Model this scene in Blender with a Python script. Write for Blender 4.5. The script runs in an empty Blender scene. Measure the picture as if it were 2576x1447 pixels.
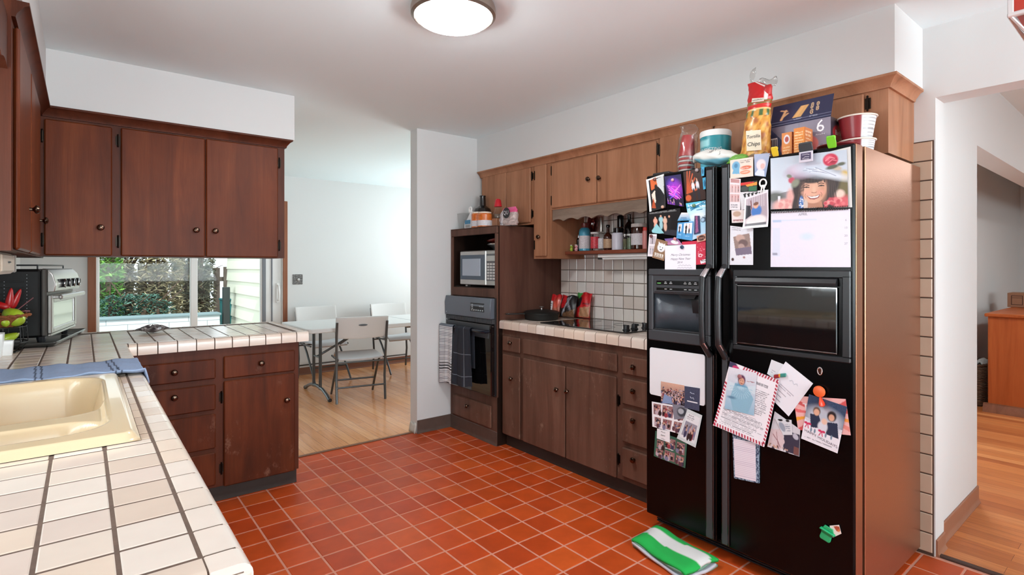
import bpy, math, random
import numpy as np
from mathutils import Vector, Matrix
rnd = random.Random(7)
SC = bpy.context.scene
COL = SC.collection
# ---------------------------------------------------------------- camera model (pixels of the 2576x1447 photo)
FP, CY, EYE = 1347.66, 672.42, 1.33
A = math.atan2(.6250, .7806)
FW = (math.sin(A), math.cos(A)); RT = (math.cos(A), -math.sin(A))
def ray(u, v):
    k = (u - 1288) / FP
    return (FW[0] + RT[0]*k, FW[1] + RT[1]*k, -(v - CY) / FP)
def onz(u, v, z): r = ray(u, v); t = (z - EYE)/r[2]; return Vector((r[0]*t, r[1]*t, z))
def onx(u, v, x): r = ray(u, v); t = x/r[0]; return Vector((x, r[1]*t, EYE + r[2]*t))
def ony(u, v, y): r = ray(u, v); t = y/r[1]; return Vector((r[0]*t, y, EYE + r[2]*t))
# ---------------------------------------------------------------- colour and materials
def lin(c): c /= 255.0; return c/12.92 if c <= .04045 else ((c + .055)/1.055)**2.4
def S(r, g, b): return (lin(r), lin(g), lin(b))
class NT:
    def __init__(s, name):
        s.m = bpy.data.materials.new(name); s.m.use_nodes = True
        s.t = s.m.node_tree; s.t.nodes.clear()
        s.o = s.n('ShaderNodeOutputMaterial'); s.b = s.n('ShaderNodeBsdfPrincipled')
        s.l(s.b.outputs[0], s.o.inputs[0])
    def n(s, k, **kw):
        x = s.t.nodes.new(k)
        for a, v in kw.items(): setattr(x, a, v)
        return x
    def l(s, a, b): s.t.links.new(a, b)
    def set(s, **kw):
        for k, v in kw.items():
            i = s.b.inputs[k.replace('_', ' ')]
            i.default_value = (*v, 1) if isinstance(v, tuple) and len(v) == 3 else v
    def coords(s, sc=(1, 1, 1), rot=(0, 0, 0)):
        t = s.n('ShaderNodeTexCoord'); m = s.n('ShaderNodeMapping')
        m.inputs['Scale'].default_value = sc; m.inputs['Rotation'].default_value = rot
        s.l(t.outputs['Object'], m.inputs[0]); return m.outputs[0]
    def noise(s, vec, scale, detail=4, rough=.55, dist=0):
        x = s.n('ShaderNodeTexNoise'); x.inputs['Scale'].default_value = scale
        x.inputs['Detail'].default_value = detail; x.inputs['Roughness'].default_value = rough
        x.inputs['Distortion'].default_value = dist
        s.l(vec, x.inputs['Vector']); return x.outputs[0]
    def ramp(s, f, stops):
        r = s.n('ShaderNodeValToRGB'); e = r.color_ramp.elements
        while len(e) < len(stops): e.new(.5)
        for x, (p, c) in zip(e, stops): x.position = p; x.color = (*c, 1)
        s.l(f, r.inputs[0]); return r.outputs[0]
    def mix(s, f, a, b, mode='MIX'):
        x = s.n('ShaderNodeMix', data_type='RGBA', blend_type=mode)
        for v, i in ((f, 0), (a, 6), (b, 7)):
            if isinstance(v, tuple): x.inputs[i].default_value = (*v, 1)
            elif isinstance(v, (int, float)): x.inputs[i].default_value = v
            else: s.l(v, x.inputs[i])
        return x.outputs[2]
    def bump(s, h, st=.2, d=.01):
        x = s.n('ShaderNodeBump'); x.inputs['Strength'].default_value = st; x.inputs['Distance'].default_value = d
        s.l(h, x.inputs['Height']); s.l(x.outputs[0], s.b.inputs['Normal'])
MATS = {}
def mk(name, c, rough=.5, metal=0, var=0, vs=30, bump=0, bs=200, coat=0, spec=.5):
    if name in MATS: return MATS[name]
    t = NT(name); t.set(Roughness=rough, Metallic=metal, Coat_Weight=coat, Specular_IOR_Level=spec)
    if var or bump: cv = t.coords()
    if var:
        f = t.noise(cv, vs)
        t.l(t.ramp(f, [(.25, tuple(x*(1-var) for x in c)), (.75, tuple(min(1, x*(1+var)) for x in c))]), t.b.inputs['Base Color'])
    else: t.set(Base_Color=c)
    if bump: t.bump(t.noise(cv, bs, 2), bump, .004)
    MATS[name] = t.m; return t.m
def wood(name, dark, mid, light, sc=(8, 8, .7), rough=.42, blotch=.5, scuff=None, coat=.03):
    t = NT(name); cv = t.coords(sc)
    g = t.noise(cv, 1.3, 5, .55, .9)
    fine = t.noise(t.coords((sc[0]*14, sc[1]*14, sc[2]*7)), 2.0, 3)
    c = t.ramp(g, [(.22, dark), (.5, mid), (.82, light)])
    c = t.mix(t.ramp(fine, [(.35, (.16,)*3), (.62, (0, 0, 0))]), c, dark)
    big = t.noise(t.coords(), 2.6, 3)
    c = t.mix(t.ramp(big, [(.35, (0, 0, 0)), (.7, (blotch,)*3)]), c, dark)
    if scuff:
        s2 = t.noise(t.coords((10, 10, 5)), 2.0, 8, .75)
        m2 = t.noise(t.coords(), 4.5, 2)
        f = t.mix(1.0, t.ramp(s2, [(.56, (0, 0, 0)), (.7, (.7,)*3)]), t.ramp(m2, [(.48, (0, 0, 0)), (.68, (1,)*3)]), 'MULTIPLY')
        c = t.mix(f, c, scuff)
    t.l(c, t.b.inputs['Base Color']); t.set(Roughness=rough, Coat_Weight=coat, Coat_Roughness=.3, Specular_IOR_Level=.14)
    t.bump(fine, .12, .003); MATS[name] = t.m; return t.m
def attr_mat(name, rough=.5, coat=0, nz=0, ns=40, bump=0, spec=.5):
    t = NT(name); a = t.n('ShaderNodeAttribute', attribute_name='Col'); c = a.outputs['Color']
    if nz:
        f = t.noise(t.coords(), ns, 3)
        c = t.mix(1.0, c, t.ramp(f, [(.3, (1-nz,)*3), (.7, (1, 1, 1))]), 'MULTIPLY')
    t.l(c, t.b.inputs['Base Color']); t.set(Roughness=rough, Coat_Weight=coat, Coat_Roughness=.08, Specular_IOR_Level=spec)
    if bump: t.bump(t.noise(t.coords(), 90, 3), bump, .002)
    MATS[name] = t.m; return t.m
def glass_thin(name, tint=(1, 1, 1), gloss=.12, rough=.02):
    t = NT(name); tr = t.n('ShaderNodeBsdfTransparent'); tr.inputs[0].default_value = (*tint, 1)
    gl = t.n('ShaderNodeBsdfGlossy'); gl.inputs[1].default_value = rough
    lw = t.n('ShaderNodeLayerWeight'); lw.inputs[0].default_value = .5; fr = t.n('ShaderNodeMath', operation='POWER'); fr.inputs[1].default_value = 4; t.l(lw.outputs['Facing'], fr.inputs[0])
    ad = t.n('ShaderNodeMath', operation='ADD'); ad.inputs[1].default_value = gloss; t.l(fr.outputs[0], ad.inputs[0])
    mx = t.n('ShaderNodeMixShader'); t.l(ad.outputs[0], mx.inputs[0]); t.l(tr.outputs[0], mx.inputs[1]); t.l(gl.outputs[0], mx.inputs[2])
    t.l(mx.outputs[0], t.o.inputs[0]); MATS[name] = t.m; return t.m
def emit(name, c, st):
    t = NT(name); t.set(Base_Color=c, Emission_Color=c, Emission_Strength=st); MATS[name] = t.m; return t.m
# ---------------------------------------------------------------- mesh builder
class MB:
    def __init__(s): s.v = []; s.f = []; s.m = []; s.c = []; s.usecol = False
    def add(s, vs, fs, mi=0, col=None):
        b = len(s.v); s.v += [tuple(v) for v in vs]
        if col is not None: s.usecol = True
        if isinstance(col, list): s.c += col
        else: s.c += [col or (1, 1, 1)]*len(vs)
        for f in fs: s.f.append([b+i for i in f]); s.m.append(mi)
        return s
    def box(s, a, b, bev=0, mi=0, col=None):
        c = [(x0+x1)/2 for x0, x1 in zip(a, b)]; h = [abs(x1-x0)/2 for x0, x1 in zip(a, b)]
        return s.obox(c, (h[0], 0, 0), (0, h[1], 0), (0, 0, h[2]), bev, mi, col)
    def obox(s, c, U, V, W, bev=0, mi=0, col=None):
        c, U, V, W = Vector(c), Vector(U), Vector(V), Vector(W)
        L = (U.length, V.length, W.length); bev = min(bev, .98*min(L))
        if bev <= 0:
            vs = [c + U*i + V*j + W*k for i in (-1, 1) for j in (-1, 1) for k in (-1, 1)]
            return s.add(vs, [(0,1,3,2),(4,6,7,5),(0,4,5,1),(2,3,7,6),(0,2,6,4),(1,5,7,3)], mi, col)
        q = [1 - bev/l for l in L]; vs = []; ix = {}
        for i in (-1, 1):
            for j in (-1, 1):
                for k in (-1, 1):
                    for a in range(3):
                        e = [i*q[0], j*q[1], k*q[2]]; e[a] = (i, j, k)[a]
                        ix[(i, j, k, a)] = len(vs); vs.append(c + U*e[0] + V*e[1] + W*e[2])
        fs = []
        for a in range(3):
            b1, b2 = (a+1) % 3, (a+2) % 3
            for sg in (-1, 1):
                f = []
                for p, r in ((-1, -1), (1, -1), (1, 1), (-1, 1)):
                    k = [0, 0, 0]; k[a] = sg; k[b1] = p; k[b2] = r; f.append(ix[(*k, a)])
                fs.append(f)
            for p in (-1, 1):
                for r in (-1, 1):
                    f = []
                    for e, ax in ((-1, b1), (1, b1), (1, b2), (-1, b2)):
                        k = [0, 0, 0]; k[a] = e; k[b1] = p; k[b2] = r; f.append(ix[(*k, ax)])
                    fs.append(f)
        for i in (-1, 1):
            for j in (-1, 1):
                for k in (-1, 1): fs.append([ix[(i, j, k, a)] for a in range(3)])
        return s.add(vs, fs, mi, col)
    def lathe(s, prof, base=(0, 0, 0), axis=(0, 0, 1), n=16, mi=0, col=None, sx=1, sy=1, colfn=None):
        base = Vector(base); ax = Vector(axis).normalized()
        t = Vector((1, 0, 0)) if abs(ax.x) < .9 else Vector((0, 1, 0))
        X = (t - ax*t.dot(ax)).normalized(); Y = ax.cross(X)
        vs = []; cs = []
        for r, h in prof:
            for i in range(n):
                th = 2*math.pi*i/n
                vs.append(base + ax*h + X*(r*sx*math.cos(th)) + Y*(r*sy*math.sin(th)))
                if colfn: cs.append(colfn(th, h))
        fs = []
        for j in range(len(prof)-1):
            for i in range(n): fs.append((j*n+i, j*n+(i+1) % n, (j+1)*n+(i+1) % n, (j+1)*n+i))
        fs.append(list(range(n))[::-1]); fs.append([(len(prof)-1)*n+i for i in range(n)])
        return s.add(vs, fs, mi, cs if colfn else col)
    def cyl(s, p0, p1, r, r1=None, n=12, mi=0, col=None):
        p0, p1 = Vector(p0), Vector(p1); d = p1 - p0
        return s.lathe([(r, 0), (r if r1 is None else r1, d.length)], p0, d, n, mi, col)
    def ball(s, c, r, n=12, mi=0, col=None, sz=1, axis=(0, 0, 1)):
        m = max(6, n//2+1)
        pr = [(max(1e-5, r*math.sin(math.pi*i/m)), -r*sz*math.cos(math.pi*i/m)) for i in range(m+1)]
        return s.lathe(pr, c, axis, n, mi, col)
    def tube(s, pts, r, n=8, mi=0, col=None, closed=False):
        P = [Vector(p) for p in pts]; N = len(P); vs = []; up = None
        for i in range(N):
            a = P[i-1] if (i or closed) else P[i]; b = P[(i+1) % N] if (i < N-1 or closed) else P[i]
            d = (b-a).normalized()
            if up is None: up = Vector((0, 0, 1)) if abs(d.z) < .9 else Vector((1, 0, 0))
            X = (up - d*up.dot(d))
            if X.length < 1e-4: X = Vector((1, 0, 0)).cross(d)
            X.normalize(); Y = d.cross(X); up = X
            rr = r[i] if isinstance(r, (list, tuple)) else r
            for k in range(n):
                th = 2*math.pi*k/n; vs.append(P[i] + X*(rr*math.cos(th)) + Y*(rr*math.sin(th)))
        fs = []
        for j in range(N if closed else N-1):
            j2 = (j+1) % N
            for i in range(n): fs.append((j*n+i, j*n+(i+1) % n, j2*n+(i+1) % n, j2*n+i))
        if not closed: fs += [list(range(n))[::-1], [(N-1)*n+i for i in range(n)]]
        return s.add(vs, fs, mi, col)
    def prism(s, poly, ext, mi=0, col=None):
        P = [Vector(p) for p in poly]; E = Vector(ext); n = len(P)
        return s.add(P + [p+E for p in P], [list(range(n))[::-1], list(range(n, 2*n))] + [(i, (i+1) % n, n+(i+1) % n, n+i) for i in range(n)], mi, col)
    def grid(s, P, mi=0, col=None, wrap=False):
        ny, nx = len(P), len(P[0]); fs = []
        for j in range(ny-1):
            for i in range(nx if wrap else nx-1):
                i2 = (i+1) % nx; fs.append((j*nx+i, j*nx+i2, (j+1)*nx+i2, (j+1)*nx+i))
        return s.add([p for r in P for p in r], fs, mi, [c for r in col for c in r] if col and isinstance(col[0], list) else col)
    def build(s, name, mats, parent=None, local=False, ang=32, solid=0, bevel=0, subsurf=0):
        if not isinstance(mats, (list, tuple)): mats = [mats]
        vs = s.v
        if parent is not None and not local:
            b = WORLD[parent.name].inverted()
            vs = [tuple(b @ Vector(v)) for v in vs]
        me = bpy.data.meshes.new(name); me.from_pydata(vs, [], s.f)
        for m in mats: me.materials.append(m)
        me.polygons.foreach_set('material_index', s.m)
        if s.usecol:
            ca = me.color_attributes.new('Col', 'FLOAT_COLOR', 'POINT')
            ca.data.foreach_set('color', [x for c in s.c for x in (*c[:3], 1)])
        import bmesh
        bm = bmesh.new(); bm.from_mesh(me); bmesh.ops.recalc_face_normals(bm, faces=bm.faces); bm.to_mesh(me); bm.free()
        me.polygons.foreach_set('use_smooth', [True]*len(me.polygons))
        me.set_sharp_from_angle(angle=math.radians(ang))
        o = bpy.data.objects.new(name, me); COL.objects.link(o)
        if parent is not None: o.parent = parent; WORLD[o.name] = WORLD[parent.name]
        else: WORLD[o.name] = Matrix()
        if subsurf: md = o.modifiers.new('s', 'SUBSURF'); md.levels = md.render_levels = subsurf
        if solid: md = o.modifiers.new('t', 'SOLIDIFY'); md.thickness = solid; md.offset = 0
        if bevel: md = o.modifiers.new('b', 'BEVEL'); md.width = bevel; md.segments = 2; md.limit_method = 'ANGLE'
        return o
WORLD = {}
def thing(name, label, cat, loc=(0, 0, 0), rz=0, group=None):
    o = bpy.data.objects.new(name, None); COL.objects.link(o)
    o.location = loc; o.rotation_euler = (0, 0, rz); o.empty_display_size = .05
    WORLD[o.name] = Matrix.Translation(Vector(loc)) @ Matrix.Rotation(rz, 4, 'Z')
    return tag(o, label, cat, group)
def tag(o, label, cat, group=None):
    o['label'] = label; o['category'] = cat
    if group: o['group'] = group
    return o
def struct(name, mb, mats, parent=None, **kw):
    o = mb.build(name, mats, parent, **kw)
    if parent is None: o['kind'] = 'structure'
    return o
def bx(name, a, b, mat, parent=None, bev=0, **kw): return MB().box(a, b, bev).build(name, mat, parent, **kw)
# ---------------------------------------------------------------- lettering
TXT = {}
def glyphs(s):
    if s not in TXT:
        cu = bpy.data.curves.new('t', 'FONT'); cu.body = s; cu.size = 1; cu.resolution_u = 2; cu.align_x = 'CENTER'; cu.align_y = 'CENTER'
        ob = bpy.data.objects.new('t', cu); COL.objects.link(ob)
        bpy.context.view_layer.update()
        me = bpy.data.meshes.new_from_object(ob.evaluated_get(bpy.context.evaluated_depsgraph_get()))
        TXT[s] = ([tuple(v.co) for v in me.vertices], [list(p.vertices) for p in me.polygons])
        bpy.data.objects.remove(ob); bpy.data.curves.remove(cu); bpy.data.meshes.remove(me)
    return TXT[s]
def text(mb, s, c, U, V, size, col=None, mi=0, sx=1, shear=0, fn=None):
    """letters on a plane: c centre, U right, V up (unit vectors); fn bends a point onto a curved face"""
    vs, fs = glyphs(s); c, U, V = Vector(c), Vector(U), Vector(V)
    P = [c + U*((x + shear*y)*size*sx) + V*(y*size) for x, y, z in vs]
    if fn: P = [fn(p) for p in P]
    mb.add(P, fs, mi, col)
# ---------------------------------------------------------------- printed pictures
def paint(nx, ny, layers, seed=1):
    X, Y = np.meshgrid(np.linspace(0, 1, nx), np.linspace(0, 1, ny))
    C = np.ones((ny, nx, 3)); rs = np.random.RandomState(seed)
    def put(m, c):
        nonlocal C
        C = C*(1-m[..., None]) + np.array(c)[None, None]*m[..., None]
    for L in layers:
        k = L[0]
        if k == 'bg': C[:] = L[1]
        elif k == 'g': f = (Y if L[3] == 'y' else X)[..., None]; C = np.array(L[1])*(1-f) + np.array(L[2])*f
        elif k == 'e':
            _, cx, cy, rx, ry, c = L[:6]; soft = L[6] if len(L) > 6 else .15; an = L[7] if len(L) > 7 else 0
            dx, dy = X-cx, Y-cy; ca, sa = math.cos(an), math.sin(an)
            d = np.sqrt(((dx*ca+dy*sa)/rx)**2 + ((-dx*sa+dy*ca)/ry)**2); put(np.clip((1+soft-d)/(2*soft), 0, 1), c)
        elif k == 'r': put(((X >= L[1]) & (X <= L[3]) & (Y >= L[2]) & (Y <= L[4])).astype(float), L[5])
        elif k == 'p':
            m = np.zeros_like(X, bool); pts = L[1]; j = len(pts)-1
            for i in range(len(pts)):
                (xi, yi), (xj, yj) = pts[i], pts[j]
                if yi != yj: m ^= ((yi > Y) != (yj > Y)) & (X < (xj-xi)*(Y-yi)/(yj-yi)+xi)
                j = i
            put(m.astype(float), L[2])
        elif k == 'l':
            pts, w, c = L[1:4]; m = np.zeros_like(X)
            for (x0, y0), (x1, y1) in zip(pts, pts[1:]):
                l2 = (x1-x0)**2+(y1-y0)**2+1e-9; t = np.clip(((X-x0)*(x1-x0)+(Y-y0)*(y1-y0))/l2, 0, 1)
                d = np.hypot(X-x0-t*(x1-x0), Y-y0-t*(y1-y0)); m = np.maximum(m, np.clip((w-d)/(w*.5)+.5, 0, 1))
            put(m, c)
        elif k == 'lines':   # rows of small print
            _, x0, y0, x1, y1, n, c = L[:7]
            for i in range(n):
                yc = y0+(y1-y0)*(i+.5)/n; hh = (y1-y0)/n*.24; e = x1-(x1-x0)*.25*rs.rand()
                m = ((np.abs(Y-yc) < hh) & (X > x0) & (X < e)).astype(float)
                m *= np.repeat((rs.rand(ny, nx//3+1) > .22), 3, axis=1)[:, :nx]
                put(m*.75, c)
        elif k == 'crowd':   # heads and bodies of a far crowd
            _, x0, y0, x1, y1, n, pal = L[:7]
            for i in range(n):
                cx, cy = x0+(x1-x0)*rs.rand(), y0+(y1-y0)*(i/n); s = (.02+.03*(i/n))*(L[7] if len(L) > 7 else 1)
                cc = pal[rs.randint(len(pal))]
                d = np.sqrt(((X-cx)/(s*1.2))**2+((Y-cy-s*2.2)/(s*2.4))**2); put((d < 1).astype(float), cc)
                d = np.hypot((X-cx)/(s*.62), (Y-cy)/(s*.8)); put((d < 1).astype(float), S(200, 160, 140) if rs.rand() > .3 else S(60, 45, 40))
        elif k == 'n': C = np.clip(C*(1 + L[1]*(rs.rand(ny, nx, 1)-.5)*2), 0, 1)
    return C
def person(cx, top, h, shirt, hair=S(45, 30, 25), legs=S(30, 30, 40), skin=S(215, 165, 140)):
    s = h*.5
    return [('e', cx, top+h*.34, s*.22, h*.2, shirt), ('e', cx, top+h*.72, s*.17, h*.3, legs), ('e', cx, top+h*.09, s*.12, h*.1, hair),
            ('e', cx, top+h*.11, s*.085, h*.075, skin)]
def card(name, label, cat, q, layers, off=.002, n=(60, 60), curl=0, th=.0006, mat='print', group=None, parent=None, seed=1, N=(-1, 0, 0), extra=None, x=None):
    """q: four 3-D corners tl tr br bl on the door; a sheet with its own printed picture"""
    tl, tr, br, bl = [Vector(p) for p in q]; N = Vector(N); nx, ny = n
    C = paint(nx, ny, layers, seed); mb = MB(); P = []; B = []
    for j in range(ny):
        f = j/(ny-1); row = []; rb = []
        for i in range(nx):
            e = i/(nx-1); p = (tl*(1-e)+tr*e)*(1-f) + (bl*(1-e)+br*e)*f
            z = off + curl*(max(0, f-.55)/.45)**2 + curl*.5*(max(0, .12-e)/.12)**2
            row.append(p + N*(z+th)); rb.append(p + N*z)
        P.append(row); B.append(rb)
    mb.grid(P, 0, [[tuple(C[j, i]) for i in range(nx)] for j in range(ny)])
    edge = [(0, i) for i in range(nx)] + [(j, nx-1) for j in range(1, ny)] + [(ny-1, i) for i in range(nx-2, -1, -1)] + [(j, 0) for j in range(ny-2, 0, -1)]
    k = len(edge); mb.add([P[j][i] for j, i in edge] + [B[j][i] for j, i in edge], [(a, (a+1) % k, k+(a+1) % k, k+a) for a in range(k)], 0, tuple(C[0, 0]))
    st = max(1, ny//12); mb.grid([B[j] for j in range(ny)], 0, tuple(C[0, 0]))
    if extra: extra(mb)
    o = mb.build(name, MATS[mat], parent)
    return tag(o, label, cat, group) if parent is None else o
# ================================================================ materials
WALL = mk('wall_paint', S(212, 213, 212), .6, var=.012, vs=1.5, bump=.03, bs=350)
CEILM = mk('ceiling_paint', S(233, 247, 250), .7, var=.01, vs=1.2)
WHITE = mk('white_plastic', S(235, 235, 233), .35)
WOOD = wood('cabinet_wood', S(76, 32, 14), S(110, 52, 24), S(138, 72, 36))
WOODF = wood('cabinet_frame_wood', S(62, 31, 20), S(88, 44, 28), S(102, 55, 36), blotch=.3)
WOODB = wood('worn_cabinet_wood', S(78, 54, 44), S(110, 78, 64), S(132, 98, 82), scuff=S(165, 140, 120), rough=.42)
WOODBF = wood('worn_frame_wood', S(70, 48, 39), S(98, 68, 56), S(116, 84, 71), scuff=S(140, 115, 98), blotch=.3, rough=.45)
WOODLIT = wood('cabinet_wood_lit_copy', S(136, 92, 66), S(170, 120, 90), S(190, 138, 106), blotch=.3)  # lit copy of the cabinet wood: stronger light put into its colour
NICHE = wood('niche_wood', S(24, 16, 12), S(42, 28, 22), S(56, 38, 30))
DRESS = wood('dresser_wood', S(150, 72, 34), S(178, 92, 46), S(196, 110, 60), blotch=.15)
CASING = wood('casing_wood', S(120, 76, 56), S(150, 98, 74), S(172, 118, 92), blotch=.15)
SHELFW = wood('shelf_wood', S(96, 48, 34), S(140, 78, 58), S(164, 98, 74), sc=(14, 1.4, 14))
BRASS = mk('aged_bronze', S(96, 78, 66), .22, 1, var=.3, vs=60)
HINGE = mk('dark_hinge', S(40, 32, 27), .35, .9)
TILEM = attr_mat('counter_tile_glaze', .26, .2, nz=.05, ns=14)
BSM = attr_mat('wall_tile_glaze', .18, .4, nz=.04, ns=14)
FLM = attr_mat('quarry_tile', .42, 0, nz=.2, ns=9, bump=.05, spec=.32)
PRINT = attr_mat('print', .35, .1)
PAINTED = attr_mat('packaging', .35, .15)
CLOTH = attr_mat('cloth', .95, bump=.5)
GROUTC = mk('counter_grout', S(98, 78, 66), .9, var=.2, vs=60)
GROUTW = mk('wall_grout', S(120, 108, 98), .9)
GROUTF = mk('floor_grout', S(206, 140, 118), .9, var=.1, vs=20)
def hardwood(name, cols, mort, rough=.24, coat=.3):
    t = NT(name); b = t.n('ShaderNodeTexBrick', offset=.37, offset_frequency=2, squash=1.0)
    v = t.coords((1, 1, 1), (0, 0, math.pi/2)); t.l(v, b.inputs['Vector'])
    b.inputs['Color1'].default_value = (0, 0, 0, 1); b.inputs['Color2'].default_value = (1, 1, 1, 1); b.inputs['Mortar'].default_value = (.5, .5, .5, 1)
    for k, x in (('Scale', 1), ('Mortar Size', .0008), ('Mortar Smooth', .2), ('Bias', 0), ('Brick Width', 1.3), ('Row Height', .082)): b.inputs[k].default_value = x
    c = t.ramp(b.outputs['Color'], [(i/(len(cols)-1), c) for i, c in enumerate(cols)])
    g = t.noise(t.coords((38, 1.6, 1)), 2.0, 5, .6, .8)
    c = t.mix(t.ramp(g, [(.3, (.4,)*3), (.55, (0, 0, 0))]), c, mort)
    c = t.mix(b.outputs['Fac'], c, tuple(x*.55 for x in mort))
    t.l(c, t.b.inputs['Base Color']); t.set(Roughness=rough, Coat_Weight=coat, Coat_Roughness=.12)
    MATS[name] = t.m; return t.m
OAK = hardwood('oak_boards', [S(204, 134, 84), S(232, 170, 118), S(218, 150, 98), S(242, 186, 136)], S(160, 92, 50))
OAK2 = hardwood('red_oak_boards', [S(168, 90, 42), S(204, 124, 66), S(186, 106, 54), S(216, 142, 84)], S(126, 60, 26), .5, .03)
VINYL = mk('cove_base_vinyl', S(88, 72, 64), .4, var=.12, vs=25)
VINYLD = mk('toe_kick_vinyl', S(48, 34, 27), .7, var=.15, vs=25)
HALLBASE = mk('hall_cove_base', S(148, 98, 74), .45, var=.06, vs=12)
BLACK = mk('black_gloss', S(16, 16, 18), .12, spec=.6)
BLACKT = mk('black_textured', S(4, 4, 5), .22, bump=.08, bs=420, spec=.2)
BLACKP = mk('black_plastic', S(30, 31, 34), .38)
CHAR = mk('charcoal_plastic', S(58, 60, 64), .42)
IRON = mk('cast_iron', S(34, 33, 31), .5, .3, bump=.2, bs=300)
DARKGLASS = mk('smoked_glass', S(14, 14, 16), .05, spec=.8, coat=.4)
STEEL = mk('brushed_steel', S(190, 188, 184), .3, .9, var=.05, vs=8)
CHROME = mk('chrome', S(225, 225, 228), .1, 1)
SIDE_REFLECT = mk('bronze_reflection_side', S(176, 126, 98), .33, .9, bump=.12, bs=260)  # bronze base colour paints floor reflections onto black refrigerator sides
GLASS = glass_thin('clear_glass', (.98, .985, .985), .03)
PANE = glass_thin('door_pane', (.95, .98, .97), .006)
FILM = glass_thin('clear_film', (.93, .93, .92), .16, .12)
TUBEM = mk('grey_steel_tube', S(92, 96, 98), .3, .7)
RESIN = mk('grey_resin', S(206, 205, 203), .5, bump=.06, bs=260)
SEATM = mk('grey_resin_seat', S(186, 187, 190), .5, bump=.06, bs=260)
LAMP = emit('lit_diffuser', (.95, .985, 1.0), 100)
LAMPD = emit('dim_diffuser', (1.0, .97, .93), 26)
# ================================================================ the setting
XW, XL, YB = 3.055, -.46, 6.8
CE = 2.44
def tiles(mb, O, U, V, N, nu, nv, pu, pv, g, th, bev, colfn, skip=None):
    O, U, V, N = [Vector(x) for x in (O, U, V, N)]
    for i in range(nu):
        for j in range(nv):
            if skip and skip(i, j): continue
            a0, a1, b0, b1 = i*pu+g/2, (i+1)*pu-g/2, j*pv+g/2, (j+1)*pv-g/2
            ring = lambda d, h: [O+U*(a0+d)+V*(b0+d)+N*h, O+U*(a1-d)+V*(b0+d)+N*h, O+U*(a1-d)+V*(b1-d)+N*h, O+U*(a0+d)+V*(b1-d)+N*h]
            fs = [(8, 9, 10, 11)]
            for k in range(4): k2 = (k+1) % 4; fs += [(k, k2, 4+k2, 4+k), (4+k, 4+k2, 8+k2, 8+k)]
            mb.add(ring(0, 0)+ring(0, th-bev*.6)+ring(bev, th), fs, 1, colfn(i, j))
def jit(c, a, r=rnd):
    k = 1+(r.random()-.5)*2*a; return tuple(min(1, x*k) for x in c)
# --- kitchen floor
P = .1561
FLCOL = [S(200, 78, 28), S(194, 72, 25), S(208, 88, 34), S(190, 70, 26), S(204, 82, 33), S(197, 76, 25)]
mb = MB().box((XL-.1, -3.6, -.05), (3.075, 3.862, -.0012))
yo = onz(1160+605*640/2523, 1080+915*640/2523, 0)      # a grout crossing in the photo fixes the grid
ox, oy = yo.x - 17*P, yo.y - 35*P
def flskip(i, j):
    x0, y0 = ox+i*P, oy+j*P; return x0 < XL-.05 or x0 > 3.02 or y0+P > 3.8605 or y0 < -3.6
tiles(mb, (ox, oy, -.006), (1, 0, 0), (0, 1, 0), (0, 0, 1), 31, 49, P, P, .0058, .006, .0035, lambda i, j: jit(rnd.choice(FLCOL), .07), flskip)
j = int((3.862-oy)/P)                                    # cut tiles against the wood floor
for i in range(31):
    if XL < ox+i*P < 3.0:
        a, b = oy+j*P+.003, 3.858
        if b-a > .01: mb.box((ox+i*P+.003, a, -.006), (ox+(i+1)*P-.003, b, 0), .003, 1, jit(rnd.choice(FLCOL), .07))
struct('floor', mb, [GROUTF, FLM], ang=20)
struct('floor_dining', MB().box((-.6, 3.862, -.05), (4.6, 6.95, 0)), OAK)
struct('floor_hall', MB().box((3.075, -3.6, -.05), (9.6, 1.45, 0)), OAK2)
struct('trim_1', MB().box((XL, 3.845, 0), (2.09, 3.875, .006), .003), mk('threshold', S(120, 78, 52), .5))
struct('trim_2', MB().box((3.06, -1.2, 0), (3.095, .70, .008), .004), mk('threshold_dark', S(60, 36, 26), .5))
struct('ceiling', MB().box((-.6, -3.75, CE), (9.7, 6.95, CE+.1)), CEILM)
# --- walls
WT = .14
mb = MB().box((XW, .705, 0), (XW+WT, 3.925, CE)).box((XW, -1.2, 2.11), (XW+WT, .705, CE)).box((XW, -3.6, 0), (XW+WT, -1.2, CE))
struct('wall_range', mb, WALL)
mb = MB().box((XW+WT, .722, 0), (3.95, .85, CE)).box((3.95, .722, 2.02), (9.6, .85, CE))
struct('wall_hall', mb, WALL)
struct('wall_alcove', MB().box((XW+WT, 1.32, 0), (9.6, 1.45, CE)).box((3.82, .85, 0), (3.95, 1.32, CE)), WALL)
struct('wall_east', MB().box((9.6, -3.6, 0), (9.7, 1.45, CE)), WALL)
struct('wall_pillar', MB().box((2.083, 3.815, 0), (4.6, 3.925, CE)), WALL)
mb = MB().box((-.6, YB, 0), (.09, YB+.15, CE)).box((1.90, YB, 0), (4.6, YB+.15, CE)).box((.09, YB, 2.07), (1.90, YB+.15, CE))
struct('wall_back', mb, WALL)
mb = MB().box((-.6, -3.6, 0), (XL, .95, CE)).box((-.6, 2.0, 0), (XL, YB, CE)).box((-.6, .95, 0), (XL, 2.0, 1.08)).box((-.6, .95, 1.98), (XL, 2.0, CE))
struct('wall_left', mb, WALL)
mb = MB().box((-.6, -3.75, 0), (-.3, -3.6, CE)).box((2.95, -3.75, 0), (4.4, -3.6, CE)).box((8.4, -3.75, 0), (9.7, -3.6, CE)).box((4.4, -3.75, 0), (8.4, -3.6, .8)).box((4.4, -3.75, 2.15), (8.4, -3.6, CE)).box((-.3, -3.75, 0), (2.95, -3.6, .4)).box((-.3, -3.75, 2.3), (2.95, -3.6, CE))
struct('wall_front', mb, WALL)
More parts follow.
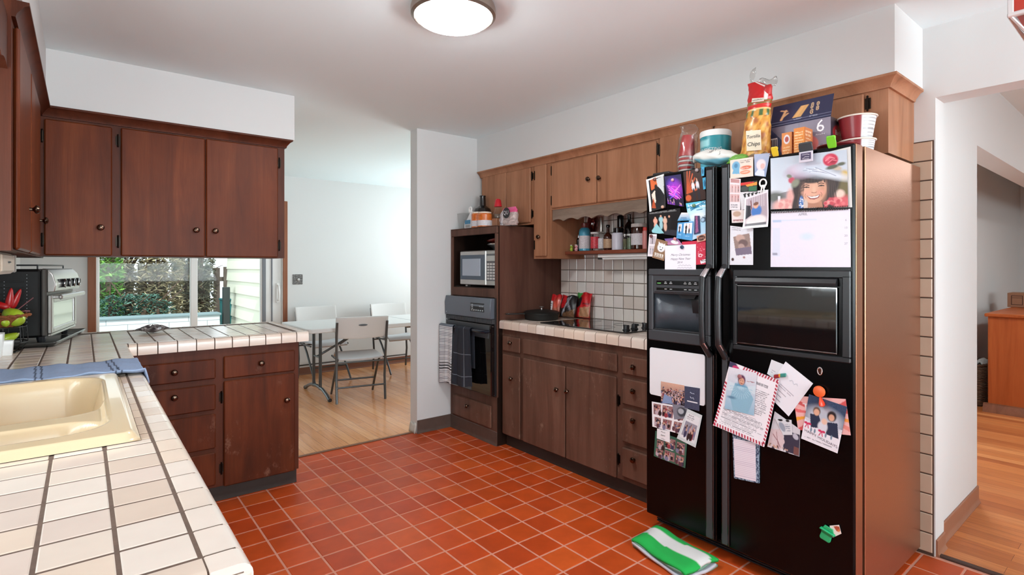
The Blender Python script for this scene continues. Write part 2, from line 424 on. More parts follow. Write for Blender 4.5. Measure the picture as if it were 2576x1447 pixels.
mb = MB().box((4.6, 3.815, 0), (4.7, 4.6, CE)).box((4.6, 6.3, 0), (4.7, 6.95, CE)).box((4.6, 4.6, 0), (4.7, 6.3, .8)).box((4.6, 4.6, 2.1), (4.7, 6.3, CE))
struct('wall_dining_right', mb, WALL)
# --- soffits above the wall cabinets
struct('wall_soffit_range', MB().box((2.665, .753, 2.153), (XW, 3.815, CE)), WALL)
struct('wall_soffit_peninsula', MB().box((-.147, 3.593, 2.153), (1.07, 3.985, CE)), WALL)
struct('wall_soffit_left', MB().box((XL, -1.5, 2.153), (-.147, 3.985, CE)), WALL)
# --- baseboards
def cove(name, p0, p1, nrm, h, t, mat):
    p0, p1, n = Vector(p0), Vector(p1), Vector(nrm)
    prof = [(0, 0), (t*2.2, 0), (t*2.2, .004), (t*1.2, .014), (t, .03), (t, h-.004), (t*.5, h), (0, h)]
    mb = MB().prism([p0 + n*a + Vector((0, 0, b)) for a, b in prof], p1-p0); return struct(name, mb, mat)
cove('baseboard_pillar', (2.083, 3.8145, 0), (2.40, 3.8145, 0), (0, -1, 0), .105, .005, VINYL)
cove('baseboard_dining', (1.96, YB-.0005, 0), (4.6, YB-.0005, 0), (0, -1, 0), .088, .012, mk('dining_base', S(116, 72, 52), .5))
cove('baseboard_hall', (3.20, .7215, 0), (3.955, .7215, 0), (0, -1, 0), .095, .007, HALLBASE)
cove('baseboard_jamb', (3.06, .7045, 0), (3.19, .7045, 0), (0, -1, 0), .075, .007, HALLBASE)
cove('baseboard_alcove', (3.95, 1.3195, 0), (9.6, 1.3195, 0), (0, -1, 0), .095, .007, HALLBASE)
mb = MB().grid([[(2.083-.012*(1-k)-.004, 3.82+.02*i, .075*k*(1+.15*math.sin(i*2))) for i in range(6)] for k in (0, .3, .7, 1)])
struct('trim_3', mb, mk('peeling_base', S(200, 195, 186), .7), solid=.006)
# --- tiled splash on the range wall
BSC = [S(238, 230, 222), S(230, 222, 216), S(240, 234, 228), S(224, 210, 200), S(234, 224, 218)]
p = .0925
mb = MB().box((XW-.006, 1.70, .925), (XW, 3.168, 1.74))
tiles(mb, (XW-.005, 3.166, .9375), (0, -1, 0), (0, 0, 1), (-1, 0, 0), 16, 9, p, p, .0055, .006, .0035, lambda i, j: jit(rnd.choice(BSC), .05))
struct('wall_range_tiles', mb, [GROUTW, BSM], ang=20)
mb = MB().box((XW-.006, .71, 0), (XW, 1.70, 1.915))
tiles(mb, (XW-.005, .712, .012), (0, 1, 0), (0, 0, 1), (-1, 0, 0), 2, 21, .105, .0905, .0055, .006, .003, lambda i, j: jit(S(196, 172, 150), .06))
struct('wall_fridge_tiles', mb, [mk('dark_grout', S(80, 58, 46), .9), BSM], ang=20)
# --- windows (unseen; all but the sink one added to let light in) and the patio door
def window(name, a, b, ax):
    """white framed window: a, b opposite corners of the hole, ax the thin axis"""
    mb = MB(); t = .045; lo, hi = list(a), list(b); o = 1-ax if ax < 2 else 0
    def bar(o0, o1, z0, z1):
        p, q = [0, 0, 0], [0, 0, 0]; p[ax], q[ax] = lo[ax]+.04, hi[ax]-.04; p[o], q[o] = o0, o1; p[2], q[2] = z0, z1; mb.box(p, q, .004)
    bar(lo[o], lo[o]+t, lo[2], hi[2]); bar(hi[o]-t, hi[o], lo[2], hi[2]); bar(lo[o]+t, hi[o]-t, lo[2], lo[2]+t); bar(lo[o]+t, hi[o]-t, hi[2]-t, hi[2])
    m = (lo[o]+hi[o])/2; bar(m-.02, m+.02, lo[2]+t, hi[2]-t)
    w = struct(name, mb, WHITE)
    p, q = list(a), list(b); c = (a[ax]+b[ax])/2; p[ax], q[ax] = c-.003, c+.003; p[o] += t; q[o] -= t; p[2] += t; q[2] -= t
    MB().box(p, q).build('pane', PANE, w)
window('window_1', (-.6, .95, 1.08), (XL, 2.0, 1.98), 0)
window('window_added_front', (-.3, -3.75, .4), (2.95, -3.6, 2.3), 1)  # made-up window behind the camera, added to flood the kitchen with light
window('window_added_hall', (4.4, -3.75, .8), (8.4, -3.6, 2.15), 1)  # made-up window, added because the hall came out too dark
window('window_added_dining', (4.6, 4.6, .8), (4.7, 6.3, 2.1), 0)  # made-up window out of view, added to light the dining room
# sliding patio door in the back wall
x0, x1, zt = .09, 1.90, 2.07
mb = MB()
for a, b in (((x0, YB+.0, 0), (x0+.022, YB+.13, zt)), ((x1-.022, YB, 0), (x1, YB+.13, zt)), ((x0+.022, YB, zt-.05), (x1-.022, YB+.13, zt)), ((x0+.022, YB, 0), (x1-.022, YB+.13, .035))): mb.box(a, b, .004)
door = struct('door_1', mb, WHITE)
def sash(a0, a1, y, l, r, z0=.04, z1=zt-.055):
    m = MB()
    for p, q in (((a0, y, z0), (a0+l, y+.045, z1)), ((a1-r, y, z0), (a1, y+.045, z1)), ((a0+l, y, z0), (a1-r, y+.045, z0+.09)), ((a0+l, y, z1-.08), (a1-r, y+.045, z1))): m.box(p, q, .005)
    s = m.build('sash', WHITE, door)
    MB().box((a0+l-.005, y+.018, z0+.085), (a1-r+.005, y+.026, z1-.075)).build('pane', PANE, s); return s
sash(.113, .99, YB+.075, .018, .062)
s2 = sash(.925, 1.877, YB+.02, .068, .235)
MB().box((1.66, YB+.008, .04), (1.70, YB+.022, 2.0), .004).box((1.76, YB+.008, .04), (1.775, YB+.022, 2.0), .003).build('weather_strip', mk('grey_strip', S(120, 124, 130), .5), s2)
MB().tube([(1.835, YB+.018, .92), (1.835, YB-.02, .94), (1.84, YB-.03, 1.02), (1.835, YB-.02, 1.10), (1.835, YB+.018, 1.12)], .009).box((1.815, YB+.005, .90), (1.855, YB+.021, 1.14), .004).build('door_handle', WHITE, s2)
MB().box((x0-.055, YB-.018, 0), (x0+.012, YB, zt+.06), .004).box((x1-.012, YB-.018, 0), (x1+.04, YB, zt+.06), .004).box((x0+.012, YB-.018, zt), (x1-.012, YB, zt+.06), .004).build('door_casing', CASING, door)
# ================================================================ cabinets
def knob(p, n, parent, r=.016, mat=None):
    pr = [(.006, 0), (.0055, .008), (.008, .012), (r, .018), (r*1.02, .022), (r*.8, .028), (r*.3, .031)]
    return MB().lathe(pr, p, n, 14).build('knob', mat or BRASS, parent)
def hinge(p, n, parent):
    """exposed butterfly hinge standing beside a door edge: p centre, n outward"""
    n = Vector(n); s = Vector((n.y, n.x, 0)); p = Vector(p); mb = MB()
    mb.cyl(p+n*.006-Vector((0, 0, .028)), p+n*.006+Vector((0, 0, .028)), .0042, n=8).obox(p+n*.001, s*.011, n*.0012, Vector((0, 0, .024)))
    for z in (-.031, .031): mb.ball(p+n*.006+Vector((0, 0, z)), .0045, 8)
    return mb.build('hinge', HINGE, parent)
class Front:
    """places doors and drawers on a cabinet face; ax='x' (face at x=c looking -x, across = y) or 'y' (face at y=c looking -y, across = x)"""
    def __init__(s, ax, c, unit, mat, th=.016, k=1): s.ax, s.c, s.u, s.mat, s.th, s.k = ax, c, unit, mat, th, k
    def pt(s, a, d, z): return (s.c-d, a, z) if s.ax == 'x' else (a, s.c-d, z)
    @property
    def n(s): return (-1, 0, 0) if s.ax == 'x' else (0, -1, 0)
    def panel(s, name, a0, a1, z0, z1, kn=(), hg=(), bev=.006):
        k = s.k; a0, a1 = min(a0, a1)*k, max(a0, a1)*k; z0, z1 = EYE+(z0-EYE)*k, EYE+(z1-EYE)*k
        kn, hg = [[(a*k, EYE+(z-EYE)*k) for a, z in q] for q in (kn, hg)]
        o = MB().box(s.pt(a0, .0008, z0), s.pt(a1, s.th, z1), bev).build(name, s.mat, s.u)
        for a, z in kn: knob(s.pt(a, s.th, z), s.n, o)
        for a, z in hg: hinge(s.pt(a, .002, z), s.n, o)
        return o
# ---- wall cabinets over the range wall (face at x = 2.70)
FX = 2.70
def upper(name, label, y0, y1, z0, z1, extra=None, mat=WOODLIT):
    t = thing(name, label, 'cabinet', (FX+.17, (y0+y1)/2, z0))
    mb = MB().box((FX, y0, z0), (XW-.001, y1, z1)); 
    if extra: extra(mb)
    mb.build('body', mat, t); return t
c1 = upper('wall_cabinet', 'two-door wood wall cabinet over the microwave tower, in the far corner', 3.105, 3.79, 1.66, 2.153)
f = Front('x', FX, c1, WOODLIT)
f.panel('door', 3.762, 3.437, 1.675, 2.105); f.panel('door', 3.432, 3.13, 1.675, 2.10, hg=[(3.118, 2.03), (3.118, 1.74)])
c2 = upper('wall_cabinet', 'narrow tall one-door wood wall cabinet between the microwave tower and the hood', 2.905, 3.103, 1.394, 2.153, mat=WOODLIT)
f = Front('x', FX, c2, WOODLIT); f.panel('door', 3.078, 2.95, 1.41, 2.10, kn=[(3.018, 1.558)], hg=[(3.088, 2.03), (3.088, 1.5)])
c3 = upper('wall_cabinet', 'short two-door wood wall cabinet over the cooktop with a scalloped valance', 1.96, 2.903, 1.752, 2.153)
f = Front('x', FX, c3, WOODLIT)
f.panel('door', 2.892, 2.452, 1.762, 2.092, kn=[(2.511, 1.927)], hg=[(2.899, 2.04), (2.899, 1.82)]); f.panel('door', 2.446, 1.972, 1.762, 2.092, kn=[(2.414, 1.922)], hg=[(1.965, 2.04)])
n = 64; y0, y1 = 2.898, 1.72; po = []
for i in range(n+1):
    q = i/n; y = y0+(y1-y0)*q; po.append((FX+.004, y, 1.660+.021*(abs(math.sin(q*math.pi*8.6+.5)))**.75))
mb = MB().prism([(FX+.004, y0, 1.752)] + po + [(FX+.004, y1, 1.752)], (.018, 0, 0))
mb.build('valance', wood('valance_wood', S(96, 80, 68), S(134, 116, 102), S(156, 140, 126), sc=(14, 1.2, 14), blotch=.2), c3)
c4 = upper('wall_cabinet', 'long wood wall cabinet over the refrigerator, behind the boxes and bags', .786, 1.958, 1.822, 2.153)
f = Front('x', FX, c4, WOODLIT)
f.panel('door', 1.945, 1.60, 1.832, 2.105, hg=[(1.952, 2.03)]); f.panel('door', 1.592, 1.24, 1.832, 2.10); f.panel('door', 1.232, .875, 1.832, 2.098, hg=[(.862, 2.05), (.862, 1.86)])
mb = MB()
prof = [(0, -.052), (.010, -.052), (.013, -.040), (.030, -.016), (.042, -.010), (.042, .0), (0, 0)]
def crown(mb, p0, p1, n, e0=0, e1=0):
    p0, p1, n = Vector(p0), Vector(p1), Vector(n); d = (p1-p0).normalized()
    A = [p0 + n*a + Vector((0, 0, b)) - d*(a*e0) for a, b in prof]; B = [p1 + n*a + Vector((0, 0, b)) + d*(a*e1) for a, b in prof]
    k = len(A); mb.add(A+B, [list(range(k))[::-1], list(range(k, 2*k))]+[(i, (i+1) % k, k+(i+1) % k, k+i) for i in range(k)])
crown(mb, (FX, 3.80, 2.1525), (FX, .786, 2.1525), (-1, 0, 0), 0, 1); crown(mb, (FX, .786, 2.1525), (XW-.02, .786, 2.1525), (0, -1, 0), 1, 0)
struct('trim_4', mb, WOODLIT)
# ---- spice shelf, its lamp and the cabinet side bracket
sh = MB().box((2.835, 1.72, 1.424), (XW-.008, 2.905, 1.449), .004).build('spice_shelf', SHELFW)
tag(sh, 'narrow wood shelf of bottles and jars above the cooktop', 'shelf')
lt = thing('under_shelf_light', 'white strip light under the spice shelf', 'lamp', (2.92, 2.15, 1.40))
MB().box((2.86, 1.72, 1.396), (2.97, 2.60, 1.4238), .006).build('housing', WHITE, lt); MB().cyl((2.88, 1.75, 1.392), (2.88, 2.56, 1.392), .011).build('lamp_tube', mk('frosted_tube', S(226, 228, 228), .3), lt)
MB().box((2.862, 2.56, 1.385), (2.90, 2.60, 1.398), .003).build('lamp_holder', BLACKP, lt)
# ---- oven tower
OX, T0, T1, TZ = 2.40, 3.172, 3.812, 1.637
tw = thing('oven_cabinet', 'tall dark wood cabinet holding the microwave and the wall oven', 'cabinet', (2.73, 3.49, 0))
mb = MB()
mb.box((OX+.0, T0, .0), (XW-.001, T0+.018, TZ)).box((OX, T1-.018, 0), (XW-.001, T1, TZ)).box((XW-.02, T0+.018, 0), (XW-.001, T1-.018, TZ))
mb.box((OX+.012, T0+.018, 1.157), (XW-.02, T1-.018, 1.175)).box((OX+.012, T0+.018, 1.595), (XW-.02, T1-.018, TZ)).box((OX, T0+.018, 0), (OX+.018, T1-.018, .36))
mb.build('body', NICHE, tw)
mb = MB().box((OX-.004, T0-.003, TZ-.0), (XW-.001, T1+.0, TZ+.006), .002).box((OX-.004, T0-.001, 1.583), (OX+.012, T1-.001, TZ), .004).box((OX-.003, T0-.001, .36), (OX+.012, T0+.03, 1.583), .003).box((OX-.003, T1-.03, .36), (OX+.012, T1-.001, 1.583), .003).box((OX-.003, T0+.03, 1.10), (OX+.012, T1-.03, 1.168), .003).box((OX-.003, T0, .105), (OX-.0005, T1-.001, .36))
mb.build('face_frame', WOODBF, tw)
MB().box((OX+.02, T0-.003, .88), (XW-.002, T0-.0005, TZ)).build('side_panel', wood('tower_side_wood', S(72, 46, 38), S(98, 66, 55), S(112, 78, 65), blotch=.2), tw)
f = Front('x', OX-.003, tw, WOODB); f.panel('drawer', 3.757, 3.23, .118, .288, kn=[(3.528, .233)], bev=.008)
cove('baseboard_tower', (OX-.0005, T1, 0), (OX-.0005, T0, 0), (-1, 0, 0), .105, .005, VINYL)
# ---- stove base cabinets
BX = 2.445
bc = thing('base_cabinet', 'worn dark wood base cabinet under the cooktop with drawers and doors', 'cabinet', (2.74, 2.45, 0))
MB().box((BX, 1.73, .095), (XW-.01, T0-.004, .8748)).box((2.485, 1.73, 0), (XW-.01, T0-.004, .095)).build('body', WOODBF, bc)
f = Front('x', BX, bc, WOODB, k=1.009)
f.panel('drawer', 3.121, 2.922, .718, .826, kn=[(3.013, .786)]); f.panel('door', 3.121, 2.922, .107, .692, kn=[(3.004, .53)])
f.panel('false_front', 2.888, 2.041, .722, .828)
f.panel('door', 2.888, 2.468, .107, .692, kn=[(2.53, .537)]); f.panel('door', 2.459, 2.046, .107, .694, kn=[(2.435, .543)], hg=[(2.035, .56), (2.035, .22)])
for z0, z1, zk in ((.72, .822, .772), (.548, .695, .638), (.332, .522, .473), (.132, .30, .254)): f.panel('drawer', 2.003, 1.80, z0, z1, kn=[(1.91, zk)])
cove('baseboard_range', (2.4845, T0-.01, 0), (2.4845, 1.73, 0), (-1, 0, 0), .092, .003, VINYLD)
# ---- peninsula base and wall cabinets (face looks -y)
PY = 3.385
pc = thing('base_cabinet', 'dark wood peninsula base cabinet with one door and a stack of drawers', 'cabinet', (.6, 3.7, 0))
MB().box((.16, PY, .095), (1.032, 3.98, .8748)).box((.16, 3.43, 0), (1.032, 3.95, .095)).build('body', WOODF, pc)
f = Front('y', PY, pc, wood('peninsula_door_wood', S(56, 24, 12), S(94, 42, 20), S(124, 62, 32), blotch=.55, scuff=S(150, 112, 92)), k=1.003)
for z0, z1, zk in ((.709, .82, .769), (.536, .678, .635), (.321, .514, None), (.115, .298, None)): f.panel('drawer', .205, .577, z0, z1, kn=[(.379, zk)] if zk else ())
f.panel('drawer', .617, 1.004, .702, .828, kn=[(.811, .77)]); f.panel('door', .617, 1.004, .095, .688, kn=[(.953, .534)], hg=[(.607, .6), (.607, .2)])
cove('baseboard_peninsula', (.16, 3.4295, 0), (1.032, 3.4295, 0), (0, -1, 0), .092, .003, VINYLD)
UY = 3.63
pu = thing('wall_cabinet', 'reddish wood three-door cabinet hung over the peninsula', 'cabinet', (.42, 3.79, 1.388))
MB().box((-.172, UY, 1.388), (1.018, 3.95, 2.153)).build('body', WOODF, pu)
f = Front('y', UY, pu, WOOD)
f.panel('door', -.155, .123, 1.392, 2.088, kn=[(.073, 1.542)], hg=[(-.163, 2.0), (-.163, 1.47)])
f.panel('door', .161, .5645, 1.392, 2.092, kn=[(.518, 1.547)], hg=[(.149, 2.02), (.149, 1.47)])
f.panel('door', .5695, .975, 1.392, 2.094, kn=[(.617, 1.546)], hg=[(.985, 2.0), (.985, 1.47)])
lu = thing('wall_cabinet', 'wood wall cabinet on the left wall, running into the corner', 'cabinet', (-.32, 2.9, 1.38))
LY = 2.24
MB().box((XL+.001, LY, 1.381), (-.172, 3.95, 2.153)).build('body', WOODF, lu)
f = Front('x', 0, lu, WOOD)
def lpanel(y0, y1, kn):
    o = MB().box((-.1712, y0, 1.386), (-.156, y1, 2.09), .006).build('door', WOOD, lu)
    knob((-.156, kn, 1.546), (1, 0, 0), o); return o
lpanel(2.30, 2.76, 2.68); lpanel(2.80, 3.35, 3.30)
mb = MB(); crown(mb, (-.172, UY, 2.1525), (1.018, UY, 2.1525), (0, -1, 0), 0, 1); crown(mb, (1.018, UY, 2.1525), (1.018, 3.95, 2.1525), (1, 0, 0), 1, 0); crown(mb, (-.172, LY-.0, 2.1525), (-.172, UY+.001, 2.1525), (1, 0, 0), 0, 0)
struct('trim_5', mb, WOODF)
po = [(-.2, LY-.002-1.25*i/60, 1.925+.022*abs(math.sin(i*.36+.4))**.75) for i in range(61)]
vb = MB().prism([(-.2, LY-.002, 2.10)]+po+[(-.2, LY-1.252, 2.10)], (.02, 0, 0)).build('window_valance', WOODF)
tag(vb, 'scalloped wood valance over the sink window, beside the left cabinet', 'valance')
bxr = thing('hanging_radio', 'small cream box with a drawer front hung under the left wall cabinet', 'radio', (-.3, 2.55, 1.303))
CREAM = mk('cream_plastic', S(206, 192, 176), .45)
MB().box((-.43, 2.30, 1.306), (-.205, 2.76, 1.380), .008).build('case', CREAM, bxr)
MB().box((-.206, 2.34, 1.316), (-.200, 2.72, 1.372), .002).build('front_panel', mk('cream_front', S(190, 176, 160), .4), bxr)
MB().box((-.201, 2.5, 1.345), (-.196, 2.56, 1.35), .001).build('pull', BLACKP, bxr)
MB().box((-.42, 2.762, 1.31), (-.2, 2.80, 1.378), .004).build('speaker_grille', STEEL, bxr)
lb = thing('base_cabinet', 'base cabinet under the sink counter on the left wall', 'cabinet', (-.16, 2.0, 0))
MB().box((XL+.001, .80, .095), (.14, 1.44, .8748)).box((XL+.001, 2.42, .095), (.14, 3.382, .8748)).box((.12, 1.44, .095), (.14, 2.42, .8748)).box((XL+.001, 1.44, .095), (.12, 2.42, .115)).box((XL+.001, .80, 0), (.08, 3.382, .095)).build('body', WOODF, lb)
# ================================================================ tiled worktops
CT, CB, PT = .935, .8755, .0883
CTC = [S(222, 206, 192), S(228, 214, 202), S(214, 194, 178), S(224, 204, 186), S(218, 200, 188)]
ctc = lambda i=0, j=0: jit(rnd.choice(CTC), .035)
def nosing(mb, p, along, out, n, w=.055, pitch=PT, start=0, first=None, last=None):
    """rounded edge tiles: p outer top corner line start, along unit, out unit outward; profile from inner joint over the nose down to the apron"""
    p, al, ou = Vector(p), Vector(along), Vector(out); r = .017
    pr = [(-w+.003, -.012), (-w+.003, -.0012), (-w+.005, 0), (-r, 0)] + [(-r+r*math.sin(a), -r+r*math.cos(a)) for a in (.4, .8, 1.2, 1.5708)] + [(0, CB-CT), (-.012, CB-CT), (-.012, -.012)]
    for i in range(n):
        a0 = start+i*pitch+.0025; a1 = start+(i+1)*pitch-.0025
        if first is not None and i == 0: a0 = first
        if last is not None and i == n-1: a1 = last
        if a1-a0 < .006: continue
        mb.prism([p+al*a0+ou*x+Vector((0, 0, z)) for x, z in pr], al*(a1-a0), 1, ctc())
SX0, SX1, SY0, SY1 = -.43, .103, 1.48, 2.385         # sink outline
ct = thing('tiled_countertop', 'cream tiled worktop with dark grout along the left wall and out over the peninsula', 'countertop', (0, 2.4, CB))
mb = MB(); zt = CT-.0011; E = .012
mb.box((XL+.001, .78+E, CB), (.18-E, SY0+.03, zt)).box((XL+.001, SY1-.03, CB), (.18-E, 3.377, zt)).box((XL+.001, SY0+.03, CB), (SX0+.02, SY1-.03, zt)).box((SX1-.03, SY0+.03, CB), (.18-E, SY1-.03, zt))
mb.box((XL+.001, 3.367, CB), (1.087-E, 4.155-E, zt))
nx0 = 8
def skl(i, j):
    x0, y0 = .125-(i+1)*PT, .835+j*PT
    return (x0+PT > SX0-.0 and x0+PT*.5 < SX1 and y0+PT*.55 > SY0 and y0+PT*.5 < SY1)
tiles(mb, (.125-7*PT, .835, CT-.012), (1, 0, 0), (0, 1, 0), (0, 0, 1), 7, 37, PT, PT, .0058, .012, .002, ctc, lambda i, j: skl(6-i, j) or .125-(7-i)*PT < XL-.04 or .835+(j+1)*PT > 4.10)
tiles(mb, (.125+PT, 3.415, CT-.012), (1, 0, 0), (0, 1, 0), (0, 0, 1), 9, 8, PT, PT, .0058, .012, .002, ctc, lambda i, j: .125+(i+2)*PT > 1.034 or 3.415+(j+1)*PT > 4.102)
for j in range(8): mb.box((.1275, 3.4175+j*PT, CT-.012), (.125+PT-.0025, 3.4125+(j+1)*PT, CT), .002, 1, ctc())
nosing(mb, (.18, .78, CT), (0, 1, 0), (1, 0, 0), 30, start=-.034, first=.004, last=2.572)
nosing(mb, (.18, 3.355, CT), (1, 0, 0), (0, -1, 0), 11, start=-.05, first=.002, last=.904)
nosing(mb, (1.087, 3.36, CT), (0, 1, 0), (1, 0, 0), 9, first=.0575, last=.737)
nosing(mb, (XL, 4.155, CT), (1, 0, 0), (0, 1, 0), 18, last=1.544)
nosing(mb, (XL, .78, CT), (1, 0, 0), (0, -1, 0), 8, start=-.03, first=.003, last=.5825)
y = 1.4565
for i in range(7): mb.box((.125-(i+1)*PT+.003, y, CT-.012), (.125-i*PT-.003, SY0+.006, CT), .002, 1, ctc())
for j in range(12):
    a, b = .835+(7+j)*PT+.003, .835+(8+j)*PT-.003
    if b > SY0+.01 and a < SY1: mb.box((.1025, max(a, SY0+.01), CT-.012), (.1220, b, CT), .002, 1, jit(S(214, 190, 168), .05))
mb.box((.1275, 3.3575, CT-.012), (.1775, 3.4125, CT), .002, 1, ctc()).box((.1265, .7815, CB), (.1775, .79, CT-.014), .002, 1, CTC[1]).box((1.034, 3.4135, CB), (1.0865, 3.36, CT-.014), .002, 1, CTC[1])
mb.build('worktop', [GROUTC, TILEM], ct, ang=28)
# sink: one moulded shell, two bowls
def sdr(x, y, x0, x1, y0, y1, r):
    cx, cy, hx, hy = (x0+x1)/2, (y0+y1)/2, (x1-x0)/2-r, (y1-y0)/2-r
    dx, dy = abs(x-cx)-hx, abs(y-cy)-hy
    return math.hypot(max(dx, 0), max(dy, 0))+min(max(dx, dy), 0)-r
sst = lambda t: (lambda t: t*t*(3-2*t))(min(1, max(0, t)))
def sinkz(x, y):
    z = CT+.0205
    d = sdr(x, y, SX0, SX1, SY0, SY1, .035)
    z -= .019*sst((d+.016)/.016)**1.2
    well = sdr(x, y, -.385, .052, 1.548, 2.33, .11)
    z -= .020*sst(-well/.02)
    for b in ((-.385, .05, 1.55, 1.765, .10), (-.385, .05, 1.835, 2.328, .10)):
        d = sdr(x, y, *b); z -= .165*sst(-d/.05) if d < 0 else 0
    return z
xs = np.linspace(SX0, SX1, 110); ys = np.linspace(SY0, SY1, 190)
sk = MB().grid([[(x, y, sinkz(x, y)) for x in xs] for y in ys]).build('sink', mk('almond_enamel', S(216, 192, 156), .2, coat=.4), ang=70)
tag(sk, 'almond two-bowl drop-in sink in the left worktop', 'sink')
# range worktop
rc = thing('tiled_countertop', 'cream tiled worktop beside the oven tower with the black cooktop set in it', 'countertop', (2.74, 2.45, CB))
mb = MB().box((2.415+E, 1.73, CB), (XW-.008, T0-.005, zt)); RP = .0905
tiles(mb, (2.470, 1.73, CT-.012), (1, 0, 0), (0, 1, 0), (0, 0, 1), 6, 16, RP, RP, .005, .012, .002, ctc, lambda i, j: 1.73+(j+1)*RP > T0-.003)
nosing(mb, (2.415, T0-.004, CT), (0, -1, 0), (-1, 0, 0), 16, pitch=RP, start=-.04, first=.001)
mb.build('worktop', [GROUTC, TILEM], rc, ang=28)
ck = thing('cooktop', 'black glass cooktop with knobs set in the range worktop', 'cooktop', (2.72, 2.45, CT))
MB().box((2.50, 2.05, CT+.0005), (2.985, 2.81, CT+.009), .003).build('glass_top', DARKGLASS, ck)
for i in range(4):
    x = 2.60+.092*i
    MB().lathe([(.024, 0), (.024, .004), (.019, .006), (.018, .026), (.016, .030), (.004, .031)], (x, 2.125+.012*(i % 2), CT+.0095), (0, 0, 1), 16).box((x-.004, 2.105, CT+.03), (x+.004, 2.15, CT+.042), .002).build('knob', BLACKP, ck)
for cx, cy, r in ((2.62, 2.66, .09), (2.86, 2.66, .075), (2.62, 2.33, .075), (2.86, 2.33, .09)): MB().tube([(cx+r*math.cos(a*.1963), cy+r*math.sin(a*.1963), CT+.0092) for a in range(32)], .0007, 5, closed=True).build('burner_ring', CHAR, ck)
# ================================================================ microwave, oven
mw = thing('microwave', 'silver microwave with a grey door window inside the tower niche', 'microwave', (2.62, 3.45, 1.176))
m0, m1, zb, zt2 = 3.205, 3.70, 1.186, 1.462
MB().box((2.435, m0-.012, zb), (2.80, m1, zt2), .008).box((2.45, m0+.03, 1.1755), (2.48, m0+.06, zb)).box((2.45, m1-.06, 1.1755), (2.48, m1-.03, zb)).box((2.74, m0+.03, 1.1755), (2.77, m0+.06, zb)).box((2.74, m1-.06, 1.1755), (2.77, m1-.03, zb)).build('case', STEEL, mw)
d = MB().box((2.415, 3.34, zb+.002), (2.436, m1, zt2-.002), .006).build('door', STEEL, mw)
MB().box((2.411, 3.35, zb+.045), (2.4155, m1-.012, zt2-.035), .002).build('door_bezel', mk('blue_grey_bezel', S(74, 88, 102), .25), d)
MB().box((2.4085, 3.405, zb+.075), (2.412, m1-.045, zt2-.065), .001).build('window', mk('grey_window', S(160, 172, 186), .18, coat=.3), d)
p = MB().box((2.415, m0-.012, zb+.002), (2.436, 3.336, zt2-.002), .006).build('control_panel', STEEL, mw)
MB().box((2.412, m0, zb+.04), (2.4155, 3.33, zt2-.03), .001).build('keypad_plate', mk('keypad_grey', S(96, 98, 100), .4), p)
MB().box((2.410, m0+.01, zt2-.085), (2.4125, 3.32, zt2-.045), .004).build('display', mk('display_grey', S(176, 182, 178), .3), p)
mb = MB()
for r in range(6):
    for c in range(3): mb.box((2.410, m0+.012+.036*c, zb+.05+.022*r), (2.4125, m0+.012+.036*c+.028, zb+.05+.022*r+.014), .001)
mb.build('buttons', mk('button_white', S(196, 198, 196), .4), p)
# dishes on the microwave
def dish(name, label, loc, prof, mat, wave=0, sx=1, sy=1, group=None):
    mb = MB(); n = 28; P = []
    for r, h in prof: P.append([(r*sx*math.cos(2*math.pi*i/n), r*sy*math.sin(2*math.pi*i/n), h+wave*(r/prof[-1][0])**3*math.sin(4*math.pi*i/n)) for i in range(n)])
    mb.grid(P, wrap=True); mb.f.append(list(range(n))); mb.m.append(0)
    o = mb.build(name, mat, local=True, solid=.004, ang=60); o.location = loc; WORLD[o.name] = Matrix.Translation(Vector(loc)); return tag(o, label, 'dish', group)
dish('serving_dish', 'silver rimmed dish with sloped sides on top of the microwave', (2.60, 3.36, 1.4645), [(.075, 0), (.08, .004), (.12, .035), (.155, .05)], CHROME, .004, .8, 1)
dish('serving_plate', 'dark red wavy plate lying on the silver dish', (2.60, 3.36, 1.513), [(.06, .006), (.08, .008), (.12, .02), (.15, .036)], mk('red_glaze', S(112, 34, 26), .25, coat=.3), .010, .8, 1)
ov = thing('wall_oven', 'black built-in wall oven under the microwave', 'oven', (2.5, 3.49, .375))
o0, o1 = 3.176, 3.806
MB().box((2.421, o0+.018, .363), (2.95, o1-.018, 1.094)).box((2.380, o0-.001, .372), (2.396, o1, 1.098), .002).build('body', BLACKP, ov)
p = MB().prism([(2.378, o0-.001, .945), (2.338, o0-.001, .945), (2.334, o0-.001, 1.045), (2.345, o0-.001, 1.098), (2.378, o0-.001, 1.098)], (0, o1-o0+.001, 0)).build('control_panel', mk('oven_panel', S(88, 96, 106), .3, coat=.3), ov, bevel=.004)
MB().box((2.3345, 3.25, .992), (2.3375, 3.43, 1.058), .002).build('display', mk('oven_display', S(24, 26, 30), .15), p)
mb = MB()
for k in range(6): mb.box((2.333, 3.262+.028*k, .998), (2.3346, 3.276+.028*k, 1.008), .0004)
for k in range(3): mb.box((2.333, 3.262+.02*k, 1.03), (2.3346, 3.272+.02*k, 1.038), .0004).box((2.333, 3.395, 1.012+.014*k), (2.3346, 3.415, 1.02+.014*k), .0004)
mb.box((2.333, 3.775, .962), (2.3352, 3.782, .972), .001)
mb.build('display_marks', mk('display_text', S(168, 176, 180), .4), p)
mb = MB()
for k in range(40): mb.box((2.345, o0+.01+.0155*k, .912), (2.372, o0+.02+.0155*k, .94), .001)
mb.box((2.352, o0, .908), (2.378, o1, .943)).build('vent_grille', CHAR, ov)
d = MB().box((2.345, o0, .375), (2.378, o1, .903), .006).build('door', DARKGLASS, ov)
MB().box((2.3425, o0+.02, .80), (2.3455, o1-.02, .895), .001).build('door_top_strip', CHAR, d)
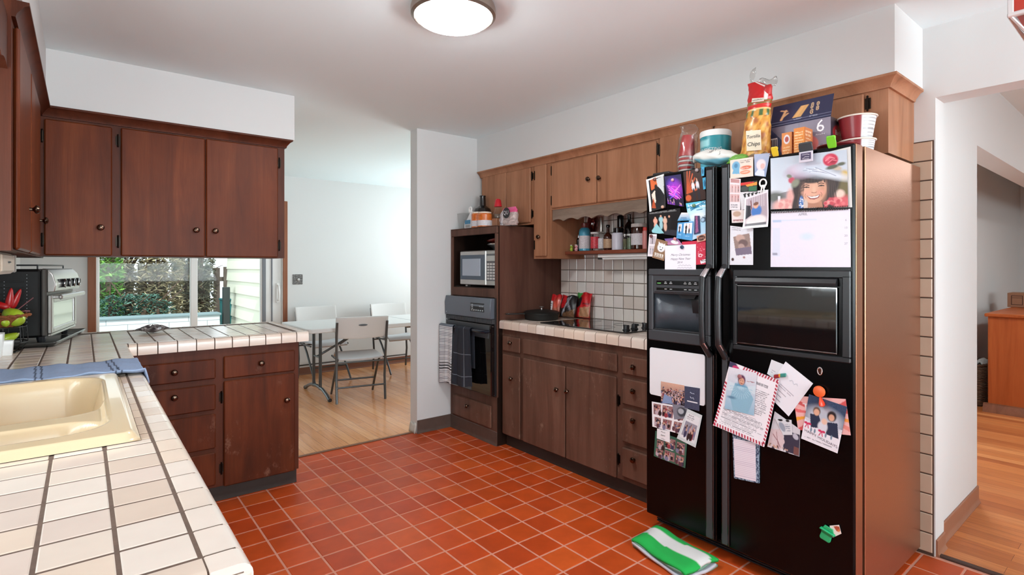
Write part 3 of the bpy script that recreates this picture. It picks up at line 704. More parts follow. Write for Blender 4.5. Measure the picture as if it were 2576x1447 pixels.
h = MB().tube([(2.345, o0+.03, .852), (2.31, o0+.035, .853), (2.298, o0+.06, .853)]+[(2.298, o0+.06+(o1-o0-.12)*i/8, .853) for i in range(1, 9)]+[(2.31, o1-.035, .853), (2.345, o1-.03, .852)], .0125, 12).build('handle', mk('navy_black', S(26, 30, 40), .2), d)
# ---- towels over the oven handle
def drape(name, label, y0, y1, zf, zb_, colfn, skew=0, amp=.006, ph=0, narrow=0, out=.0):
    nx, ny = 34, 330; P = []; C = []; r = .0185; top = .853
    Lf, Lb = top-zf, top-zb_; arc = math.pi*r; L = Lf+arc+Lb
    for j in range(ny):
        s = L*j/(ny-1); row = []; cr = []
        for i in range(nx):
            u = i/(nx-1); d = 0
            if s < Lf: x, z = 2.298-r, zf+s; d = (1-s/Lf)
            elif s < Lf+arc: a = (s-Lf)/r; x, z = 2.298-r*math.cos(a), top+r*math.sin(a)
            else: x, z = 2.298+r, top-(s-Lf-arc); d = .3*(s-Lf-arc)/Lb
            fold = amp*(.25+d)*math.sin(u*9+ph+.6*d)+amp*.5*d*math.sin(u*21+ph*2)
            q = .5+(u-.5)*(1-narrow*(1-d)); y = y0+(y1-y0)*q + skew*(1-d if s < Lf else 1) + .01*d*math.sin(5*u+ph)
            front = s < Lf+arc*.5
            row.append((x-(abs(fold)+out+.002*d if front else -min(abs(fold), .004)), y, z+(.012*math.sin(u*4+ph)*d if front else 0))); cr.append(colfn(u, s/L, s if s < Lf else 9))
        P.append(row); C.append(cr)
    o = MB().grid(P, 0, C).build(name, CLOTH, solid=.0025, ang=80); return tag(o, label, 'towel')
w_, g_, k_ = S(226, 228, 230), S(112, 118, 128), S(28, 30, 36)
def stripe(u, v, s):
    if .10 < s < .17 and (s*1000 % 22) < 9: return k_
    return g_ if (s*1000 % 13) < 4.2 else w_
drape('dish_towel', 'white dish towel with grey stripes hung on the oven handle', 3.60, 3.80, .40, .55, stripe, ph=.4, amp=.008)
n0, n1 = S(34, 38, 48), S(120, 128, 138)
def navy(u, v, s):
    if abs(s-.075) < .003 or abs(s-.24) < .0025 or abs(u-.42) < .012: return n1
    return n0
drape('dish_towel', 'charcoal dish towel with thin pale lines hung on the oven handle', 3.31, 3.585, .425, .56, navy, ph=2.1, amp=.013, narrow=.25, skew=.01)
# ================================================================ refrigerator
RX, RY0, RY1, RZ = 2.25, .762, 1.712, 1.795
YS0, YS1 = 1.300, 1.326          # gap between the doors
fr = thing('refrigerator', 'black side-by-side refrigerator covered in photos, with bronze reflection-coloured sides and an ice dispenser', 'refrigerator', (2.65, 1.235, 0))
MB().box((2.343, .757, .03), (3.035, RY1+.003, 1.7945), .002).build('cabinet_shell', SIDE_REFLECT, fr)
MB().box((2.326, .775, .09), (2.343, RY1-.01, 1.78)).build('door_gasket', BLACKP, fr)
mb = MB().box((2.335, .77, .012), (2.60, RY1-.01, .09))
for k in range(6): mb.box((2.322, .775, .016+.0115*k), (2.337, RY1-.012, .023+.0115*k), .002)
mb.build('kick_grille', BLACKP, fr)
for y in (.80, 1.67):
    MB().cyl((2.45, y-.012, .0152), (2.45, y+.012, .0152), .015).build('roller', BLACKP, fr)
mb = MB().box((RX+.006, RY0, .075), (2.325, YS0, RZ), .008, 0).box((RX, RY0+.0, .075), (RX+.02, YS0-.035, RZ), .006, 0).box((RX+.012, RY0-.0015, .076), (2.324, RY0+.004, RZ-.001), .001, 1)
dR = mb.build('door', [BLACKT, SIDE_REFLECT], fr); dR['label'] = 'wide right refrigerator door with a window hatch'
# left door with the dispenser hole
DY0, DY1, DZ0, DZ1 = 1.372, 1.672, 1.012, 1.292
mb = MB().box((RX, YS1+.03, .075), (2.325, RY1, DZ0), .006).box((RX, YS1+.03, DZ1), (2.325, RY1, RZ), .006).box((RX, DY1, DZ0-.012), (2.325, RY1, DZ1+.012), .006).box((RX, YS1+.03, DZ0-.012), (2.325, DY0, DZ1+.012), .006).box((RX+.006, YS1, .075), (2.325, YS1+.04, RZ), .006).box((2.315, DY0, DZ0), (2.325, DY1, DZ1))
dL = mb.build('door', BLACKT, fr); dL['label'] = 'narrow left freezer door with an ice dispenser'
def handle(ya, yb, dr, yo):
    """one door's grip: slim channel above and below, a rounded bar bowed out between"""
    mb = MB().box((RX-.010, ya, 1.322), (RX+.010, yb, 1.789), .003, 0).box((RX-.010, ya, .085), (RX+.010, yb, .93), .003, 0)
    mb.box((RX-.0125, ya+.007, 1.326), (RX-.009, yb-.007, 1.775), .001, 1).box((RX-.0125, ya+.007, .09), (RX-.009, yb-.007, .925), .001, 1)
    tr = mb.build('handle_channel', [BLACK, CHAR], dr)
    c = (ya+yb)/2; X = [RX-.006, RX-.03, RX-.052, RX-.055]
    pts = [(X[0], c, 1.335), (X[1], c+yo*.4, 1.31), (X[2], c+yo, 1.285), (X[3], c+yo, 1.24)] + [(X[3]-.003, c+yo, 1.24-.19*i/5) for i in range(1, 5)] + [(X[3], c+yo, 1.02), (X[2], c+yo, .985), (X[1], c+yo*.4, .955), (X[0], c, .925)]
    h = MB().tube(pts, .0145, 12).build('handle', BLACKP, dr)
    for z, d in ((1.282, 1), (.99, -1)): MB().tube([(X[2]-.0005, c+yo, z), (X[1]-.004, c+yo*.45, z+.024*d), (X[0]-.006, c+yo*.1, z+.045*d)], [.0158, .0152, .0145], 12).build('handle_bracket', CHROME, h)
handle(1.330, 1.372, dL, .008); handle(1.256, 1.294, dR, .006)
# dispenser
mb = MB(); e = .018
for a, b in (((RX-.008, DY0-.02, DZ0-.05), (RX+.01, DY1+.022, DZ0+.004)), ((RX-.008, DY0-.02, DZ1-.004), (RX+.01, DY1+.022, DZ1+.03)), ((RX-.008, DY1-.006, DZ0), (RX+.01, DY1+.022, DZ1)), ((RX-.008, DY0-.02, DZ0), (RX+.01, DY0+.006, DZ1))): mb.box(a, b, .005)
mb.box((RX-.003, DY0, 1.198), (RX+.03, DY1, DZ1), .004)
dp = mb.build('dispenser_frame', CHAR, dL)
n = 10; P = [[(RX+.012+.045*math.sin(math.pi*min(1, i/3) * .5)*math.sin(math.pi*min(1, (n-i)/3)*.5), DY0+.002+(DY1-DY0-.004)*i/n, z) for i in range(n+1)] for z in (DZ0+.004, 1.2)]
MB().grid(P).build('dispenser_recess', mk('recess_grey', S(78, 84, 92), .3, bump=.2, bs=300), dp, solid=.002, ang=60)
MB().box((RX-.004, DY0+.01, DZ0+.002), (RX+.055, DY1-.01, DZ0+.012), .003).build('drip_tray', BLACKP, dp)
MB().obox((RX+.035, 1.44, 1.15), (.006, 0, .01), (0, .028, 0), (-.008, 0, .034), .003).build('dispenser_paddle', BLACKP, dp)
MB().prism([(RX+.012, 1.43, 1.2), (RX+.012, 1.53, 1.2), (RX+.012, 1.515, 1.178), (RX+.012, 1.445, 1.178)], (.04, 0, 0)).build('ice_chute', BLACKP, dp)
cp = MB().box((RX-.008, DY0+.02, 1.206), (RX-.002, DY1-.014, 1.272), .004).build('control_panel', CHAR, dp)
MB().box((RX-.0092, DY0+.035, 1.243), (RX-.0075, DY1-.03, 1.264), .0005).box((RX-.0092, DY0+.035, 1.216), (RX-.0075, DY1-.03, 1.229), .0005).build('button_strip', BLACK, cp)
mb = MB(); GRN = mk('green_print', S(120, 200, 110), .4); GRY = mk('pale_print', S(190, 196, 196), .4)
mb.box((RX-.0096, 1.615, 1.249), (RX-.009, 1.637, 1.253), 0, 0)
for y in (1.58, 1.55, 1.47, 1.445, 1.415): mb.box((RX-.0096, y, 1.249), (RX-.009, y+.016, 1.252), 0, 1).box((RX-.0096, y+.003, 1.256), (RX-.009, y+.013, 1.2585), 0, 1).box((RX-.0096, y, 1.221), (RX-.009, y+.014, 1.224), 0, 1)
mb.build('panel_marks', [GRN, GRY], cp)
# window hatch in the right door
HY0, HY1, HZ0, HZ1 = .773, 1.238, .968, 1.318
mb = MB(); b = .030
for a, c in (((RX-.010, HY0, HZ1-b), (RX+.005, HY1, HZ1)), ((RX-.010, HY0, HZ0), (RX+.005, HY1, HZ0+b*.7)), ((RX-.010, HY0, HZ0+.02), (RX+.005, HY0+b, HZ1-.02)), ((RX-.010, HY1-b*.6, HZ0+.02), (RX+.005, HY1, HZ1-.02))): mb.box(a, c, .004)
hf = mb.build('hatch_frame', BLACKP, dR)
ha = MB().box((RX-.013, HY0+.045, HZ0+.03), (RX-.002, HY1-.022, 1.252), .003).build('hatch_door', DARKGLASS, hf)
MB().box((RX-.0145, HY0+.045, HZ0+.030), (RX-.012, HY1-.022, HZ0+.034), .0008).box((RX-.0145, HY0+.045, 1.248), (RX-.012, HY1-.022, 1.252), .0008).build('hatch_trim', CHROME, ha)
MB().prism([(RX-.002, HY0+.045, 1.288), (RX-.014, HY0+.045, 1.284), (RX-.024, HY0+.045, 1.268), (RX-.022, HY0+.045, 1.258), (RX-.002, HY0+.045, 1.256)], (0, HY1-HY0-.062, 0)).build('hatch_handle', BLACKP, ha)
for y in (1.64,): MB().box((2.27, y-.05, RZ-.001), (2.36, y+.05, RZ+.014), .005).build('hinge_cover', BLACKP, fr)
# ================================================================ papers, photos and magnets on the refrigerator doors
def fz(ox, oy, sx, sy=None):
    sy = sy or sx
    return lambda *pts: [onx(ox+a/sx, oy+b/sy, RX) for a, b in pts]
fA = fz(1610, 400, 4.82); fB = fz(1760, 360, 4.255); fC = fz(1920, 340, 4.019); fD = fz(1620, 860, 4.2545); fE = fz(1790, 880, 4.133)
BK = S(22, 20, 22); W8 = S(236, 234, 238); SKIN = S(222, 172, 146)
def magnet(label, p, r, mat, off, name='magnet', cat='magnet', group=None):
    p = Vector(p); mb = MB().lathe([(r*.9, 0), (r, .002), (r, .005), (r*.8, .008), (r*.3, .0095)], p+Vector((-off, 0, 0)), (-1, 0, 0), 16)
    return tag(mb.build(name, mat), label, cat, group)
MG = {k: mk('magnet_'+k, c, .35) for k, c in dict(brown=S(104, 62, 52), rose=S(206, 150, 160), grey=S(150, 140, 140), tan=S(200, 160, 138), green=S(88, 120, 84), blue=S(34, 58, 84), pink=S(204, 130, 130), maroon=S(96, 40, 44)).items()}
GPH = 'photos on the freezer door'
def scrawl(mb, c, U, V, w, h, col, r=.0006, seed=3):
    """unreadable handwriting: one looping pen line"""
    rs = random.Random(seed); c, U, V = Vector(c), Vector(U), Vector(V); n = max(6, int(w/h*5))
    mb.tube([c+U*(w*(i/n-.5))+V*(h*(rs.random()-.5)*(1 if i % 2 else -.6)) for i in range(n+1)], r, 4, col=col)
# -- freezer door, upper part
card('photo_print', 'photo of a couple dancing with a white border, top corner of the freezer door', 'photo', fA((80, 252), (292, 182), (316, 592), (128, 642)),
 [('bg', S(28, 26, 28)), ('r', 0, 0, .12, 1, S(225, 225, 225)), ('r', 0, 0, 1, .05, S(225, 222, 220)), ('p', [(.2, .06), (.55, .02), (.6, .3), (.22, .38)], S(206, 100, 52)), ('p', [(.56, .08), (.98, .04), (.95, .6), (.75, .4), (.6, .3)], S(196, 200, 200)), ('e', .5, .30, .08, .07, S(40, 28, 24)), ('p', [(.2, .5), (.42, .4), (.55, .55), (.4, .78), (.25, .7)], S(238, 216, 200)), ('p', [(.45, .35), (.7, .42), (.72, .95), (.48, .95), (.42, .6)], S(18, 18, 22)), ('p', [(.14, .9), (.3, .6), (.42, .95)], S(176, 76, 40)), ('n', .08)], .002, (56, 72), curl=.004)
card('photo_print', 'purple stage photo with violet light beside the dancing couple', 'photo', fA((300, 215), (502, 184), (541, 580), (337, 546)),
 [('g', S(40, 32, 84), S(22, 12, 40), 'y'), ('e', .45, .3, .3, .18, S(96, 60, 190), .5), ('e', .6, .45, .36, .22, S(160, 50, 190), .6)] + [('l', [(rnd.uniform(.1, .5), rnd.uniform(.3, .8)), (rnd.uniform(.4, .9), rnd.uniform(.3, .8))], .014, rnd.choice([S(220, 70, 220), S(120, 90, 240), S(240, 130, 220)])) for _ in range(22)] + [('crowd', .05, .8, .95, .96, 14, [S(110, 50, 160)])], .003, (56, 70))
card('photo_print', 'photo of two people in white shirts before an orange fan wall', 'photo', fA((528, 160), (742, 108), (812, 488), (562, 534)),
 [('bg', S(50, 26, 18))] + [('l', [(.1, .7), (.1+.6*math.cos(a), .7-.75*math.sin(a))], .03, S(188, 84, 44)) for a in (.1, .35, .6, .85, 1.1, 1.35)] + person(.45, .28, .72, S(225, 225, 230)) + person(.68, .26, .74, S(215, 218, 226)) + [('e', .15, .86, .14, .1, S(196, 90, 50)), ('n', .08)], .0025, (60, 66))
for i, q in enumerate((((752, 100), (790, 96), (788, 206), (755, 210)), ((768, 232), (812, 222), (818, 362), (778, 372)))):
    card('magnet_strip', ['upper of the two turquoise strip magnets on the freezer door', 'lower of the two turquoise strip magnets on the freezer door'][i], 'magnet', fA(*q), [('bg', S(60, 160, 200)), ('e', .5, .5, .25, .3, S(24, 90, 130)), ('n', .2)], .005, (12, 26), th=.002)
card('photo_print', 'pale blue winter photo on the freezer door above the red sheet', 'photo', fA((560, 540), (815, 500), (831, 905), (640, 985)),
 [('g', S(90, 190, 220), S(186, 214, 238), 'y'), ('r', 0, .18, 1, .3, S(170, 220, 236)), ('e', .5, .4, .6, .14, S(222, 236, 246), .6)] + [('l', [(rnd.random(), rnd.random()*.25), (rnd.random(), rnd.random()*.25)], .012, rnd.choice([S(40, 120, 160), S(230, 246, 250)])) for _ in range(18)] + [('e', .78, .55, .16, .08, S(70, 90, 112)), ('e', .74, .55, .09, .05, S(160, 190, 214)), ('lines', .6, .44, .98, .5, 2, S(40, 60, 80))], .0028, (56, 70))
card('photo_print', 'black photo of four women laughing on the freezer door', 'photo', fA((104, 652), (492, 596), (500, 942), (120, 892)),
 [('bg', S(16, 15, 17)), ('lines', .05, .02, .95, .1, 2, S(150, 150, 150)), ('r', .5, .78, .98, .99, S(44, 44, 54))] + sum([person(x, t, .62, c, hair=S(20, 14, 12), legs=c) for x, t, c in ((.22, .22, S(226, 160, 140)), (.40, .16, S(150, 190, 198)), (.53, .22, S(210, 170, 150)), (.66, .2, S(26, 26, 28)))], []) + [('p', [(.08, .9), (.25, .55), (.48, .95), (.3, 1), (.1, 1)], S(140, 196, 204)), ('n', .07)], .0032, (80, 64))
card('paper_cutout', 'small blue lampshade-shaped paper cutout on the freezer door', 'paper cutout', fA((512, 652), (592, 652), (622, 746), (464, 752)), [('g', S(226, 226, 226), S(70, 150, 196), 'y'), ('lines', .2, .55, .8, .9, 2, S(40, 90, 140))], .006, (30, 24), th=.0015)
card('photo_folder', 'blue folding photo-booth frame with a black and white couple on the freezer door', 'photo folder', fA((468, 775), (655, 758), (640, 992), (450, 962)),
 [('bg', S(84, 154, 206)), ('r', .33, 0, .36, 1, S(50, 110, 160)), ('r', .06, .1, .28, .56, W8), ('r', .42, .06, .95, .62, W8)] + person(.58, .1, .6, S(60, 50, 50), skin=S(230, 205, 200)) + person(.78, .14, .5, S(226, 190, 190), skin=S(236, 210, 206)) + person(.16, .15, .5, S(40, 40, 44)) + [('lines', .1, .7, .3, .8, 1, S(210, 230, 246)), ('lines', .5, .74, .85, .84, 1, S(210, 230, 246))], .005, (56, 56), th=.002)
card('paper_cutout', 'cutout of a dark suited figure with a patterned tie on the freezer door', 'paper cutout', fA((672, 690), (732, 690), (742, 900), (664, 918)), [('bg', S(52, 58, 92)), ('p', [(.2, 0), (.6, 0), (.7, .9), (.25, .95)], S(150, 90, 130)), ('n', .35)], .006, (20, 40), th=.001)
card('photo_strip', 'white strip of small comic drawings at the freezer door edge', 'photo strip', fA((118, 911), (209, 913), (187, 1186), (96, 1181)), [('bg', S(228, 222, 226)), ('r', .15, .08, .9, .45, S(186, 176, 184)), ('r', .12, .52, .85, .9, S(206, 198, 204))] + person(.5, .12, .34, S(60, 50, 60)) + person(.35, .56, .34, S(80, 70, 80)) + person(.65, .58, .32, S(50, 44, 56)), .003, (26, 60))
card('animal_magnet', 'brown card magnet with a white animal face and letters', 'magnet', fA((206, 966), (341, 1002), (297, 1236), (156, 1196)),
 [('bg', S(140, 108, 82)), ('e', .58, .38, .32, .22, W8), ('p', [(.3, .3), (.28, .1), (.46, .2)], W8), ('p', [(.7, .22), (.86, .12), (.88, .34)], W8), ('e', .48, .36, .04, .03, BK), ('e', .7, .38, .04, .03, BK), ('l', [(.5, .48), (.6, .5), (.68, .47)], .02, BK)] + [('r', .12+.2*k, .7, .28+.2*k, .9, S(230, 224, 214)) for k in range(4)] + [('l', [(.17+.2*k, .74), (.17+.2*k, .86), (.24+.2*k, .86)], .016, S(90, 60, 40)) for k in range(4)], .0035, (46, 56), th=.0025)
card('photo_print', 'small violet photo tucked behind the white note on the freezer door', 'photo', fA((300, 968), (450, 955), (520, 1040), (340, 1042)), [('g', S(90, 80, 150), S(200, 130, 160), 'y'), ('e', .6, .6, .25, .3, W8), ('n', .1)], .0022, (36, 24))
card('paper_sheet', 'glossy red sheet with white lettering beside the white note', 'sheet', fA((512, 1006), (816, 984), (832, 1276), (560, 1290)),
 [('bg', S(200, 54, 78)), ('n', .06)] + [('e', rnd.uniform(.6, 1), rnd.uniform(.1, .7), .012, .01, S(240, 200, 210)) for _ in range(30)] + [('l', [(.62, .62), (.7, .56), (.78, .6), (.72, .68), (.62, .66)], .014, W8), ('p', [(.66, .84), (1, .76), (1, .9), (.68, .97)], W8), ('lines', .7, .81, .97, .9, 1, S(60, 20, 30))], .0027, (60, 50))
card('sticker', 'round brown and cream lettered sticker above the red sheet', 'sticker', fA((698, 935), (805, 905), (818, 985), (706, 1012)), [('bg', S(208, 160, 140)), ('e', .5, .5, .42, .4, S(60, 34, 30)), ('lines', .2, .35, .85, .7, 2, S(226, 170, 150)), ('n', .08)], .0065, (32, 28), th=.002)
def nlines(mb):
    c = fA((495, 1190))[0]
    for s, (x, y), z in (("Merry Christmas", (500, 1163), .0155), ("Happy New Year", (500, 1212), .0155), ("2014", (492, 1255), .014)):
        text(mb, s, fA((x, y))[0]+Vector((-.0062, 0, 0)), (0, -1, .012), (0, 0, 1), z, S(70, 66, 84), shear=.35)
    for k in range(2):
        L = [fA((470+k*-10+j*12, 1290+k*30+6*math.sin(j*2.1+k)))[0]+Vector((-.0062, 0, 0)) for j in range(14-k*-2)]
        mb.tube(L, .0006, 4, col=S(84, 80, 100))
card('greeting_note', 'white handwritten greeting note held by a blue magnet', 'note', fA((312, 1052), (687, 1034), (686, 1351), (310, 1348)), [('bg', S(236, 232, 242)), ('n', .01)], .0055, (16, 16), extra=nlines)
for p, r, k, o, l in (((523, 1070), .0095, 'blue', .0065, 'dark blue round magnet holding the white greeting note'), ((185, 250), .008, 'brown', .004, 'brown round magnet on the dancing couple photo'), ((405, 256), .008, 'rose', .004, 'pink round magnet on the purple stage photo'), ((699, 138), .0085, 'grey', .004, 'grey round magnet on the orange fan photo'), ((285, 583), .008, 'tan', .0045, 'tan round magnet above the four women photo'), ((663, 566), .0085, 'green', .004, 'green round magnet on the pale blue winter photo'), ((146, 936), .0085, 'maroon', .004, 'maroon round magnet on the comic strip'), ((436, 970), .008, 'pink', .006, 'pink round magnet beside the blue photo-booth frame')):
    magnet(l, fA(p)[0], r, MG[k], o)
# -- freezer door, lower part
wb = MB(); q = fD((70, 50), (676, 150), (672, 694), (62, 556))
yy = (q[0].y+q[3].y)/2; y2 = 1.377; z0, z1 = (q[2].z+q[3].z)/2, (q[0].z+q[1].z)/2; rr = .012
po = []
for cx, cz, a0 in ((yy-rr, z1-rr, 0), (y2+rr, z1-rr, 1), (y2+rr, z0+rr, 2), (yy-rr, z0+rr, 3)):
    for k in range(6): a = (a0+k/5)*math.pi/2; po.append((RX-.0015, cx+rr*math.cos(a), cz+rr*math.sin(a)))
wb.prism(po, (-.003, 0, 0)); tag(wb.build('whiteboard', mk('whiteboard', S(226, 226, 230), .25), bevel=.0008), 'blank white magnetic board on the freezer door below the dispenser', 'whiteboard')
PALC = [S(90, 60, 70), S(150, 60, 70), S(60, 60, 90), S(190, 170, 180), S(40, 34, 38), S(120, 120, 150)]
card('photo_print', 'photo of a crowd at dusk stuck over the whiteboard', 'photo', fD((190, 421), (441, 466), (441, 676), (190, 656)), [('g', S(214, 170, 150), S(60, 50, 56), 'y'), ('crowd', 0, .22, 1, .9, 150, PALC, .8), ('p', [(.05, 1), (.15, .55), (.45, .7), (.5, 1)], S(130, 150, 186)), ('n', .1)], .006, (70, 60))
def tl1(mb):
    for k, y in enumerate((548, 600)): scrawl(mb, fD((524, y))[0]+Vector((-.0068, 0, 0)), (0, -1, -.1), (0, 0, 1), .022, .011, S(206, 212, 226), .0008, k)
card('holiday_card', 'slate blue holiday card with white lettering on the whiteboard edge', 'card', fD((443, 472), (606, 496), (601, 742), (441, 702)), [('bg', S(66, 72, 94)), ('n', .22), ('r', .18, .64, .86, .69, W8)], .0061, (36, 44), extra=tl1)
def frames(cells, bg, extra=()):
    L = [('bg', bg)]
    for x0, y0, x1, y1 in cells:
        L += [('r', x0, y0, x1, y1, S(150, 110, 112)), ('crowd', x0+.02, y0+.02, x1-.02, y1-(y1-y0)*.35, 16, PALC, .9)]
    return L + list(extra)
card('photo_collage', 'white collage sheet of five small group photos on the freezer door', 'photo collage', fD((90, 638), (472, 702), (392, 986), (96, 906)), frames([(.05, .06, .28, .48), (.32, .06, .66, .5), (.72, .1, .97, .5), (.08, .58, .3, .95), (.36, .58, .66, .95), (.72, .58, .97, .95)], W8) + [('n', .06)], .0045, (90, 70))
card('photo_print', 'grey photo of a dark hat shape, behind the snowy framed photo', 'photo', fD((310, 660), (475, 692), (471, 818), (330, 830)), [('bg', S(128, 130, 142)), ('e', .62, .5, .34, .36, S(60, 66, 74)), ('e', .55, .45, .2, .2, S(170, 176, 184)), ('n', .15)], .0052, (40, 34))
card('photo_print', 'tilted photo with a pale snowflake border on the freezer door', 'photo', fD((475, 716), (633, 786), (561, 1131), (360, 1031)), [('bg', S(206, 214, 216)), ('n', .12), ('r', .1, .1, .9, .92, S(226, 228, 232)), ('r', .14, .36, .86, .82, S(150, 150, 164)), ('crowd', .18, .42, .8, .66, 24, PALC, 1.2), ('lines', .15, .12, .6, .3, 3, S(120, 120, 130))], .0066, (60, 64))
def tl2(mb):
    for k, (y, h, r) in enumerate(((966, .006, .0006), (1003, .011, .001), (1038, .005, .0005))): scrawl(mb, fD((214, y))[0]+Vector((-.0078, 0, 0)), (0, -1, -.08), (0, 0, 1), .024, h, S(24, 24, 28), r, k+5)
card('paper_card', 'small white card with black lettering between the two collages', 'card', fD((150, 926), (286, 956), (286, 1078), (147, 1031)), [('bg', W8)], .007, (10, 10), extra=tl2)
card('photo_collage', 'dark green framed collage of group photos, lowest on the freezer door', 'photo collage', fD((126, 952), (466, 1064), (446, 1352), (110, 1222)), frames([(.08, .3, .3, .6), (.34, .1, .66, .46), (.7, .14, .94, .56), (.06, .66, .3, .93), (.34, .6, .66, .93), (.7, .62, .94, .95)], S(58, 100, 84)) + [('lines', .34, .48, .66, .56, 1, W8), ('n', .05)], .003, (84, 72))
# -- right door, upper part
card('paper_sticker', 'cream sticker with a blue bear shape, at the top of the right door', 'sticker', fB((336, 187), (581, 150), (582, 356), (338, 385)), [('bg', S(232, 212, 198)), ('e', .26, .36, .18, .26, S(110, 170, 204)), ('p', [(.08, .75), (.2, .4), (.4, .5), (.42, .8)], S(110, 170, 204)), ('e', .26, .34, .08, .12, S(70, 130, 170)), ('lines', .42, .1, .95, .26, 2, S(60, 50, 50)), ('e', .7, .5, .24, .1, S(214, 110, 76)), ('e', .66, .74, .22, .1, S(226, 134, 96)), ('lines', .5, .45, .9, .8, 3, S(232, 212, 198))], .006, (56, 50), th=.002)
card('photo_print', 'baby photo in a clear zip bag beside the bear sticker', 'photo', fB((588, 122), (757, 108), (712, 362), (592, 348)), [('g', S(170, 180, 206), S(130, 150, 186), 'y'), ('e', .5, .5, .34, .25, S(232, 214, 218)), ('e', .62, .55, .16, .12, S(226, 180, 176)), ('p', [(.05, .9), (.3, .7), (.8, .75), (.9, 1), (.1, 1)], S(214, 220, 236)), ('n', .05)], .003, (40, 52))
card('photo_strip', 'white photo strip of red toned portraits on the right door', 'photo strip', fB((326, 375), (445, 385), (441, 717), (324, 717)), [('bg', S(230, 222, 226)), ('r', .1, .02, .9, .14, S(190, 140, 140)), ('r', .05, .2, .92, .46, S(220, 190, 190)), ('r', .05, .5, .92, .74, S(214, 180, 180))] + sum([person(x, y, .24, S(150, 60, 56), hair=S(110, 50, 44)) for x in (.25, .55, .8) for y in (.2, .5)], []) + [('lines', .15, .8, .8, .95, 2, S(120, 120, 130))], .004, (34, 70))
card('striped_magnet', 'red, yellow and green striped magnet on the right door', 'magnet', fB((448, 428), (628, 402), (626, 520), (446, 522)), [('bg', S(30, 34, 34)), ('p', [(0, 0), (.8, .05), (.75, .3), (0, .32)], S(206, 50, 44)), ('p', [(.3, .3), (1, .1), (1, .4), (.4, .5)], S(224, 150, 56)), ('r', .5, .5, .95, .95, S(50, 110, 76)), ('e', .25, .7, .24, .26, S(64, 72, 70))], .005, (40, 28), th=.003)
sc = MB(); p = fB((688, 440))[0]
for a, b in ((.0, .006), (.0045, .0068)): pass
sc.tube([p+Vector((-.008, .014*math.cos(a), .016*math.sin(a)+.004)) for a in np.linspace(0, 2*math.pi, 19)[:-1]], .0035, 8, closed=True).tube([p+Vector((-.008, .004, -.010)), p+Vector((-.009, .009, -.036))], [.004, .0022], 8).tube([p+Vector((-.008, -.004, -.010)), p+Vector((-.009, -.004, -.038))], [.004, .0022], 8).obox(p+Vector((-.005, 0, -.01)), (.003, 0, 0), (0, .009, 0), (0, 0, .007), .002)
tag(sc.build('scissor_magnet', WHITE), 'white scissor-shaped clip magnet holding the high chair photo', 'magnet')
card('paper_card', 'white card with a dark bunting pattern behind the high chair photo', 'card', fB((442, 528), (742, 500), (738, 640), (450, 720)), [('bg', S(222, 220, 224))] + [('p', [(.1+.14*k, .12), (.22+.14*k, .08), (.17+.14*k, .42)], BK) for k in range(6)] + [('n', .06)], .0048, (44, 30))
card('photo_print', 'curling photo of a baby in a high chair on the right door', 'photo', fB((500, 590), (742, 506), (752, 898), (484, 920)), [('bg', S(226, 220, 226)), ('r', .06, .06, .94, .93, S(176, 160, 170))] + [('r', .1+.1*k, .06, .14+.1*k, .4, S(196, 184, 192)) for k in range(8)] + [('p', [(.06, .25), (.25, .3), (.28, .6), (.06, .7)], S(44, 44, 54)), ('e', .5, .5, .22, .17, S(70, 120, 190)), ('e', .48, .33, .11, .09, SKIN), ('e', .48, .28, .11, .05, S(120, 80, 66)), ('e', .5, .78, .42, .16, S(226, 216, 216)), ('r', .08, .86, .92, .93, S(70, 66, 74)), ('l', [(.25, .15), (.3, .4)], .02, S(120, 60, 60)), ('n', .04)], .0075, (66, 80), curl=.010)
card('paper_card', 'small card with red lettering between the photo strip and the high chair photo', 'card', fB((345, 722), (492, 716), (490, 850), (350, 856)), [('bg', S(228, 216, 214)), ('e', .4, .3, .3, .22, S(190, 160, 140)), ('lines', .1, .65, .95, .95, 1, S(140, 40, 60))], .0035, (34, 30))
card('photo_sheet', 'white sheet with a brown tilted photo, lowest of the small papers on the right door', 'photo', fB((332, 885), (578, 915), (577, 1305), (326, 1304)), [('bg', S(222, 222, 230)), ('p', [(.14, .28), (.84, .14), (.94, .7), (.28, .76)], S(150, 128, 122)), ('e', .45, .3, .2, .1, S(190, 160, 150)), ('e', .58, .42, .2, .1, S(110, 90, 90)), ('e', .5, .52, .14, .08, S(176, 150, 144)), ('p', [(.22, .58), (.92, .5), (.94, .7), (.28, .76)], S(120, 108, 128)), ('e', .13, .86, .06, .04, S(70, 40, 40)), ('e', .62, .8, .05, .03, S(160, 120, 120)), ('lines', .08, .02, .5, .12, 2, S(150, 140, 150)), ('n', .05)], .003, (60, 84))
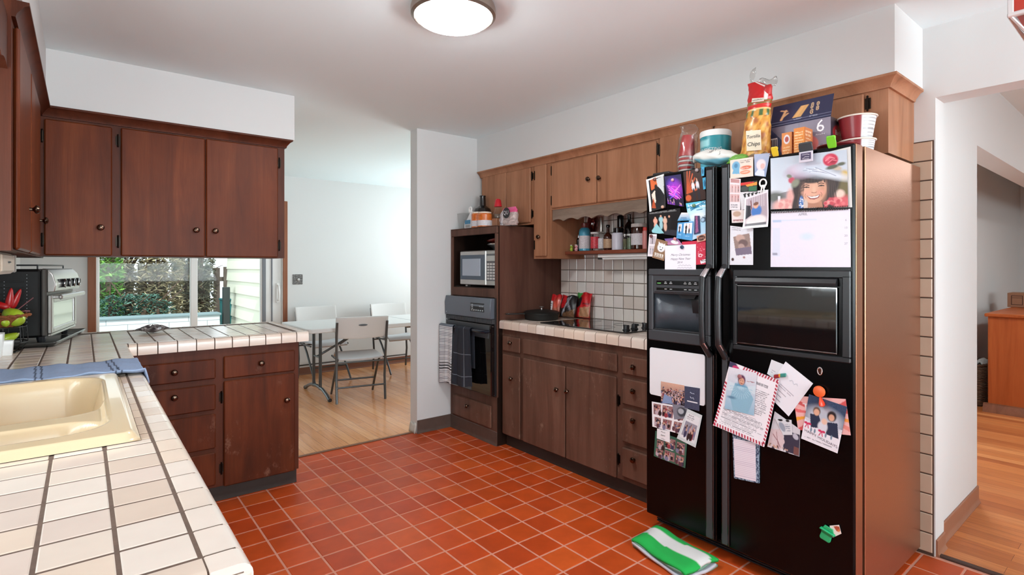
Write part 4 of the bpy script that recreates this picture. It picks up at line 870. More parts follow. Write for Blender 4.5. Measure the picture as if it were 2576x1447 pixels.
# calendar: two sheets on a wire spiral, a portrait above
cal = thing('wall_calendar', 'spiral wall calendar with a portrait of a smiling woman in a flower hat', 'calendar', fC((480, 745))[0])
card('backing_sheet', '', '', fC((560, 195), (886, 116), (902, 730), (600, 740)), [('bg', S(214, 212, 208)), ('lines', .1, .02, .7, .14, 3, S(90, 90, 90))], .002, (30, 30), parent=cal)
hairc = S(52, 40, 40)
SK2 = S(204, 150, 122)
L = [('g', S(190, 202, 216), S(216, 222, 230), 'y'), ('p', [(0, .74), (.18, .68), (.34, .64), (.6, .7), (1, .66), (1, 1), (0, 1)], S(146, 142, 148)), ('e', .06, .76, .13, .1, S(98, 102, 98), .4), ('r', .10, .75, .135, .95, S(222, 226, 234)),
 ('e', .95, .72, .1, .3, S(110, 100, 62), .3), ('e', .96, .44, .06, .08, S(206, 172, 74), .4), ('e', .2, .95, .16, .14, S(232, 176, 168), .25), ('e', .28, .78, .06, .16, S(222, 170, 164), .3), ('e', .86, .93, .2, .16, S(214, 96, 104), .25), ('e', .9, .76, .06, .07, S(238, 206, 192), .3),
 ('e', .45, .64, .15, .34, hairc, .12, -.12), ('e', .39, .9, .09, .3, hairc, .15, .15), ('e', .78, .6, .12, .3, hairc, .2, .25), ('e', .72, .9, .12, .26, hairc, .2), ('e', .58, .48, .22, .2, hairc, .12),
 ('p', [(.5, .88), (.68, .88), (.7, 1), (.48, 1)], S(176, 124, 100)), ('e', .575, .66, .165, .245, SKIN, .06, .06), ('e', .575, .8, .12, .11, SKIN, .1), ('e', .69, .7, .05, .16, SK2, .7, .06), ('e', .57, .47, .165, .075, hairc, .2, -.05)]
L += [('l', [(.44+.04*k, .40), (.425+.042*k, .545-.03*abs(math.sin(k*1.3)))], .008, S(64, 48, 46)) for k in range(8)] + [('l', [(.40+.012*k, .5), (.36+.014*k, .98)], .005, S(76, 58, 54)) for k in range(6)] + [('l', [(.76+.02*k, .45), (.75+.028*k, .9)], .005, S(74, 58, 54)) for k in range(5)]
L += [('l', [(.445, .575), (.485, .565), (.52, .58)], .008, S(92, 62, 52)), ('l', [(.455, .615), (.487, .602), (.52, .617)], .008, S(48, 32, 30)), ('e', .488, .613, .02, .010, S(44, 30, 28), .4), ('l', [(.64, .565), (.675, .55), (.71, .562)], .008, S(92, 62, 52)), ('l', [(.645, .603), (.677, .59), (.71, .603)], .008, S(48, 32, 30)), ('e', .676, .60, .02, .010, S(44, 30, 28), .4),
 ('e', .585, .66, .018, .06, S(232, 186, 160), .8), ('l', [(.555, .71), (.575, .722), (.60, .722), (.618, .708)], .006, S(164, 106, 86)), ('e', .485, .72, .045, .04, S(230, 168, 148), .8), ('e', .67, .715, .04, .04, S(226, 160, 140), .8),
 ('l', [(.475, .73), (.465, .77), (.48, .81)], .005, S(186, 132, 108)), ('l', [(.67, .715), (.685, .755), (.675, .79)], .005, S(180, 126, 104)),
 ('p', [(.485, .765), (.54, .782), (.6, .778), (.665, .752), (.645, .815), (.59, .845), (.53, .835)], S(150, 82, 78)), ('p', [(.497, .775), (.55, .79), (.605, .786), (.655, .763), (.63, .805), (.585, .82), (.54, .815)], S(238, 234, 232))]
L += [('e', .44, .3, .22, .13, S(176, 156, 176), .35, -.2), ('e', .36, .26, .1, .08, S(206, 186, 204), .5), ('e', .29, .46, .045, .06, S(196, 76, 98), .25), ('e', .34, .52, .05, .08, S(136, 140, 122), .3, .4), ('e', .26, .38, .04, .03, S(120, 128, 110), .3, .8),
 ('e', .6, .3, .24, .11, S(200, 212, 226), .6, .3), ('e', .82, .42, .24, .06, S(216, 224, 234), .6, .42)] + [('l', [(.45+.02*k, .3-.04*math.sin(k)), (.62+.03*k, .28+.02*k)], .006, S(226, 232, 240) if k % 2 else S(160, 168, 190)) for k in range(9)]
L += [('e', .8, .15, .095, .115, S(196, 44, 76), .12), ('e', .78, .12, .05, .05, S(226, 92, 116), .3), ('e', .83, .17, .045, .05, S(160, 28, 58), .3), ('l', [(.74, .16), (.79, .1), (.85, .13)], .008, S(240, 140, 150)), ('l', [(.77, .2), (.82, .15), (.87, .17)], .008, S(236, 120, 136)), ('e', .87, .3, .07, .04, S(196, 180, 160), .25, .5), ('e', .82, .28, .08, .035, S(84, 88, 74), .3, -.3), ('e', .93, .24, .05, .03, S(96, 100, 84), .3, -.2)]
L += [('e', .42, .9, .032, .13, S(64, 112, 176), .2), ('e', .475, .94, .03, .1, S(206, 188, 178), .2)] + [('e', .39+.06*rnd.random(), .8+.18*rnd.random(), .007, .009, W8) for _ in range(22)] + [('e', .7+.26*rnd.random(), .84+.15*rnd.random(), .022, .03, rnd.choice([S(228, 120, 126), S(196, 70, 84), S(240, 160, 156)]), .4) for _ in range(26)] + [('e', .12+.18*rnd.random(), .84+.15*rnd.random(), .022, .03, rnd.choice([S(240, 190, 182), S(220, 150, 146)]), .4) for _ in range(16)] + [('n', .02)]
card('portrait_sheet', '', '', fC((82, 238), (850, 148), (868, 728), (88, 752)), L, .005, (230, 190), curl=.004, parent=cal)
def cpage(mb):
    text(mb, "APRIL", fC((408, 803))[0]+Vector((-.0056, 0, 0)), (0, -1, .01), (0, 0, 1), .014, S(140, 134, 146))
    for s, y in (("6", 860), ("13", 938), ("20", 1018), ("27", 1098)): text(mb, s, fC((842, y))[0]+Vector((-.0056, 0, 0)), (0, -1, 0), (0, 0, 1), .011, S(150, 146, 160))
card('month_page', '', '', fC((84, 776), (885, 746), (891, 1336), (80, 1334)), [('bg', S(226, 222, 236)), ('r', .02, .16, .14, .2, S(176, 196, 224)), ('r', .14, .15, .6, .18, S(206, 216, 234)), ('r', .02, .3, .13, .8, S(214, 218, 236)), ('e', .48, .46, .08, .06, S(206, 220, 240), .5), ('r', .03, .74, .1, .79, S(150, 150, 170)), ('n', .01)], .0045, (60, 50), parent=cal, extra=cpage)
mb = MB()
for k in range(46):
    q = k/45; c = fC((92+q*770, 772-q*38))[0]
    mb.tube([c+Vector((-.0075+.0035*math.cos(a), 0, .0085*math.sin(a))) for a in np.linspace(.3, 5.9, 9)], .0011, 5)
mb.build('wire_spiral', BLACK, cal)
# clips gripping the door top
def clip(label, p, w, h, mat, jaw=None, name='bag_clip', splay=.02):
    p = Vector(p); mb = MB(); n = 7
    t = thing(name, label, 'clip', p)
    for s in (-1, 1):
        P = [[(p.x-.004-(.003+splay*(j/5)*(1 if s < 0 else .0)), p.y+w*(i/n-.5)*(1-.12*(j/5-.5)**2*4), p.z-h*.45+h*j/5) for i in range(n+1)] for j in range(6)] if s < 0 else None
        if P: MB().grid(P).build('front_jaw', mat, t, solid=.004, subsurf=1)
    MB().tube([p+Vector((-.010, -w*.4+w*.8*i/6, .0)) for i in range(7)], .0035, 8).build('spring_bar', STEEL if not jaw else jaw, t)
    MB().obox(p+Vector((-.014, 0, h*.38)), (.006, 0, .004), (0, w*.42, 0), (0, 0, h*.2), .004).build('grip_tab', mat, t); return t
ctop = lambda u, v: onx(u, v, RX-.004)
t = clip('large black clip with a white logo plate on the calendar top', ctop(2032, 378), .052, .05, CHAR)
p = ctop(2033, 396); mb = MB(); mb.obox(p+Vector((-.02, 0, 0)), (.0015, 0, 0), (0, .026, 0), (0, 0, .021), .001, 0).obox(p+Vector((-.0217, 0, .002)), (.0006, 0, 0), (0, .019, 0), (0, 0, .013), 0, 1)
mb.tube([p+Vector((-.0226, .014, .008)), p+Vector((-.0226, -.005, .009)), p+Vector((-.0226, -.014, .006))], .0012, 5, 0).tube([p+Vector((-.0226, -.013, -.002)), p+Vector((-.0226, .002, .0)), p+Vector((-.0226, .013, -.007)), p+Vector((-.0226, -.012, -.009))], .0012, 5, 0)
mb.build('logo_plate', [mk('pale_lilac', S(206, 200, 212), .4), mk('plum', S(64, 50, 84), .4)], t)
clip('yellow plastic bag clip beside the calendar', ctop(1954, 384), .026, .036, mk('yellow_plastic', S(226, 196, 52), .4))
clip('lime green plastic bag clip above the calendar corner', ctop(2096, 360), .032, .044, mk('lime_plastic', S(120, 204, 48), .35))
# -- right door, lower part
RW = [S(176, 52, 74), S(240, 232, 238)]
def candy(mb=None): return [('bg', S(240, 236, 242))] + [('p', [(a, 0), (a+.03, 0), (a+.01, .05), (a-.02, .05)], RW[0]) for a in np.arange(.3, .98, .055)] + [('p', [(a, .95), (a+.03, .95), (a+.05, 1), (a+.02, 1)], RW[0]) for a in np.arange(.0, .98, .055)] + [('p', [(.95, a), (1, a+.02), (1, a+.05), (.95, a+.03)], RW[0]) for a in np.arange(.02, .96, .05)] + [('p', [(0, a), (.05, a+.02), (.05, a+.05), (0, a+.03)], RW[0]) for a in np.arange(.3, .96, .05)]
card('paper_card', 'white envelope card behind the rounded invitation on the right door', 'card', fE((626, 102), (770, 160), (700, 330), (580, 250)), [('bg', S(222, 224, 230)), ('lines', .1, .55, .6, .8, 2, S(150, 150, 160))], .002, (24, 24))
card('photo_print', 'wedding photo in a white dress and dark suit below the invitation', 'photo', fE((660, 640), (925, 830), (916, 1110), (582, 1006)), [('bg', S(206, 206, 214)), ('p', [(.45, .35), (1, .2), (1, 1), (.5, .95)], S(58, 58, 76)), ('p', [(0, .5), (.35, .35), (.52, .7), (.4, 1), (0, 1)], S(214, 196, 200)), ('l', [(.1, .6), (.3, .75), (.4, .9)], .012, S(150, 110, 116)), ('l', [(.2, .5), (.36, .95)], .01, S(160, 120, 124)), ('e', .85, .35, .1, .1, S(190, 190, 204)), ('r', .82, .7, .98, .98, S(120, 80, 76)), ('crowd', 0, .88, .7, .94, 16, [S(60, 60, 74), S(220, 220, 226)]), ('n', .05)], .0025, (70, 60))
def inv(mb): scrawl(mb, fE((860, 345))[0]+Vector((-.0044, 0, 0)), (0, -.86, -.4), (0, -.35, .86), .04, .016, S(140, 146, 166), .0006, 9)
card('invitation', 'white rounded invitation card with fine print, tilted on the right door', 'invitation', fE((775, 122), (1060, 350), (806, 692), (560, 440)), [('bg', S(234, 234, 242)), ('lines', .12, .52, .85, .62, 2, S(130, 130, 150)), ('l', [(.1, .7), (.6, .7)], .006, S(120, 120, 134)), ('l', [(.1, .8), (.5, .8)], .006, S(120, 120, 134)), ('l', [(.1, .9), (.55, .9)], .006, S(120, 120, 134))], .0035, (60, 60), extra=inv)
card('small_card', 'small white tag card with two lines between the letter and the wedding photo', 'card', fE((668, 716), (838, 728), (846, 884), (752, 884)), [('bg', S(214, 216, 222)), ('e', .3, .05, .15, .08, BK), ('e', .75, .08, .12, .08, BK), ('e', .25, .5, .22, .3, S(150, 160, 176)), ('lines', .5, .25, .9, .8, 4, S(110, 120, 140))], .0052, (36, 36))
card('family_letter', 'letter with a red candy-stripe border and a baby photo on the right door', 'letter', fE((215, 118), (722, 312), (572, 1002), (44, 776)), candy() + [('r', .06, .06, .94, .945, S(238, 236, 242)), ('lines', .56, .12, .86, .2, 1, S(110, 110, 120)), ('lines', .54, .24, .9, .6, 14, S(110, 112, 124)), ('lines', .1, .66, .92, .93, 12, S(110, 112, 124)), ('e', .06, .04, .1, .05, S(60, 60, 90)), ('e', .14, .06, .07, .03, S(200, 60, 110))], .0145, (120, 150), curl=.006)
card('photo_print', 'photo of a bundled baby in pale blue snow, fixed on the striped letter', 'photo', fE((204, 172), (494, 238), (462, 678), (158, 604)), [('g', S(224, 222, 230), S(150, 190, 214), 'y'), ('p', [(0, .32), (.5, .4), (1, .3), (1, .5), (0, .55)], S(206, 222, 232)), ('p', [(.28, .34), (.7, .36), (.95, .62), (.8, 1), (.3, 1), (.15, .7)], S(140, 184, 206)), ('e', .5, .42, .2, .12, S(110, 160, 190), .3)] + [('l', [(.5, .4), (.5+.4*math.cos(a), .4+.28*abs(math.sin(a)))], .008, S(170, 206, 222)) for a in np.linspace(.1, 3, 14)] + [('e', .5, .24, .13, .12, S(96, 50, 84)), ('e', .5, .27, .095, .085, SKIN), ('e', .46, .26, .012, .01, BK), ('e', .54, .26, .012, .01, BK), ('l', [(.46, .31), (.5, .325), (.54, .31)], .007, S(130, 50, 50)), ('lines', .68, .2, .98, .26, 1, S(150, 60, 70)), ('e', .2, .7, .14, .03, S(90, 130, 160), .5), ('n', .03)], .018, (70, 80))
magnet('mauve pompom magnet at the top of the baby snow photo', fE((320, 272))[0], .0095, mk('mauve', S(150, 96, 100), .6), .019)
rm = MB(); p = fE((735, 268))[0]
for c, d, e in ((S(60, 140, 130), (0, -.008, .003), (.013, .008)), (S(224, 160, 60), (0, .006, .0), (.006, .007)), (S(150, 36, 44), (0, .018, -.005), (.012, .008))): rm.obox(p+Vector((-.010, d[1], d[2])), (.0035, 0, 0), (0, e[0], -e[0]*.25), (0, .0, e[1]), .003, 0, c)
tag(rm.build('clip_magnet', PAINTED), 'small red, yellow and teal clip magnet holding the invitation', 'magnet')
np_ = thing('notepad', 'lined notepad with a blue patterned edge hung under the striped letter', 'notepad', fE((370, 1100))[0])
q = fE((228, 866), (502, 950), (502, 1386), (244, 1332)); q2 = fE((240, 918), (468, 965), (474, 1366), (256, 1316))
mb = MB().add([v+Vector((-.0015, 0, 0)) for v in q]+[v+Vector((-.009, 0, 0)) for v in q], [(0, 1, 2, 3), (4, 5, 6, 7), (0, 1, 5, 4), (1, 2, 6, 5), (2, 3, 7, 6), (3, 0, 4, 7)])
t_ = NT('patterned_cover'); t_.l(t_.ramp(t_.noise(t_.coords(), 160, 3), [(.44, S(36, 56, 84)), (.56, S(150, 170, 190))]), t_.b.inputs['Base Color'])
mb.build('pad_block', t_.m, np_)
card('top_page', '', '', q2, [('bg', S(234, 228, 238))] + [('r', .02, .04+.047*k, .98, .052+.047*k, S(206, 196, 214)) for k in range(20)], .0092, (30, 110), parent=np_)
card('greeting_card', 'pink and orange sunburst card, behind the family holiday card', 'card', fE((851, 478), (1397, 512), (1450, 890), (902, 832)), [('bg', S(232, 178, 176))] + [('p', [(.5, .5), (.5+.9*math.cos(a), .5+.9*math.sin(a)), (.5+.9*math.cos(a+.2), .5+.9*math.sin(a+.2))], c) for a, c in ((2.7, S(236, 160, 60)), (3.2, S(226, 110, 110)), (3.7, S(206, 90, 90)), (2.2, S(214, 90, 96)), (5.9, S(206, 84, 84)), (.1, S(232, 150, 70)), (.5, S(226, 140, 130)), (-.75, S(206, 84, 84)))] + [('r', .16, .2, .3, .235, W8), ('r', .21, .2, .235, .4, W8), ('r', .27, .2, .29, .4, W8)], .002, (70, 56))
def hol(mb):
    text(mb, "HAPPY HOLIDAYS", fE((1140, 920))[0]+Vector((-.0062, 0, 0)), (0, -.955, -.31), (0, .1, .995), .0155, S(70, 74, 90))
card('holiday_card', 'tilted holiday card with a family photo and ribbon bows, held by the orange clip', 'card', fE((1020, 460), (1416, 592), (1316, 1076), (938, 920)), [('bg', S(232, 230, 238)), ('r', 0, 0, 1, .5, S(54, 74, 104)), ('n', .35), ('e', .5, .42, .5, .25, S(186, 192, 204), .3), ('r', 0, .62, 1, 1, S(232, 230, 238)), ('p', [(.12, .4), (.35, .36), (.5, .62), (.2, .68)], S(40, 52, 76)), ('p', [(.6, .45), (.85, .4), (.95, .7), (.62, .7)], S(40, 52, 76)), ('e', .5, .58, .13, .12, S(214, 216, 226)), ('e', .28, .3, .1, .09, S(110, 84, 70)), ('e', .28, .325, .075, .07, SKIN), ('e', .68, .3, .12, .11, S(40, 34, 38)), ('e', .68, .33, .075, .07, SKIN), ('e', .52, .46, .075, .065, S(228, 190, 170))] + [x for cx, cy in ((.1, .62), (.5, .68)) for x in (('e', cx-.05, cy, .05, .025, S(206, 50, 96)), ('e', cx+.05, cy, .05, .025, S(206, 50, 96)), ('l', [(cx, cy), (cx-.05, cy+.1)], .012, S(206, 50, 96)), ('l', [(cx, cy), (cx+.04, cy+.1)], .012, S(206, 50, 96)))] + [('e', .22+.1*k, .73, .025, .05, S(120, 140, 160)) for k in (0, 1, 4, 5.5)] + [('lines', .08, .9, .9, .95, 1, S(130, 130, 140))], .0052, (80, 84), extra=hol)
og = mk('orange_plastic', S(232, 104, 52), .4); og2 = mk('orange_clear_plastic', S(220, 60, 24), .15, coat=.4)
p = fE((1140, 440))[0]; t = thing('clip_magnet', 'orange two-tone plastic clip magnet on the family holiday card', 'magnet', p)
MB().lathe([(.002, -.004), (.02, -.002), (.0225, .004), (.020, .011), (.012, .014)], p+Vector((-.012, .001, .004)), (-1, 0, 0), 20).build('clip_head', og, t)
MB().lathe([(.006, 0), (.012, .012), (.018, .022), (.0185, .032), (.012, .036)], p+Vector((-.020, -.004, -.016)), (0, -.25, -1), 16, sy=.5).build('clip_jaw', og2, t)
sm = MB().lathe([(.002, 0), (.012, .0006), (.0125, .002), (.009, .0035)], fE((1130, 222))[0]+Vector((-.001, 0, 0)), (-1, 0, 0), 20, sx=1, sy=1)
sm = MB(); p = fE((1130, 222))[0]; sm.tube([p+Vector((-.003, .0085*math.cos(a), .0145*math.sin(a))) for a in np.linspace(0, 2*math.pi, 25)[:-1]], .0018, 6, closed=True).obox(p+Vector((-.0025, 0, 0)), (.0015, 0, 0), (0, .006, 0), (0, 0, .0105), .001)
tag(sm.build('oval_magnet', CHROME), 'small oval silver magnet below the hatch window', 'magnet')
hm = thing('hat_magnet', 'green top-hat magnet with a white tag, low on the right door', 'magnet', onx(2083, 1342, RX))
p = onx(2083, 1340, RX); d = Vector((0, .28, -.96)); s_ = Vector((0, -.96, -.28)); GH = mk('green_plastic', S(30, 170, 110), .3, coat=.3); GD = mk('green_band', S(16, 120, 70), .3)
pr = lambda a, b: p+Vector((-.004, 0, 0))+d*a+s_*b
MB().prism([pr(-.004, -.018), pr(-.004, .018), pr(.026, .020), pr(.032, .016), pr(.032, -.016), pr(.026, -.020)], (-.010, 0, 0)).build('hat_crown', GH, hm, bevel=.003)
MB().prism([pr(-.006, -.019), pr(-.006, .019), pr(.004, .019), pr(.004, -.019)], (-.012, 0, 0)).build('hat_band', GD, hm, bevel=.001)
MB().prism([pr(-.012, -.026), pr(-.012, .026), pr(-.005, .028), pr(-.005, -.028)], (-.015, 0, 0)).prism([pr(-.026, -.016), pr(-.026, .014), pr(-.012, .02), pr(-.012, -.02)], (-.007, 0, 0)).build('hat_brim', GH, hm, bevel=.002)
card('paper_tag', '', '', [onx(u, v, RX) for u, v in ((2088, 1322), (2112, 1320), (2118, 1342), (2096, 1352))], [('bg', S(232, 222, 216)), ('p', [(.4, .1), (1, .15), (1, .7), (.6, .6)], S(176, 84, 60)), ('e', .8, .6, .12, .14, S(216, 130, 80))], .004, (20, 16), th=.001, parent=hm)
# ================================================================ things on top of the refrigerator (z = 1.795)
TOP = 1.7955
def loft(rings, n=28, noise=0, seed=1, colfn=None, wob=0):
    """rings: (z, rx, ry, ox, oy) -> grid of points; soft bags and tubs"""
    rs = np.random.RandomState(seed); ph = rs.rand(4)*6; P = []; C = []
    for j, (z, rx, ry, ox, oy) in enumerate(rings):
        row = []; cr = []
        for i in range(n):
            th = 2*math.pi*i/n; k = 1+noise*(math.sin(3*th+ph[0]+j*.9)+.6*math.sin(5*th+ph[1]-j*1.3)+.5*math.sin(8*th+j*1.7))
            row.append((ox+rx*k*math.cos(th), oy+ry*k*math.sin(th), z+wob*math.sin(2*th+ph[2]+j))); cr.append(colfn(th, j/(len(rings)-1)) if colfn else (1, 1, 1))
        P.append(row); C.append(cr)
    return P, C
def resamp(r, m):
    out = []
    for i in range(m+1):
        t = i/m*(len(r)-1); k = min(int(t), len(r)-2); f = t-k; out.append(tuple(a*(1-f)+b*f for a, b in zip(r[k], r[k+1])))
    return out
def bag(mb, rings, m=24, **kw):
    P, C = loft(resamp(rings, m), **kw); mb.grid(P, 0, C, wrap=True); n = len(P[0])
    mb.f.append(list(range(len(mb.v)-n, len(mb.v)))); mb.m.append(0); return mb
RED, TEAL = S(196, 30, 34), S(36, 140, 152)
# red cups in a clear sleeve
def ptop(u, v, x): p = onx(u, v, x); return p.y
cy = ptop(1727, 400, 2.44)
t = thing('party_cups', 'sleeve of red and white party cups in a clear bag on the refrigerator', 'cups', (2.44, cy, TOP))
mb = MB()
for k in range(9): mb.lathe([(.036-.0, 0), (.041, .003), (.042, .006), (.0385, .011)], (2.44+.004*math.sin(k), cy, TOP+.004+.0115*k), (0, 0, 1), 20, col=RED if k % 2 else S(236, 230, 228))
mb.lathe([(.041, 0), (.036, .05), (.031, .10), (.029, .108), (.005, .109)], (2.44, cy, TOP+.106), (.05, -.06, 1), 20, col=RED)
mb.build('cup_stack', PAINTED, t)
bag(MB(), [(TOP, .046, .046, 2.44, cy), (TOP+.1, .05, .052, 2.44, cy), (TOP+.19, .048, .048, 2.445, cy-.006), (TOP+.235, .03, .05, 2.45, cy-.016), (TOP+.268, .006, .042, 2.45, cy+.0), (TOP+.275, .004, .03, 2.45, cy+.02)], noise=.035, seed=3).build('sleeve', FILM, t)
# tub of wipes
cy = ptop(1800, 380, 2.47); hh = TOP+.215
def tubcol(th, f): return S(230, 234, 236) if f > .86 else (S(66, 172, 184) if .62 < f < .8 and math.cos(th-3.4) > .6 else TEAL)
t = thing('wipes_tub', 'round teal tub with a white lid behind the white bag on the refrigerator', 'tub', (2.47, cy, TOP))
mb = bag(MB(), [(TOP, .071, .071, 2.47, cy), (TOP+.18, .073, .073, 2.47, cy)], m=16, n=36, colfn=lambda th, f: (S(90, 176, 192) if f < .45 else TEAL) if not (.72 < f < .93 and -.9 < math.sin(th-math.pi*1.0) < .1 and math.cos(th) < 0) else S(150, 206, 210))
text(mb, "DISINFECTING", (2.47-.0745, cy, TOP+.112), (0, -1, 0), (0, 0, 1), .0215, S(230, 236, 236), fn=lambda p: Vector((2.47-.0745*math.cos((p.y-cy)/.0745), cy+.0745*math.sin((p.y-cy)/.0745), p.z)))
mb.build('tub_body', PAINTED, t)
MB().lathe([(.0745, 0), (.0755, .004), (.0755, .022), (.072, .030), (.05, .034), (.002, .035)], (2.47, cy, TOP+.1805), (0, 0, 1), 36).build('tub_lid', WHITE, t)
# white bag lying along the front edge
cy = ptop(1795, 395, 2.33)
def wb_(th, f):
    if math.sin(th) < -.35 and .2 < f < .85: return S(120, 190, 210)
    return S(224, 222, 216)
mb = MB(); P = []; C = []
for j, (y, w, h, z) in enumerate(resamp([(.105, .012, .018, .055), (.085, .04, .022, .06), (.03, .055, .036, .052), (-.03, .055, .038, .046), (-.085, .045, .026, .04), (-.125, .02, .012, .03)], 26)):
    n = 24; row = []; cr = []
    for i in range(n):
        th = 2*math.pi*i/n; k = 1+.06*math.sin(3*th+j*.8)+.04*math.sin(7*th-j)
        row.append((2.33+w*.85*k*math.cos(th), cy+y, max(TOP+.001, TOP+.006+z+h*k*math.sin(th)))); cr.append(wb_(th, j/26))
    P.append(row); C.append(cr)
mb.grid(P, 0, C, wrap=True)
for s, dz, dy in (("FAMILY", .010, .0), ("NAPKINS", -.012, -.012)): text(mb, s, (2.29, cy-.01+dy, TOP+.062+dz), (.0, -.93, .30), (.25, .25, .93), .019, S(60, 58, 54), shear=.2)
o = mb.build('plastic_bag', PAINTED, ang=60); tag(o, 'white plastic bag with black lettering lying on the front edge of the refrigerator', 'bag')
cy2 = ptop(1866, 395, 2.34)
mb = MB(); bag(mb, [(TOP, .022, .055, 2.315, cy2), (TOP+.012, .026, .055, 2.315, cy2), (TOP+.032, .022, .042, 2.315, cy2), (TOP+.045, .004, .03, 2.315, cy2+.01)], noise=.07, seed=5, colfn=lambda th, f: jit(S(112, 170, 64), .2))
tag(mb.build('snack_bag', PAINTED, ang=60), 'small green bag tucked between the white bag and the tortilla chips', 'bag')
# tortilla chips
cy = ptop(1904, 360, 2.385); X0 = 2.385
def chip(th, f):
    if f > .68: return S(196, 26, 30) if not (math.sin(th*2) > .95) else S(236, 226, 220)
    if f > .625: return S(96, 130, 60) if math.sin(f*190) > -.2 else S(186, 50, 36)
    if f > .565: return S(204, 40, 34)
    if f > .545: return S(238, 214, 150)
    if f > .46: return S(70, 100, 56) if math.sin(th*9) > .2 else S(208, 150, 60)
    k = math.sin(th*7+f*31)+math.sin(th*11-f*47)+math.sin(f*63+th*3)
    return jit(S(232, 176, 92) if k > .9 else S(176, 98, 36) if k < -1.1 else S(212, 146, 60), .1)
t = thing('tortilla_chip_bag', 'tall bag of tortilla chips with a red top standing beside the pasta carton', 'bag', (X0, cy, TOP))
mb = MB(); bag(mb, [(TOP, .030, .066, X0, cy+.01), (TOP+.03, .042, .070, X0, cy+.008), (TOP+.12, .044, .062, X0, cy+.002), (TOP+.20, .04, .056, X0, cy-.004), (TOP+.25, .036, .050, X0, cy-.010), (TOP+.29, .034, .056, X0, cy-.014), (TOP+.34, .02, .05, X0+.004, cy-.012), (TOP+.378, .004, .022, X0+.006, cy+.024)], m=60, n=56, noise=.022, seed=8, colfn=chip)
bag(mb, [(TOP+.30, .016, .022, X0-.004, cy-.045), (TOP+.335, .014, .022, X0-.004, cy-.05), (TOP+.347, .004, .016, X0-.004, cy-.05)], m=8, n=16, colfn=lambda th, f: S(186, 44, 44))
xs_ = X0-.050
mb.add([(xs_, cy+.022, TOP+.058), (xs_, cy-.046, TOP+.052), (xs_+.002, cy-.042, TOP+.142), (xs_+.002, cy+.026, TOP+.15)], [(0, 1, 2, 3)], 0, S(222, 204, 176))
text(mb, "Tortilla", (xs_-.0015, cy-.009, TOP+.118), (0, -.99, -.06), (0, -.05, 1), .0215, S(28, 22, 20), shear=.1); text(mb, "Chips", (xs_-.0015, cy-.011, TOP+.084), (0, -.99, -.06), (0, -.05, 1), .026, S(28, 22, 20), shear=.1)
mb.add([(X0-.041, cy+.004, TOP+.275), (X0-.040, cy-.052, TOP+.268), (X0-.038, cy-.052, TOP+.284), (X0-.039, cy+.002, TOP+.293)], [(0, 1, 2, 3)], 0, S(220, 212, 196))
scrawl(mb, (X0-.042, cy-.024, TOP+.28), (0, -.99, -.1), (0, 0, 1), .045, .008, S(70, 60, 50), .0006, 4)
mb.build('bag_body', PAINTED, t, ang=60)
mb = MB(); mb.grid([[(X0+.004+.006*math.sin(j*1.2+i), cy+.036-.018*i/4-.014*j/6*(1 if i > 2 else .3), TOP+.365+.07*j/6+.008*i/4) for i in range(5)] for j in range(7)]).grid([[(X0+.01+.01*math.sin(j+i*.8), cy-.01-.075*i/6, TOP+.34+.045*j/5-.008*i/6+.006*math.sin(i*1.5)) for i in range(7)] for j in range(6)])
mb.build('clear_bag_end', FILM, t, solid=.0008, ang=80)
mb = MB(); mb.grid([[(2.30+.05*j/5, cy2-.045-.11*i/12+.006*math.sin(j*2), TOP+.006+.032*math.sin(math.pi*(j+.4)/6)*(.8+.3*math.sin(i*1.1))) for i in range(13)] for j in range(6)])
tag(mb.build('clear_bag', FILM, solid=.001, ang=80), 'crumpled clear plastic bag at the refrigerator edge below the tortilla chips', 'bag')
# pasta carton
x0, x1 = 2.44, 2.66; ya, yb = ptop(1937, 330, x0), onx(2090, 300, x0).y; zc = onx(2015, 308, x0).z
t = thing('pasta_carton', 'large dark blue pasta carton with its top flap raised, on the refrigerator', 'carton', ((x0+x1)/2, (ya+yb)/2, TOP))
CBOX, CB2 = S(132, 124, 140), S(46, 52, 84)
H = zc-TOP; W = ya-yb
Lc = [('g', CB2, CBOX, 'x'), ('e', .55, .6, .5, .7, S(140, 130, 146), .5), ('p', [(0, 0), (.22, .4), (.3, 1), (0, 1)], S(50, 56, 88)), ('e', .5, .62, .31, .3, S(206, 112, 108), .04), ('r', .0, .30, .13, .55, W8)] + [('r', .01+.013*k, .32, .01+.013*k+.006*(1+k % 2), .53, S(40, 46, 66)) for k in range(9)] + [('e', .86, .72, .05, .045, S(214, 160, 140)), ('e', .86, .69, .03, .03, S(110, 104, 118)), ('p', [(.08, .95), (.2, .84), (.26, .9), (.14, 1)], S(214, 160, 130)), ('l', [(.5, 0), (.5, .24)], .004, S(80, 76, 92))]
def ctxt(mb):
    e = Vector((-.0011, 0, 0)); P_ = lambda a, b: Vector((x0, ya-W*a, zc-H*b))+e
    text(mb, "Barilla", P_(.52, .66), (0, -1, .03), (0, 0, 1), H*.26, S(240, 232, 230)); text(mb, "6", P_(.84, .2), (0, -1, 0), (0, 0, 1), H*.44, S(238, 236, 240))
    scrawl(mb, P_(.84, .40), (0, -1, 0), (0, 0, 1), W*.14, H*.05, S(220, 216, 222), .0007, 2)
mb = MB().box((x0, yb, TOP), (x1, ya, zc), .001, 0, S(56, 50, 60))
mb.build('carton_body', PAINTED, t)
card('front_print', '', '', [(x0, ya, zc), (x0, yb, zc), (x0, yb, TOP+.001), (x0, ya, TOP+.001)], Lc, .0003, (110, 70), parent=t, extra=ctxt)
def stxt(mb): text(mb, "Barilla", ((x0+x1)/2-.03, yb-.0012, zc-H*.36), (1, 0, 0), (0, 0, 1), H*.18, S(236, 226, 226))
